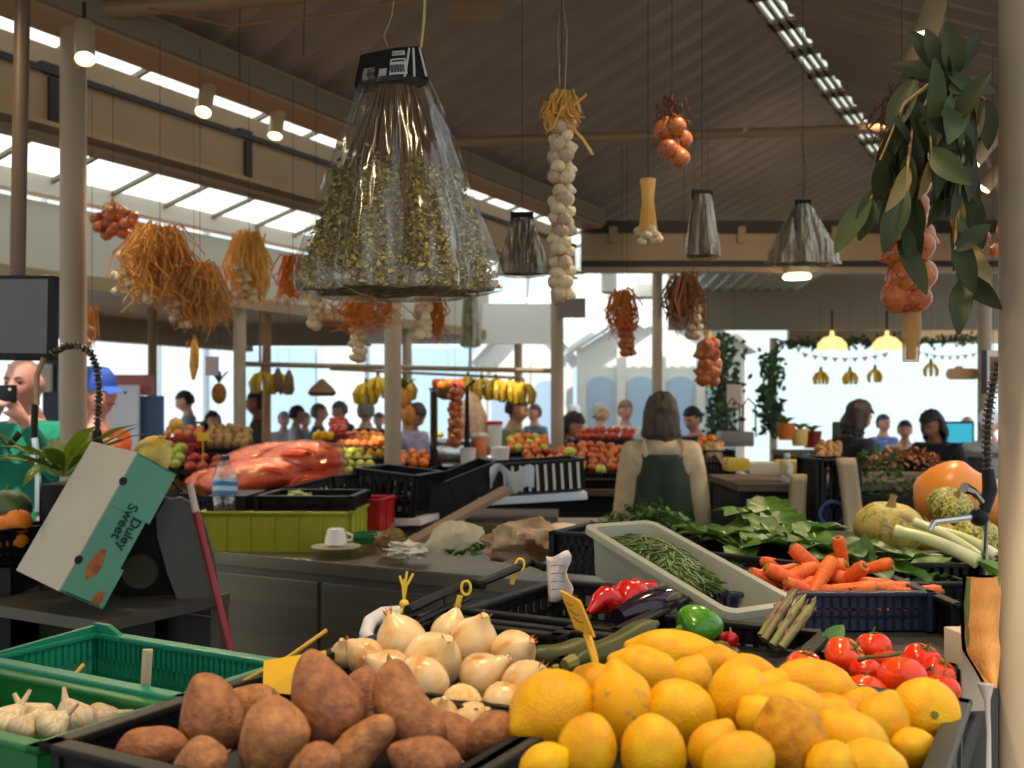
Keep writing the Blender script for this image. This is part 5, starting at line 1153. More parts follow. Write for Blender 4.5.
herbheap('dry_flowers', 'reddish dry flower heads below the dark-haired woman', at(905, 455, 5.2)-Vector((0, 0, .08)), .22, .12, .12, 260, mat('dry_flower', (150, 84, 44), (196, 130, 70), scale=9, rough=.7), .04, 9)
table('table', 'dark table under the leafy heaps right of the boards', (2.0, 5.0), (1.0, .6, 1.21), -.1)
k = thing('laptop', 'laptop with a bright cyan screen at the right', 'laptop', at(958, 447, 8.6)); MB().box((0, 0, .12), (.27, .02, .2)).obj('lid', m_black, k, False); MB().box((0, -.012, .12), (.235, .004, .165)).obj('screen', glow('cyan_screen', (70, 190, 214), .8), k, False); MB().box((0, -.11, 0), (.27, .2, .02)).obj('keyboard', m_black, k, False)
table('table', 'table at the far right with the laptop', (3.75, 8.5), (1.6, .6, 1.2), 0)
k = thing('weighing_scale', 'grey scale with wire arches beside the garland', 'scale', at(735, 446, 6.9)); MB().box((0, 0, .05), (.22, .2, .1), bev=.01).obj('body', mat('scale_grey', (120, 116, 108), rough=.4), k)
for x in (-.02, .09): MB().tube([(x-.04, 0, .08), (x-.035, 0, .28), (x, 0, .33), (x+.05, 0, .28), (x+.055, 0, .06)], .006, 6).obj('wire_arch', m_dark, k)
for i, (x, y, c, lb) in enumerate(((786, 432, (206, 116, 40), 'orange flower pot on the far sill'), (800, 438, (236, 200, 120), 'pale yellow box on the far sill'), (812, 440, (120, 30, 30), 'dark red box on the far sill'))):
    k = thing('pot', lb, 'pot', at(x, y+8, 8.2)); MB().lathe([(.06, 0), (.08, .14), (.07, .14)], 14).obj('body', mat('pot_%d' % i, c, rough=.5), k); one = MB()
    for q in range(7): leaf_mb(one, (0, 0, .13), (math.cos(q), math.sin(q), 1), (0, 0, 1), .12, .05, .5)
    one.obj('leaves', m_green, k)
bigstall('far sill carrying flower pots and boxes', 778, 830, 8.2, .4, 1.22)
k = thing('bar_stool', 'dark backrest of a chair left of the dark-clothed woman', 'chair', at(838, 440, 7.8)); k.location.z = 0
MB().box((0, 0, 1.33), (.09, .03, .26), bev=.02).obj('backrest', mat('olive_dark', (60, 62, 44), rough=.6), k); MB().box((0, -.2, .75), (.36, .36, .04), bev=.01).obj('seat', m_black, k)
for x in (-.14, .14):
    for y in (-.34, -.04): MB().box((x, y, .37), (.03, .03, .74)).obj('leg', m_black, k)
MB().box((0, 0, 1.0), (.03, .02, .5)).obj('back_post', m_black, k)
# ---------------------------------------------------------------- what hangs from the roof
m_cord = mat('dark_cord', (58, 46, 36), rough=.8)
def cord(k, top=None, r=.0012, dx=0, name='cord', z0=0):
    L = k.location; zt = (top if top else roofz(L)-.02)-L.z
    return MB().tube([(0, 0, z0), (dx*.5, 0, zt*.5), (dx, 0, zt)], r, 5).obj(name, m_cord, k)
def kidmesh(name, src, k, loc, rot, s):
    o = bpy.data.objects.new(name, src.data); C.objects.link(o); o.parent = k; o.location = loc; o.scale = (s,)*3
    o.rotation_mode = 'QUATERNION'; o.rotation_quaternion = rot; return o
def straw(mb, n, c, spread, drop, r, seed=0, up=.0, w_=.0025):
    rr = random.Random(seed)
    for i in range(n):
        a = rr.uniform(0, 2*PI); q = spread*rr.uniform(.2, 1); h = rr.uniform(.55, 1)*drop
        p0 = Vector(c)+Vector((rr.gauss(0, .012), rr.gauss(0, .012), rr.uniform(-.02, .02)))
        dr = Vector((math.cos(a), math.sin(a), 0))
        j = lambda: Vector((rr.gauss(0, .13), rr.gauss(0, .13), rr.gauss(0, .06)))*spread*1.6; mb.tube([p0, p0+dr*q*.6+Vector((0, 0, up*rr.random()))+j()*.5, p0+dr*q+Vector((0, 0, -h*.4))+j(), p0+dr*q*rr.uniform(.5, 1.3)+Vector((0, 0, -h*.75))+j(), p0+dr*q*rr.uniform(.4, 1.4)+Vector((0, 0, -h))+j()*1.5], [w_*.8, w_*1.3, w_*1.1, w_, w_*.4], 4, flat=.5)
    return mb
def braid(name, label, px, y0, y1, d, bulb_px, src, mcore, cat, n=None, tuft=None, top=None, group=None, wid=1.0, seed=0, lean=0):
    p = at(px, y0, d); k = thing(name, label, cat, p, 0, group); L = (y1-y0)*d/1000; rr = random.Random(seed)
    r_ = bulb_px*d/2000; rows = max(1, int(L/(r_*1.25))) if n is None else n
    MB().tube([(0, 0, .03), (lean*.3, 0, -L*.4), (lean, 0, -L)], [r_*.45, r_*.5, r_*.3], 8).obj('plait', mcore, k)
    for j in range(rows):
        z = -r_-(L-2*r_)*(j/max(1, rows-1)); x0 = lean*(-z/L)
        for q in range(3):
            a = 2*PI*q/3+j*1.05+rr.uniform(-.3, .3); dv = Vector((math.cos(a), math.sin(a), 0))
            kidmesh('bulb', src[(j+q) % len(src)].root, k, Vector((x0, 0, z+rr.uniform(-.3, .3)*r_))+dv*r_*.95*wid, aim(Vector((-dv.x*.5, -dv.y*.5, .8)) if rr.random() < .6 else (dv+Vector((0, 0, rr.uniform(-.5, .3)))), rr.random()*6), r_*rr.uniform(.82, 1.1))
    if tuft: straw(MB(), tuft, (0, 0, .02), r_*1.6, r_*2.5, .003, seed, r_*2, .003).obj('dry_leaves', m_straw, k)
    cord(k, top); return k
braid('hanging_garlic_braid', 'long plait of small garlic bulbs hanging at the centre top', 562, 118, 302, 2.45, 17, GAR, m_straw, 'garlic braid', tuft=60, seed=2, wid=.85)
k = [o for o in C.objects if o.get('label', '').startswith('long plait of small')][0]
mb = straw(MB(), 90, (0, 0, .02), .034, .05, .003, 5, .04, .0028); mb.tube([(0, 0, 0), (.03, -.01, .03), (.06, -.01, .055)], .004, 5).tube([(.01, 0, -.01), (.05, 0, -.05), (.075, 0, -.09)], .004, 5)
mb.obj('cut_tops', mat('golden_straw', (226, 176, 84), (196, 140, 50), scale=5, rough=.6), k)
MB().tube([(-.006, 0, .08), (-.01, 0, .22), (0, 0, .30), (.012, 0, .2), (.006, 0, .06)], .0022, 5).obj('wire_loop', mat('wire', (140, 120, 90), rough=.4, metal=.5), k)
def bunch_hang(label, px, py, d, rr_px, n, src, cat, group=None, seed=0, leaves=25, flat=1, name='hanging_onion_bunch', cl=None, top=None, fixed=None):
    p = at(px, py, d); k = thing(name, label, cat, p, 0, group); r = random.Random(seed); r_ = rr_px*d/2000; pos = []
    for i in range(n):
        for _ in range(40):
            if fixed: q = Vector((fixed[i][0]*d/1000, (r_*.9 if i % 3 == 1 else -r_*.5 if i % 3 else r_*.1), -fixed[i][1]*d/1000)); break
            q = Vector((r.gauss(0, 1)*r_*1.7*flat, r.gauss(0, 1)*r_*1.2, -abs(r.gauss(0, 1))*r_*1.5/flat))
            if all((q-o).length > r_*1.55 for o in pos): break
        pos.append(q); kidmesh('bulb', src[i % len(src)].root, k, q, aim(Vector((-q.x, -q.y, .12))), r_)
    if leaves: straw(MB(), leaves, (0, 0, r_*1.4), r_*1.2, r_*1.4, .003, seed, r_*1.2).tube([(0, 0, -r_), (0, 0, r_*3)], [r_*.3, r_*.12], 6).obj('dry_leaves', cl or m_straw, k)
    cord(k, top); return k
bunch_hang('small cluster of red onions hanging right of the garlic plait', 672, 124, 2.85, 21, 6, RON, 'onions', leaves=26, cl=mat('dark_dry_leaf', (96, 58, 40), rough=.8), fixed=[(-8, 6), (12, 13), (-5, 26), (8, 34), (2, 16), (3, 4)])
bunch_hang('wide cluster of orange onions hanging by the left column', 113, 214, 4.0, 12, 18, RON, 'onions', leaves=10, top=2.85, fixed=[(-18, 5), (-9, 0), (0, -2), (9, -2), (18, 2), (-14, 14), (-5, 9), (4, 8), (13, 11), (20, 10), (-9, 20), (0, 18), (9, 19), (14, 22), (-2, 4), (7, 3), (-12, 8), (3, 14)])
k = thing('hanging_garlic_bunch', 'short bundle of garlic with long stems up, right of the plait', 'garlic bunch', at(648, 236, 2.9)); r = random.Random(3)
for i in range(16):
    a = r.uniform(0, 2*PI); q = r.uniform(.2, 1)*.035; kidmesh('bulb', GAR[i % 2].root, k, Vector((q*math.cos(a), q*math.sin(a), r.uniform(-.02, .02))), aim((-math.cos(a)*.4, -math.sin(a)*.4, 1)), .015)
mb = MB()
for i in range(22): a = 2*PI*i/22; mb.tube([(.025*math.cos(a), .025*math.sin(a), .01), (.014*math.cos(a), .014*math.sin(a), .10), (.02*math.cos(a+.5), .02*math.sin(a+.5), .165)], .0035, 5)
mb.obj('stems', m_straw, k); cord(k, z0=.15)
# onion string with bay branch at the upper right
braid('hanging_onion_string', 'string of red onions hanging behind the bay leaf branch', 902, 130, 312, 2.05, 34, RON, m_straw, 'onion string', seed=6, lean=.018, wid=.62)
k = [o for o in C.objects if o.get('label', '').startswith('string of red onions hanging behind')][0]
MB().tube([(.018, 0, -.35), (.02, 0, -.40), (.018, 0, -.475)], [.018, .019, .016], 12).obj('wrapped_end', film('tail_film', tint=(196, 160, 110), base=.1, gloss=.4, haze=.4), k)
MB().tube([(.018, 0, -.34), (.02, 0, -.40), (.018, 0, -.47)], .010, 8).obj('stem_end', m_straw, k)
straw(MB(), 45, (0, 0, .06), .045, .07, .002, 3, .04, .002).obj('dark_tuft', mat('dark_dry_leaf', (96, 58, 40)), k)
bay = thing('hanging_bay_branch', 'large hanging bay branch with long dark green leaves', 'bay branch', at(948, 70, 1.72)); r = random.Random(21)
m_bay = mat('bay_leaf', (50, 58, 34), (70, 78, 46), c3=(60, 70, 42), scale=5, rough=.5, rand=.35, translucent=.2, spec=.3); m_bay2 = mat('bay_leaf_dry', (146, 116, 58), (112, 96, 48), scale=6, rough=.5, rand=.2)
tips = [(958, 120), (965, 200), (945, 180), (905, 190), (870, 200), (955, 250), (930, 160), (880, 160), (985, 100), (915, 120), (900, 240), (962, 282)]
o0 = bay.location.copy(); st_mb = MB(); nleaf = 0
for ti, (x, y) in enumerate(tips):
    a = Vector((0, 0, 0)); b = at(x, y, 1.72+r.uniform(-.06, .08))-o0; mid = (a+b)/2+Vector((r.uniform(-.02, .02), r.uniform(-.03, .03), .02)); path = [a, mid, b]
    st_mb.tube(path, [.0045, .0035, .002], 6); nl = 10
    for q in range(nl):
        u = .25+.75*q/(nl-1); p = a.lerp(mid, u*2) if u < .5 else mid.lerp(b, u*2-1)
        d = Vector((r.gauss(0, .35), r.gauss(0, .4), -1 if r.random() < .85 else .4)); L = r.uniform(.07, .12)
        if y < 125 and q < 3: d.z = abs(d.z)*.3
        one = MB(); leaf_mb(one, p, d, (r.gauss(0, .5), -1, .2), L, L*r.uniform(.34, .48), r.uniform(.1, .6), .3, 8, 4, .05, r.random()*6); nleaf += 1
        one.obj('leaf', m_bay2 if r.random() < .12 else m_bay, bay)
for x, y in ((935, 45), (955, 55), (963, 48), (972, 58)): st_mb.tube([(0, 0, 0), at(x, y, 1.72)-o0], [.005, .004], 6)
one = MB(); leaf_mb(one, at(938, 68, 1.7)-o0, (-.25, 0, 1), (0, -1, 0), .075, .035, .2, .3); one.obj('leaf', m_bay, bay)
one = MB(); leaf_mb(one, at(950, 92, 1.7)-o0, (1, 0, .25), (0, -1, .6), .10, .055, .6, .3); one.obj('leaf', m_bay, bay)
st_mb.obj('twig', mat('bay_twig', (150, 116, 70), rough=.7), bay); cord(bay, z0=0)
# herb bag
hb = thing('hanging_herb_bag', 'big clear bag of dried herbs with a black header card, upper left', 'herb bag', at(396, 176, 2.0)); o0 = hb.location.copy()
rt, rb, zt, zb_ = .066, .192, (176-82)*.002, -(292-176)*.002
def lobes(a, z):
    u = (zt-z)/(zt-zb_); return 1+(.05+.10*u)*math.cos(7*a+.6)+.035*u*math.cos(17*a+2)+.02*math.cos(29*a+z*20)
prof = [(rt+(rb-rt)*(u**.85)*(1 if u < .9 else 1-.10*((u-.9)/.1)**2), zt+(zb_-zt)*u) for u in [i/26 for i in range(27)]]+[(rb*.7, zb_-.012), (rb*.3, zb_-.018), (.001, zb_-.018)]
sq = Matrix.Diagonal((1, .62, 1, 1))
MB().lathe(prof, 110, sq, lobes, cap=False).obj('film', film('bag_clear', base=.02, gloss=.62, rough=.13, wr=2, haze=.03, stretch=(9, 9, .9), bmp=1), hb)
r = random.Random(5); mb = MB(); ms = MB()
def herbR(a, u):                             # the packed herb mass follows the pleats, with deep gaps between bunches
    z = zt+(zb_-zt)*u; return (rt+(rb-rt)*u**.85)*lobes(a, z)*(.93-.20*max(0, math.cos(7*a+.6+PI))**2)
mb.mi = 3
core = [(1, u) for u in [.42+.58*i/16 for i in range(17)]]
mb.lathe([(1, zt+(zb_-zt)*u) for _, u in core], 90, sq, lambda a, z: herbR(a, (z-zt)/(zb_-zt))*.9*(1+.06*math.sin(a*23+z*90)), cap=True)
for i in range(15000):
    a = r.uniform(0, 2*PI); u = 1-r.random()**1.35*.68
    q = r.uniform(.86, 1.0) if u > .42 else r.uniform(.4, .98); z = zt+(zb_-zt)*u; R0 = herbR(a, u)*q
    if u < .55 and r.random() < (.55-u)*4.5: continue
    if u > .985: R0 *= r.random()**.5
    p = Vector((R0*math.cos(a), R0*math.sin(a)*.62, max(z, zb_+.004)))
    d = Vector((r.gauss(0, 1), r.gauss(0, 1), r.gauss(0, 1))).normalized()*r.uniform(.0028, .0066)
    s1 = d.orthogonal()*r.uniform(.5, .9); s2 = d.cross(s1).normalized()*d.length*.4
    mb.bm.faces.new([mb.bm.verts.new(v) for v in (p-d, p+s1, p+d+s2, p-s1)]).material_index = (0, 1, 2, 0)[i % 4]
hs = mb.obj('dried_herbs', [mat('herb_a', (140, 122, 50), rough=.8, rand=.1), mat('herb_b', (166, 152, 82), rough=.8), mat('herb_c', (96, 78, 32), rough=.8), mat('herb_core', (58, 46, 20), (136, 122, 62), c3=(96, 82, 40), scale=70, rough=.9, bump=1, bscale=120, detail=6)], hb, False); hs['kind'] = 'stuff'
for i in range(230):
    a = r.uniform(0, 2*PI); q = r.uniform(.3, .92); u = r.uniform(.45, .75)
    R1 = (rt+(rb-rt)*u)*q; ms.tube([(rt*.7*q*math.cos(a), rt*.6*q*math.sin(a)*.6, zt-.01), (R1*math.cos(a+.1), R1*math.sin(a+.1)*.6, zt+(zb_-zt)*u)], .0018, 4)
h2 = ms.obj('herb_stems', mat('herb_stem', (112, 78, 42), (84, 56, 30), scale=20, rough=.8), hb); h2['kind'] = 'stuff'
hd = MB()
def hq(a, b, off=0): return at(358+(424-358)*a+8*(1-b)*(1 if a > .5 else -1)*-.3+(-4+8*a)*b, 55-9*a+30*b+(a)*2*b, 1.985)-o0+Vector((0, -off-.012*math.sin(PI*a), 0))
m_hdr = mat('header_black', (20, 18, 18), rough=.6, spec=.2); m_lblw = mat('header_label', (178, 170, 164), rough=.5)
hd.grid(lambda a, b: hq(a, b), 10, 6).grid(lambda a, b: hq(1-a, b)+Vector((0, .055, 0)), 10, 6)
for a0, b0, a1, b1 in ((0, 0, 1, 0), (0, 1, 1, 1), (0, 0, 0, 1), (1, 0, 1, 1)): hd.face([hq(a0, b0), hq(a1, b1), hq(a1, b1)+Vector((0, .055, 0)), hq(a0, b0)+Vector((0, .055, 0))])
hdr = hd.obj('header_card', m_hdr, hb, False)
def patch(a0, b0, a1, b1, m, nm, sk=0): MB().grid(lambda a, b: hq(a0+(a1-a0)*a+sk*b, b0+(b1-b0)*b, .0012), 4, 3).obj(nm, m, hdr)
patch(.50, .12, .74, .26, m_lblw, 'label'); patch(.48, .36, .74, .86, m_lblw, 'label'); patch(.33, .62, .44, .86, mat('header_label2', (150, 142, 138), rough=.5), 'label')
patch(.10, .52, .27, .92, mat('printed_sprig', (120, 112, 98), (34, 30, 30), scale=60, rough=.6, pos=(.45, .55)), 'printed_sprig')
mb = MB()
for i in range(15):
    a0 = .505+.0135*i; mb.grid(lambda a, b: hq(a0+.006*a*(1+(i % 3)*.5), .55+.24*b, .0020), 1, 2)
mb.obj('barcode', m_hdr, hdr)
mb = MB()
for i in range(3): mb.grid(lambda a, b: hq(.51+.2*a, .16+.03*i+.012*b, .0020), 4, 1)
mb.grid(lambda a, b: hq(.50+.22*a, .41+.05*b, .0020), 4, 1); mb.obj('small_print', m_hdr, hdr)
for i, (a0, sk) in enumerate(((.80, -.12), (.86, -.05), (.95, .02))): patch(a0, .05, a0+.03, .95, m_lblw, 'label_edge', sk)
MB().tube([at(421, 48, 1.97)-o0, at(424, 20, 1.97)-o0, at(426, -30, 1.97)-o0, (.06, 0, roofz(o0)-o0.z)], .0028, 6).obj('raffia_tie', mat('raffia', (176, 156, 84), rough=.7), hb)
MB().tube([at(388, 48, 1.985)-o0, at(384, 36, 1.985)-o0, at(392, 15, 1.985)-o0, at(398, -40, 1.985)-o0], .0014, 5).obj('wire', mat('wire', (140, 120, 90)), hb)
# dark clear bags
def fanbag(label, px, y0, y1, d, wtop, wbot, lob, mi, seed=0, flat=.5, cat='herb bag', top=None, name='hanging_herb_bag', group=None):
    L = (y1-y0)*d/1000; k = thing(name, label, cat, at(px, y0, d), 0, group); a_, b_ = wtop*d/2000, wbot*d/2000
    f = lambda a, z: 1+(.13*math.cos(lob*a)+.05*math.cos(2.7*lob*a+1))*(-z/L)
    pr = [(a_+(b_-a_)*(i/14)**.8*(1 if i < 13 else .93), -L*i/14) for i in range(15)]; S = Matrix.Diagonal((1, flat, 1, 1))
    MB().lathe([(r*.9, z) for r, z in pr]+[(b_*.4, -L-.004)], 60, S, f).obj('herbs', mi, k)
    MB().lathe(pr+[(b_*.5, -L-.012), (.001, -L-.012)], 60, S, f, cap=False).obj('film', film('bag_clear2', tint=(235, 225, 205), base=.03, gloss=.7, rough=.14, wr=3, haze=.03, stretch=(16, 16, 2.5), bmp=1), k)
    MB().box((0, 0, .0), (a_*2.3, .012, a_*1.2), bev=.002).obj('header_card', m_hdr, k); cord(k, top); return k
m_hd = mat('dark_herb', (84, 66, 46), (40, 30, 22), scale=30, rough=.8, stretch=(1, 1, .2)); m_hp = mat('pale_herb', (130, 116, 88), (62, 50, 36), scale=34, rough=.8, stretch=(1, 1, .18))
fanbag('narrow clear bag of dark herbs hanging right of centre', 702, 195, 256, 3.1, 18, 34, 5, m_hd, flat=.8)
fanbag('fan-shaped clear bag of herbs hanging over the floodlight', 803, 204, 264, 3.3, 14, 72, 8, m_hp)
fanbag('dark fan-shaped bag of herbs half behind the big herb bag', 522, 218, 274, 3.2, 20, 52, 6, m_hd)
fanbag('slim clear bag of herbs hanging left of the second column', 470, 292, 346, 5.2, 14, 20, 5, mat('sage_herb', (150, 142, 96), (110, 100, 60), scale=24, rough=.8), flat=.9, top=3.0)
# straw-topped garlic bundles along the left
def strawbunch(label, px, py, d, w_px, h_px, n, seed, bulbs=0, bdx=0, top=None, m=None, bsrc=None, bpx=9, group=None, cat='garlic bunch'):
    k = thing('hanging_garlic_bunch', label, cat, at(px, py, d), 0, group); s_ = d/1000
    straw(MB(), int(n*1.7), (0, 0, 0), w_px*s_*.55, h_px*s_, .003, seed, .03, .0031).obj('dry_leaves', m or m_straw, k); r = random.Random(seed)
    for i in range(bulbs):
        kidmesh('bulb', (bsrc or GAR)[i % 2].root, k, Vector(((bdx+r.uniform(-.28, .28)*w_px)*s_, -.05+r.gauss(0, .02), -r.uniform(.25, .95)*h_px*s_)), aim((r.gauss(0, .4), r.gauss(0, .4), 1)), bpx*s_/2)
    cord(k, top); return k
m_str2 = mat('orange_straw', (222, 136, 50), (186, 98, 30), scale=4, rough=.7, rand=.1)
strawbunch('broad shaggy bundle of dry garlic leaves, nearest to the left column', 160, 236, 3.9, 62, 70, 190, 11, 10, -25, 3.0)
strawbunch('second shaggy garlic bundle, lower, with bulbs at its left side', 200, 272, 4.0, 48, 58, 150, 12, 18, -14, 3.0)
strawbunch('garlic bundle with white bulbs on the third column', 249, 240, 4.2, 36, 68, 110, 13, 16, 0, 3.0)
strawbunch('orange dry bundle peeping out left of the big herb bag', 293, 262, 4.4, 30, 45, 60, 14, 3, 4, 3.0, m_str2)
braid('hanging_garlic_braid', 'short garlic plait under the left corner of the big herb bag', 316, 286, 330, 4.3, 11, GAR, m_straw, 'garlic braid', tuft=20, top=3.0, seed=15, wid=.9)
braid('hanging_garlic_braid', 'garlic plait with orange leaves below the middle of the herb bag', 358, 318, 363, 4.4, 11, GAR, m_straw, 'garlic braid', tuft=20, top=3.0, seed=16, wid=.9)
strawbunch('orange leaf tuft hanging under the big herb bag', 368, 298, 4.3, 60, 32, 70, 17, 0, 0, 3.0, m_str2)
braid('hanging_garlic_braid', 'garlic plait right under the right corner of the herb bag', 422, 304, 342, 4.4, 12, GAR, m_straw, 'garlic braid', tuft=20, top=3.0, seed=18, wid=.95)
strawbunch('reddish dry tuft beside the plait at the herb bag corner', 435, 304, 4.5, 18, 40, 40, 19, 0, 0, 3.0, m_str2)
strawbunch('orange straw bundle with small onions right of the second column', 622, 298, 4.6, 30, 40, 80, 20, 0, 0, 2.78, m_str2)
braid('hanging_onion_string', 'short string of tan onions under the orange straw bundle', 627, 322, 357, 4.6, 10, RON, m_straw, 'onion string', top=2.78, seed=21, wid=.9)
strawbunch('brown dry bundle hanging right of the third back column', 684, 282, 4.4, 34, 50, 90, 22, 0, 0, 2.78, mat('brown_straw', (150, 96, 56), (116, 70, 40), scale=5, rough=.75))
braid('hanging_garlic_braid', 'yellowish garlic plait beside the brown dry bundle', 694, 306, 340, 4.4, 11, GAR, m_straw, 'garlic braid', top=2.78, seed=23, wid=.9)
braid('hanging_onion_string', 'string of orange onions hanging above the apron woman to her right', 708, 338, 388, 4.3, 15, RON, m_straw, 'onion string', top=2.78, seed=24, wid=.85)
strawbunch('thin dry tuft hanging left of the shaggy bundles', 92, 312, 4.3, 8, 45, 16, 25, 4, 0, 2.9)
bunch_hang('small onion cluster against the right column', 1000, 236, 2.1, 12, 6, RON, 'onions', seed=26, leaves=8)
k = thing('hanging_corn', 'single yellow maize cob hanging over the backpack man', 'maize', at(194, 340, 5.0)); L = .2
MB().tube([(0, 0, 0), (.004, 0, -.05), (0, 0, -.13), (-.004, 0, -.2)], [.008, .022, .024, .008], 12).obj('cob', mat('maize', (222, 176, 70), (204, 150, 50), scale=60, rough=.5), k); straw(MB(), 8, (0, 0, .01), .015, .08, .002, 27).obj('husk', m_straw, k); cord(k, 3.0)
# fruit hung from the far rails
rail = MB().tube([at(244, 364, 8.4), at(556, 371, 8.6)], .022, 8); rail.tube([at(330, 369, 9.0), at(520, 378, 9.0)], .014, 6)
struct('trim_12', rail, m_fas)
for p0, lb in ((at(260, 364, 8.4), 'l'), (at(470, 369, 8.55), 'r')): struct('trim_13', MB().tube([p0, Vector((p0.x, p0.y, 2.6))], .012, 6), m_fas)
m_ban = mat('banana_skin', (226, 184, 44), (206, 160, 30), scale=4, rough=.5, rand=.1)
def bananas(label, px, py, d, n, s_, seed, group='bananas on the far rail', m=None, top=None):
    k = thing('hanging_bananas', label, 'bananas', at(px, py, d), 0, group); r = random.Random(seed)
    for i in range(n):
        a = 2*PI*i/n+r.uniform(-.2, .2); c, s = math.cos(a), math.sin(a)
        MB().tube([(0, 0, .01), (c*s_*.35, s*s_*.35, -s_*.15), (c*s_*.55, s*s_*.55, -s_*.5), (c*s_*.5, s*s_*.5, -s_*.9), (c*s_*.42, s*s_*.42, -s_)], [s_*.06, s_*.13, s_*.15, s_*.11, s_*.04], 7).obj('banana', m or m_ban, k)
    MB().tube([(0, 0, 0), (0, 0, .05)], [.02, .012], 6).obj('stalk', m_stem, k); cord(k, top or k.location.z+.14); return k
for i, (x, y, lb) in enumerate(((262, 373, 'bananas hanging right of the third column'), (278, 374, 'bananas next to the left hanging baskets'), (366, 384, 'greenish bananas left of the middle column'), (378, 378, 'bananas touching the middle column'), (404, 380, 'bananas right of the middle column'),
                                (468, 378, 'bananas above the garlic sack'), (482, 380, 'bananas in the middle of the yellow row'), (496, 380, 'bananas behind the fourth column'), (510, 382, 'bananas at the right end of the yellow row'), (523, 384, 'last bananas by the green-shirted person'))):
    bananas(lb, x, y, 8.35, 8, .17, 30+i)
for i, (x, y, lb) in enumerate(((821, 372, 'left of the yellow fruits hanging before the white wall'), (850, 372, 'second of the yellow fruits hanging before the white wall'), (875, 370, 'third of the yellow fruits hanging before the white wall'), (931, 364, 'yellow fruit hanging right of the onion string'))):
    bananas(lb, x, y, 9.6, 6, .12, 50+i, 'yellow fruits before the white wall', top=2.6)
k = thing('hanging_pineapple', 'pineapple hanging left of the third column', 'pineapple', at(219, 386, 8.0)); MB().ball((0, 0, -.06), (.06, .06, .085), 16, 12).obj('fruit', mat('pineapple_skin', (190, 120, 50), (130, 84, 36), scale=40, rough=.7), k); one = MB()
for q in range(12): leaf_mb(one, (0, 0, .02), (math.cos(q), math.sin(q), 1.6), (0, 0, 1), .14, .03, .3)
one.obj('crown', m_dkgr, k); cord(k, 2.5)
def basket(label, px, py, d, w_, h_, pts, m):
    k = thing('hanging_basket', label, 'basket', at(px, py, d), 0); MB().lathe(pts, 18, TR(sc=(w_, w_, h_))).obj('body', m, k); cord(k, 2.5); return k
m_bask = mat('basket_brown', (112, 80, 48), (84, 58, 36), scale=40, rough=.8)
basket('long brown gourd basket hanging behind the third column', 278, 368, 8.2, .045, .2, [(.3, 0), (.8, -.3), (1, -.8), (.6, -1)], m_bask)
basket('second long brown basket hanging by the wooden post', 289, 370, 8.0, .045, .2, [(.3, 0), (.8, -.3), (1, -.8), (.6, -1)], m_bask)
basket('broad brown woven basket hanging over the middle stall', 322, 379, 8.2, .12, .14, [(.15, 0), (.35, -.2), (.7, -.45), (1, -.8), (.8, -1)], m_bask)
k = thing('hanging_net_sack', 'long pale net sack of garlic hanging on the jar stall', 'net sack', at(472, 392, 6.6)); MB().lathe([(.01, 0), (.06, -.06), (.10, -.16), (.10, -.30), (.05, -.40), (.01, -.42)], 18, f=lambda a, z: 1+.06*math.sin(5*a+z*20)).obj('net', mat('net_pale', (206, 180, 152), (186, 150, 124), scale=30, rough=.7), k); cord(k, 2.4)
braid('hanging_shallot_string', 'string of purple shallots beside the pale net sack', 455, 388, 446, 6.3, 9, RON, mat('purple_plait', (90, 50, 70), rough=.7), 'onion string', top=2.4, seed=61, wid=.9)
k = thing('fruit_basket', 'basket of mixed fruit on the far rail above the taps', 'basket', at(448, 392, 7.6)); MB().lathe([(.04, -.06), (.12, -.02), (.15, .03), (.14, .03)], 20).obj('bowl', m_bask, k)
for i in range(9): kidmesh('fruit', [ORA, PEA, APP][i % 3].root, k, Vector((.09*math.cos(i*.7), .06*math.sin(i*.7), .05+.02*(i % 2))), aim((0, 0, 1)), .04)
cord(k, 2.3)
k = thing('pineapple_bunch', 'pineapples hung against the middle column, right side', 'pineapple', at(404, 392, 7.4))
for dx, dz in ((0, 0), (.03, -.12)): MB().ball((dx, 0, dz-.05), (.055, .055, .08), 14, 10).obj('fruit', mat('pineapple_skin', (190, 120, 50)), k)
one = MB()
for q in range(12): leaf_mb(one, (0, 0, .02), (math.cos(q), math.sin(q), 1.2), (0, 0, 1), .14, .035, .4)
one.obj('crown', m_dkgr, k); cord(k, 2.4)
# garlands, bunting, signs on the right
m_gar = mat('garland_green', (34, 62, 36), (52, 86, 50), scale=10, rough=.6)
def garland(label, pts, n, sp, seed, sz=.07):
    r = random.Random(seed); mb = MB(); pts = [Vector(p) for p in pts]
    for i in range(n):
        u = r.random()*(len(pts)-1); j = int(u); p = pts[j].lerp(pts[j+1], u-j)+Vector((r.gauss(0, sp), r.gauss(0, sp), r.gauss(0, sp*.5)))
        leaf_mb(mb, p, (r.gauss(0, 1), r.gauss(0, 1), r.gauss(0, 1)), (0, -1, .1), sz*r.uniform(.7, 1.3), sz*.6, .4, .3, 3, 2)
    k = thing('hanging_garland', label, 'garland', pts[0]); o = mb.obj('leaves', m_gar, k); o.matrix_parent_inverse = Matrix.Translation(-pts[0]); o['kind'] = 'stuff'
    q = MB().tube(pts, .012, 6).obj('stem', m_stem, k); q.matrix_parent_inverse = Matrix.Translation(-pts[0])
garland('leafy garland hanging right of the apron woman', [at(722, 336, 8.3), at(724, 400, 8.3), at(718, 438, 8.3)], 420, .055, 1)
garland('second leafy garland hanging further right, by the hall post', [at(771, 350, 8.8), at(770, 400, 8.8), at(772, 432, 8.8)], 300, .05, 2)
garland('horizontal garland along the top of the white wall', [at(780, 344, 12.4), at(870, 342, 12.4), at(985, 340, 12.4)], 420, .06, 3)
r = random.Random(4)
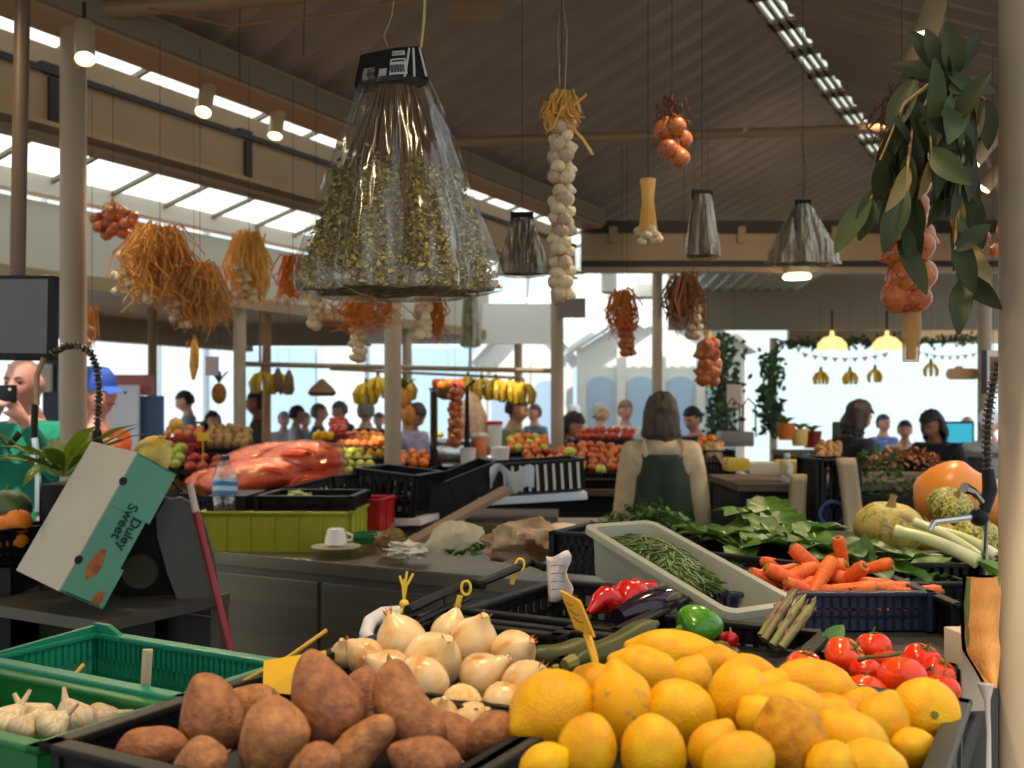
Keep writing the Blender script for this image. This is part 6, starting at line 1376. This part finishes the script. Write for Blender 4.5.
for bi, (x0, x1, yy) in enumerate(((800, 890, 352), (915, 985, 350))):
    k = thing('hanging_bunting', ('faint pennant bunting left of the onion string', 'faint pennant bunting right of the onion string')[bi], 'bunting', at(x0, yy, 12.0)); o0 = k.location.copy(); n = 9; P = lambda u: at(x0+(x1-x0)*u, yy+12*4*u*(1-u)*.5, 12.0)-o0
    MB().tube([P(i/12) for i in range(13)], .004, 4).obj('string', m_wht, k)
    for i in range(n):
        a, b = P((i+.15)/n), P((i+.85)/n); c = (a+b)/2-Vector((0, 0, .06)); c2 = [(232, 140, 160), (236, 190, 200), (214, 160, 200)][i % 3]
        MB().face([a, b, c]).obj('pennant', mat('pennant_%d' % (i % 3), c2, rough=.7), k, False)
k = thing('hanging_sign', 'tan oval board sign hanging before the white wall', 'sign', at(962, 374, 9.2)); MB().prism(rrect(.30, .105, .05, 6), .02, TR((0, 0, 0), (PI/2, 0, 0))).ball((-.03, -.005, .055), (.04, .012, .02), 12, 8).obj('board', mat('tan_board', (186, 142, 92), rough=.6), k); cord(k, 2.7)
k = thing('hanging_sign', 'small blank grey tag sign hanging over the spray scale', 'sign', at(734, 396, 7.2)); MB().box((0, 0, 0), (.105, .02, .165), bev=.004).obj('board', mat('sign_grey', (176, 160, 150), rough=.6), k, False); MB().ball((0, -.012, -.055), .012, 8, 6).obj('knob', m_dark, k); cord(k, 2.6)
k = thing('hanging_sign', 'framed picture of produce beside the right column', 'sign', at(993, 372, 4.6)); MB().box((-.04, 0, 0), (.012, .03, .2)).obj('frame', mat('navy_frame', (30, 30, 52), rough=.5), k, False); MB().box((.02, .0, 0), (.11, .012, .2)).obj('print', mat('print_card', (214, 200, 178), rough=.6), k, False); MB().box((.025, -.008, .02), (.08, .004, .10)).obj('picture', mat('print_photo', (150, 100, 56), (84, 54, 34), scale=30, rough=.5), k, False); cord(k, 3.2)
k = thing('hanging_sign', 'pale paper notice hanging between the left columns', 'sign', at(212, 366, 6.8)); MB().box((0, 0, 0), (.09, .006, .13)).obj('sheet', mat('notice', (176, 160, 160), rough=.7), k, False); cord(k, 2.5)
k = thing('small_sign', 'small grey sign board on the second column', 'sign', at(572, 308, 8.1)); MB().box((0, 0, 0), (.22, .02, .16)).obj('board', mat('grey_board', (140, 128, 118), rough=.6), k, False); MB().tube([(-.14, .02, .03), (.0, .015, .03)], .012, 6).obj('bracket', m_dark, k)
for i, (x, y, w_, h_, c, lb) in enumerate(((122, 418, .26, .5, (232, 236, 240), 'white notice panel right of the orange cap man'), (148, 425, .24, .45, (70, 92, 128), 'dark blue machine between the left columns'), (134, 385, .3, .16, (198, 120, 110), 'reddish poster above the white notice'), (30, 378, .34, .22, (210, 206, 186), 'pale framed notice behind the bald man'), (51, 405, .12, .9, (66, 74, 92), 'dark blue-grey upright panel left of the left column'))):
    k = thing('notice_panel', lb, 'panel', at(x, y, 7.6+.1*i)); MB().box((0, 0, 0), (w_, .04, h_), bev=.004).obj('board', mat('panel_%d' % i, c, rough=.5), k, False); MB().box2((-.02, .02, -k.location.z), (.02, .05, 0)).obj('post', m_dark, k, False)
k = thing('neon_sign', 'purple lit sign glowing beside the bald man', 'sign', at(28, 398, 8.6)); MB().box((0, .02, 0), (.16, .02, .2)).obj('board', mat('violet', (84, 40, 150), rough=.5), k, False); MB().tube([(-.02, 0, .08), (.02, 0, -.02), (.05, 0, -.08), (-.06, 0, -.08)], .009, 6).obj('tube_light', glow('neon', (170, 160, 255), 2.5), k); MB().box2((-.02, .03, -k.location.z), (.02, .06, 0)).obj('post', m_dark, k, False)
k = thing('ceiling_vent', 'small boxed vent under the roof sheet at the top centre', 'vent', at(476, 6, 4.6)); MB().box((0, 0, .06), (.2, .2, .12)).obj('duct', m_dark, k, False); MB().box((0, 0, -.01), (.225, .225, .03), bev=.006).obj('flange', m_fas, k); MB().tube([(0, 0, .1), (0, 0, roofz(k.location)-k.location.z-.02)], .02, 8).obj('stem', m_dark, k)
# loose wires under the roof
for i, (pts, lb) in enumerate((([(148, 8, 3.9), (230, 26, 3.7), (340, 14, 3.4), (430, -4, 3.2)], 'thin orange cable drooping under the roof at upper left'), ([(800, 130, 6.0), (803, 150, 5.9), (806, 170, 5.8), (804, 196, 5.8)], 'thin dark wire hanging from the tie rod above the fan bag'), ([(305, -8, 3.6), (304, 20, 3.6), (303, 55, 3.6)], 'thin dark wire hanging left of the big herb bag'), ([(240, 8, 3.9), (239, 40, 3.9), (240, 82, 3.9)], 'thin dark wire with a hook at the upper left'))):
    tag(MB().tube([at(*p) for p in pts], .004 if i == 0 else .002, 5).obj('hanging_wire', mat('orange_cable', (150, 100, 52), rough=.6) if i == 0 else m_cord), lb, 'wire')
# ---------------------------------------------------------------- people
def skinned(pts, edges, rad, voxel, extra=None, root=0):
    me = bpy.data.meshes.new('body'); me.from_pydata([tuple(p) for p in pts], edges, [])
    o = bpy.data.objects.new('body', me); C.objects.link(o)
    m = o.modifiers.new('s', 'SKIN'); m.use_smooth_shade = True
    if not me.skin_vertices: 
        bpy.context.view_layer.objects.active = o; me.skin_vertices.new()
    for i, r_ in enumerate(rad): me.skin_vertices[0].data[i].radius = r_ if isinstance(r_, tuple) else (r_, r_); me.skin_vertices[0].data[i].use_root = i == root
    u = o.modifiers.new('u', 'SUBSURF'); u.levels = 1; u.render_levels = 1
    bpy.context.view_layer.update()
    e = bpy.data.meshes.new_from_object(o.evaluated_get(bpy.context.evaluated_depsgraph_get())); bpy.data.objects.remove(o)
    b = bmesh.new(); b.from_mesh(e)
    if extra: extra(b)
    b.to_mesh(e); b.free()
    o = bpy.data.objects.new('b2', e); C.objects.link(o)
    m = o.modifiers.new('r', 'REMESH'); m.mode = 'VOXEL'; m.voxel_size = voxel; m.use_smooth_shade = True
    m2 = o.modifiers.new('c', 'CORRECTIVE_SMOOTH' if 0 else 'SMOOTH'); m2.iterations = 2; m2.factor = .4
    bpy.context.view_layer.update()
    e2 = bpy.data.meshes.new_from_object(o.evaluated_get(bpy.context.evaluated_depsgraph_get())); bpy.data.objects.remove(o); bpy.data.meshes.remove(e)
    return e2
POSE = {'stand': dict(el=((.235, .03, 1.12), (.235, .03, 1.12)), wr=((.25, -.05, .88), (.25, -.05, .88))),
        'work': dict(el=((.24, 0, 1.13), (.24, 0, 1.13)), wr=((.16, -.24, 1.05), (.17, -.25, 1.04))),
        'phone': dict(el=((.23, -.12, 1.18), (.24, -.14, 1.2)), wr=((.0, -.25, 1.46), (.14, -.24, 1.45))),
        'hang': dict(el=((.225, .05, 1.12), (.225, .05, 1.12)), wr=((.24, .0, .87), (.24, .0, .87)))}
CACHE = {}
def build_body(pose, sw, bend, hx, hz, vox, slim):
    key = (pose, sw, bend, hx, hz, vox, slim)
    if key in CACHE: return CACHE[key]
    ps = POSE[pose]; BM = Matrix.Translation((0, 0, .93)) @ Matrix.Rotation(bend, 4, 'X') @ Matrix.Translation((0, 0, -.93))
    up = lambda p: BM @ Vector(p)
    pts, rad, ed = [], [], []
    def add(p, r_, par=None, b=True):
        pts.append(up(p) if b else Vector(p)); rad.append(r_)
        if par is not None: ed.append((par, len(pts)-1))
        return len(pts)-1
    pel = add((0, 0, .93), (.145*slim, .115*slim)); bel = add((0, -.005, 1.08), (.13*slim, .105*slim), pel); che = add((0, 0, 1.26), (.145*slim, .11*slim), bel)
    uch = add((0, .012, 1.38), (.11, .085), che); nb = add((0, .015, 1.455), .056, uch); hd = add((0, -.002, 1.55), .054, nb)
    arms = []
    for sd, q in ((-1, 0), (1, 1)):
        sh = add((sd*sw, .015, 1.395), .055, uch); e = ps['el'][q]; w_ = ps['wr'][q]
        el = add((sd*(e[0]-.185+sw), e[1], e[2]), .042, sh); wr = add((sd*(w_[0]-.1*(pose == 'x')), w_[1], w_[2]), .027, el)
        dv = (Vector((sd*w_[0], w_[1], w_[2]))-Vector((sd*e[0], e[1], e[2]))).normalized(); P = Vector((sd*w_[0], w_[1], w_[2]))
        ref = Vector((0, -1, 0)) if abs(dv.y) < .8 else Vector((0, 0, 1)); ac = (ref-dv*ref.dot(dv)).normalized(); nn = dv.cross(ac)
        pa = add(P+dv*.055, .034, wr); curl = nn*(-sd)*.012
        if pose in ('phone', 'work'): curl = curl*2.2
        for f in range(4):
            b0 = P+dv*.088+ac*(.030-.02*f); L = (.066, .076, .072, .056)[f]
            k1 = add(b0, .0125, pa); k2 = add(b0+dv*L*.5+curl, .0105, k1); add(b0+dv*L*.85+curl*2.4, .0085, k2)
        t1 = add(P+dv*.035+ac*.042, .0135, pa); add(P+dv*.085+ac*.062+curl, .0095, t1)
        arms.append((sh, el, wr))
    legs = []
    for sd in (-1, 1):
        hp = add((sd*.088, 0, .86), .092*slim, pel, False); kn = add((sd*.10, -.012, .48), .058, hp, False); an = add((sd*.10, .02, .10), .040, kn, False); to = add((sd*.115, -.13, .045), .034, an, False); legs.append((hp, kn, an, to))
    HM = BM @ Matrix.Translation((0, 0, 1.53)) @ Matrix.Rotation(hz, 4, 'Z') @ Matrix.Rotation(hx, 4, 'X')
    def hf(p):
        q = p.copy()
        if p.y < 0:                           # brow, eye hollows, nose, lips, chin
            q.y -= .30*math.exp(-((p.x/.16)**2+((p.z+.12)/.20)**2))
            for sx in (-1, 1): q.y += .13*math.exp(-(((p.x-.38*sx)/.2)**2+((p.z-.08)/.13)**2))
            q.y -= .07*math.exp(-((p.x/.3)**2+((p.z+.46)/.09)**2)); q.y -= .10*math.exp(-((p.x/.28)**2+((p.z+.85)/.16)**2))
        k = 1-.22*max(0, -p.z-.15); q.x *= k
        return q
    def extra(b):
        mb = MB(); mb.bm.free(); mb.bm = b
        mb.ball((0, -.012, .085), (.074, .094, .116), 32, 24, hf, HM)
        for sx in (-1, 1): mb.ball((.076*sx, .005, .08), (.014, .022, .032), 10, 8, None, HM)
    body = skinned(pts, ed, rad, vox, extra)
    def sub(ids, grow, mul=1.0, ex=None):
        ix = {v: i for i, v in enumerate(ids)}; ee = [(ix[a], ix[b]) for a, b in ed if a in ix and b in ix]
        g = lambda r_: tuple(x*mul+grow for x in r_) if isinstance(r_, tuple) else r_*mul+grow
        return skinned([pts[i] for i in ids], ee, [g(rad[i]) for i in ids], max(vox, .012), ex)
    def yoke(b):
        mb = MB(); mb.bm.free(); mb.bm = b
        mb.ball((0, .014, 1.405), (.135*sw/.18, .088, .062), 18, 12, None, BM)
    top = sub([pel, bel, che, uch]+[i for a in arms for i in a], .013, 1.04, yoke); loose = None
    bot = sub([pel]+[i for l in legs for i in l[:3]], .014, 1.03)
    CACHE[key] = (body, top, bot, HM, BM, pts, arms); return CACHE[key]
SKIN = {'light': ((222, 172, 142), (206, 150, 122)), 'tan': ((196, 142, 108), (180, 124, 92)), 'pink': ((226, 168, 148), (208, 146, 128)), 'brown': ((150, 102, 76), (134, 88, 64))}
def person(label, px, py_top, d, yaw, pose='stand', hair='short', hc=(60, 44, 34), top=(90, 90, 96), bot=(52, 54, 62), skin='light', bend=0.0, hx=0.0, hz=0.0, sw=.18, vox=.013, slim=1.0, hat=None, group=None):
    body, tm, bm_, HM, BM, pts, arms = build_body(pose, sw, bend, hx, hz, vox, slim)
    zt = (HM @ Vector((0, 0, .205))).z; s_ = at(px, py_top, d).z/zt
    off = Matrix.Rotation(yaw, 3, 'Z') @ ((HM @ Vector((0, -.01, .09)))*s_)
    loc = Vector((at(px, 0, d).x-off.x, d-off.y, 0))
    k = thing('person', label, 'person', loc, yaw, group); k.scale = (s_,)*3
    def kid(nm, me, m, par=k):
        o = bpy.data.objects.new(nm, me.copy() if me.users and len(me.materials) and me.materials[0] != m else me); C.objects.link(o); o.parent = par
        o.data.materials.clear(); o.data.materials.append(m); return o
    ms = mat('skin_'+skin, SKIN[skin][0], SKIN[skin][1], scale=5, rough=.5, sss=.1)
    kid('body', body.copy(), ms); c1 = mat('cloth_%d_%d_%d' % top, top, tuple(int(v*.86) for v in top), scale=7, rough=.85); c2 = mat('cloth_%d_%d_%d' % bot, bot, tuple(int(v*.86) for v in bot), scale=7, rough=.85)
    kid('top', tm.copy(), c1); kid('trousers', bm_.copy(), c2)
    for sx in (-1, 1): MB().ball((sx*.112, -.06, .045), (.05, .135, .05), 14, 10, lambda p: Vector((p.x, p.y, max(p.z, -.85)))).obj('shoe', m_dark, k)
    for sx in (-1, 1): MB().ball((.029*sx, -.088, .094), (.010, .009, .006), 10, 8, None, HM).obj('eye', mat('eye_dark', (40, 30, 26), rough=.2), k)
    for sx in (-1, 1): MB().tube([HM @ Vector(p) for p in ((sx*.014, -.104, .112), (sx*.03, -.100, .119), (sx*.046, -.088, .112))], [.004, .0045, .002], 5).obj('eyebrow', mat('brow_dark', (70, 52, 42), rough=.8), k)
    MB().tube([HM @ Vector(p) for p in ((-.024, -.096, .034), (0, -.103, .033), (.024, -.096, .034))], .0042, 6).obj('mouth', mat('lips', (170, 92, 84), rough=.5), k)
    mh = mat('hair_%d_%d_%d' % hc, hc, tuple(int(v*.7) for v in hc), scale=14, rough=.6, stretch=(3, 3, .5))
    if hair != 'bald':
        low = {'short': -.25, 'bob': -1.5, 'long': -2.3, 'fringe': -.2}[hair]; r = random.Random(int(px))
        def hr(p):
            q = p.copy(); n_ = 1+(.06 if hair in ('short', 'fringe') else .12)*nz(p, 2.6, px)+.03*math.sin(math.atan2(p.y, p.x)*22); q *= n_
            if hair in ('bob', 'long') and p.z < .1:
                t = (.1-p.z)/1.1; q.x = q.x/max(.3, math.sqrt(max(.05, 1-p.z*p.z)))*(1.02 if hair == 'bob' else .95); q.y = q.y/max(.3, math.sqrt(max(.05, 1-p.z*p.z)))*.9; q.z = .1+(low-.1)*t+.08*math.sin(math.atan2(p.y, p.x)*9+px)*t; q.x *= 1+.10*t*(1-t)*4; q.y *= 1+.08*t*(1-t)*4
                if hair == 'bob' and t > .8: q.x *= .88; q.y *= .88
            return q
        mb = MB().ball((0, .006, .098), ((.088, .106, .118) if hair in ('short', 'fringe') else (.098, .112, .122)), 36, 24, hr, HM); inv = HM.inverted()
        dl = []
        for f in mb.bm.faces:
            c = inv @ f.calc_center_median(); z = (c.z-.098)/.118; y = (c.y-.006)/.106
            if hair in ('short', 'fringe'): bad = (y < -.05 and z < (.38 if hair == 'short' else .2)) or z < -.55
            else: bad = y < -.25 and z < .35
            if bad: dl.append(f)
        bmesh.ops.delete(mb.bm, geom=dl, context='FACES'); o = mb.obj('hair', mh, k); md = o.modifiers.new('s', 'SOLIDIFY'); md.thickness = .012; md.offset = -.5
    if hat:
        mc = mat('hat_%d_%d_%d' % hat, hat, rough=.7)
        MB().lathe([(.094, .10), (.096, .13), (.088, .175), (.06, .212), (.001, .225)], 24, HM @ TR((0, .004, 0), (0, 0, 0), (1, 1.12, 1)), cap=False).obj('cap', mc, k)
        MB().grid(lambda a, b: HM @ Vector(((a-.5)*.15*(1-.25*b), -.09-.085*b*(1-(2*a-1)**2*.5), .125-.03*b-.06*(a-.5)**2)), 8, 4).obj('visor', mc, k)
    return k, HM, s_
# the market woman in the apron, seen from behind
wm, HMW, sW = person('woman with brown bob, beige jumper and dark green apron, seen from behind', 661, 394, 5.5, PI-.06, 'hang', 'bob', (84, 68, 54), (222, 196, 154), (52, 50, 48), vox=.009, sw=.158, slim=1.08)
wm.name = 'person'
for o in list(wm.children):
    if o.name.startswith('top'): o.name = 'jumper'; md = o.modifiers.new('d', 'DISPLACE'); md.strength = .026; md.mid_level = 0
m_apr = mat('apron_green', (56, 68, 54), (48, 60, 48), scale=2.5, rough=.85)
def apr(a, b):
    an = PI*.5+(a-.5)*2*1.25; z = 1.39-.66*b; k = 1+.10*b+.012*math.sin(a*31+b*3); w_ = 1-.16*(1-min(1, b*2.2)); return (.205*k*w_*math.cos(an), .175*k*math.sin(an)*(.95 if b < .2 else 1), z)
ap = MB().grid(apr, 30, 18).obj('apron', m_apr, wm); md = ap.modifiers.new('s', 'SOLIDIFY'); md.thickness = .006
for sx in (-1, 1):
    MB().tube([(sx*.10, .172, 1.38), (sx*.108, .150, 1.42), (sx*.105, .09, 1.462), (sx*.09, -.02, 1.478), (sx*.08, -.12, 1.40)], .016, 6, flat=.35).obj('apron_strap', mat('strap_pale', (206, 190, 160), rough=.8), wm)
MB().tube([(0, .196, 1.32), (.004, .205, 1.0), (0, .208, .76)], .0035, 5).obj('apron_seam', mat('seam_green', (40, 50, 40), rough=.9), wm)
person('woman bending down beside the apron woman, pale hair', 712, 447, 6.7, -1.2, 'work', 'bob', (206, 172, 124), (120, 96, 84), (70, 62, 60), 'pink', bend=-.5 if 0 else .62, sw=.16)
# left foreground men
pm, HMP, sP = person('bald man in a green shirt photographing with a phone, far left', 24, 357, 4.6, -.10, 'phone', 'bald', top=(14, 128, 98), skin='pink', vox=.009, hx=.08)
MB().tube([(-.05, -.125, 1.40), (0, -.135, 1.34), (.05, -.125, 1.40)], .018, 6, flat=.4).obj('collar', m_dark, pm)
M_ = Matrix.Translation(pm.location) @ Matrix.Rotation(pm.rotation_euler.z, 4, 'Z') @ Matrix.Scale(sP, 4)
ph = thing('phone', 'black phone held up before the bald man', 'phone', M_ @ Vector((.075, -.31, 1.565)), pm.rotation_euler.z)
MB().box((0, 0, 0), (.155, .010, .078), bev=.004).obj('casing', m_black, ph); MB().lathe([(.007, 0), (.007, .003)], 10, TR((.05, -.005, .02), (PI/2, 0, 0))).obj('camera_lens', m_chrome, ph)
person('man with a blue cap and orange shirt behind the left column', 97, 369, 4.95, 1.25, 'stand', 'short', (60, 46, 40), (214, 88, 40), skin='pink', hat=(38, 84, 176), vox=.010, slim=1.15)
b3, HB, sB = person('young man with a dark backpack walking left, head lowered', 184, 392, 12.0, -1.25, 'stand', 'short', (34, 28, 26), (120, 136, 156), hx=.35)
M3 = Matrix.Translation(b3.location) @ Matrix.Rotation(b3.rotation_euler.z, 4, 'Z') @ Matrix.Scale(sB, 4)
bp = thing('backpack', 'dark backpack on the young man walking left', 'backpack', M3 @ Vector((0, .20, 1.05)), b3.rotation_euler.z)
MB().ball((0, .02, .12), (.15, .10, .24), 18, 14, lambda p: Vector([math.copysign(abs(v)**.7, v) for v in p])).obj('pack', mat('pack_dark', (38, 40, 50), rough=.7), bp)
for sx in (-1, 1): MB().tube([(sx*.11, -.05, .32), (sx*.12, -.2, .33), (sx*.12, -.31, .18), (sx*.12, -.22, .02)], .02, 6, flat=.4).obj('shoulder_strap', mat('pack_dark', (38, 40, 50)), bp)
PE = [('dark-haired man in a grey jacket, in profile behind the third column', 256, 391, 9.8, -1.45, 'stand', 'short', (46, 38, 34), (74, 72, 76), 'brown', 0, .05),
      ('dark-haired woman in a pale blue shirt behind the backpack man', 213, 412, 11.5, .6, 'stand', 'bob', (44, 36, 36), (176, 192, 220), 'light', 0, 0),
      ('grey-haired person in white left of the wooden post', 284, 412, 13.0, .4, 'stand', 'short', (180, 176, 172), (214, 216, 222), 'light', 0, 0),
      ('dark-haired person in a light grey shirt right of the wooden post', 298, 406, 12.4, 1.9, 'stand', 'short', (34, 28, 26), (190, 190, 200), 'tan', 0, .1),
      ('person in a pale blue shirt beside the light grey shirt', 305, 413, 13.2, .3, 'stand', 'short', (120, 96, 80), (150, 186, 226), 'light', 0, 0),
      ('person with greyish hair and teal top above the lemons', 320, 404, 12.2, 1.6, 'stand', 'short', (118, 104, 98), (46, 112, 124), 'light', 0, 0),
      ('grey-haired man in a blue jacket leaning to the left', 339, 402, 12.6, -1.0, 'work', 'short', (126, 120, 122), (70, 96, 150), 'pink', .18, .1),
      ('grey-haired man in a black jacket, seen from behind', 366, 400, 9.6, PI+.1, 'work', 'short', (150, 138, 122), (26, 26, 30), 'light', 0, 0),
      ('person in pink at the left of the middle column', 379, 413, 13.4, 0, 'stand', 'short', (120, 100, 90), (196, 150, 170), 'light', 0, 0),
      ('man in a lilac shirt looking down right of the middle column', 417, 405, 9.4, .9, 'work', 'fringe', (96, 70, 52), (190, 180, 206), 'tan', .1, .45),
      ('person in an olive green jumper behind the hanging bananas', 518, 397, 8.8, 1.2, 'work', 'short', (52, 42, 36), (136, 142, 92), 'tan', .12, .1),
      ('pink-faced person far off left of the second column', 534, 405, 13.2, -.9, 'stand', 'short', (110, 84, 74), (120, 140, 160), 'pink', 0, 0),
      ('dark-haired woman in dark grey bending over the persimmons', 574, 414, 8.6, 1.0, 'work', 'bob', (44, 34, 32), (66, 58, 62), 'tan', .25, .2),
      ('person in a white hat behind the woman in dark grey', 574, 405, 13.0, .2, 'stand', 'short', (220, 210, 196), (196, 180, 140), 'light', 0, 0),
      ('white-haired person in profile behind the raised tomatoes', 601, 404, 11.4, 1.4, 'stand', 'short', (222, 214, 196), (70, 76, 104), 'light', 0, 0),
      ('person in a white jacket facing us behind the raised tomatoes', 626, 401, 11.0, .2, 'stand', 'short', (150, 120, 104), (232, 228, 220), 'pink', 0, .1),
      ('dark-haired man in a black top looking down, right of the apron woman', 692, 408, 9.2, -.8, 'work', 'short', (40, 32, 32), (44, 42, 52), 'pink', .05, .3),
      ('dark-clothed person with dark bobbed hair right of centre, turned away', 860, 402, 7.4, 1.9, 'work', 'bob', (62, 48, 40), (34, 34, 38), 'tan', .15, .2),
      ('small person in blue before the white wall', 884, 415, 11.6, .3, 'stand', 'short', (60, 70, 120), (96, 130, 190), 'pink', 0, 0),
      ('person with dark hair sitting low before the white wall', 905, 421, 10.4, -.3, 'stand', 'short', (44, 36, 34), (226, 214, 190), 'tan', 0, .1),
      ('dark curly-haired woman in black bending down at the right', 931, 412, 7.9, -.9, 'work', 'bob', (42, 34, 34), (30, 28, 34), 'brown', .25, .2),
      ('pale bald person behind the cyan laptop', 967, 416, 10.2, .1, 'stand', 'bald', (0, 0, 0), (196, 200, 216), 'pink', 0, 0),
      ('person in a light jacket and white cap beside the right column', 989, 411, 8.3, -.5, 'stand', 'short', (120, 110, 110), (186, 186, 176), 'light', 0, 0)]
for lb, px, pt_, d, yw, ps, hr_, hc, tp_, sk, bd, hx_ in PE:
    o = person(lb, px, pt_, d, yw, ps, hr_, hc, tp_, skin=sk, bend=bd, hx=hx_, vox=.014, hat=(236, 236, 240) if 'white cap' in lb or 'white hat' in lb else None)
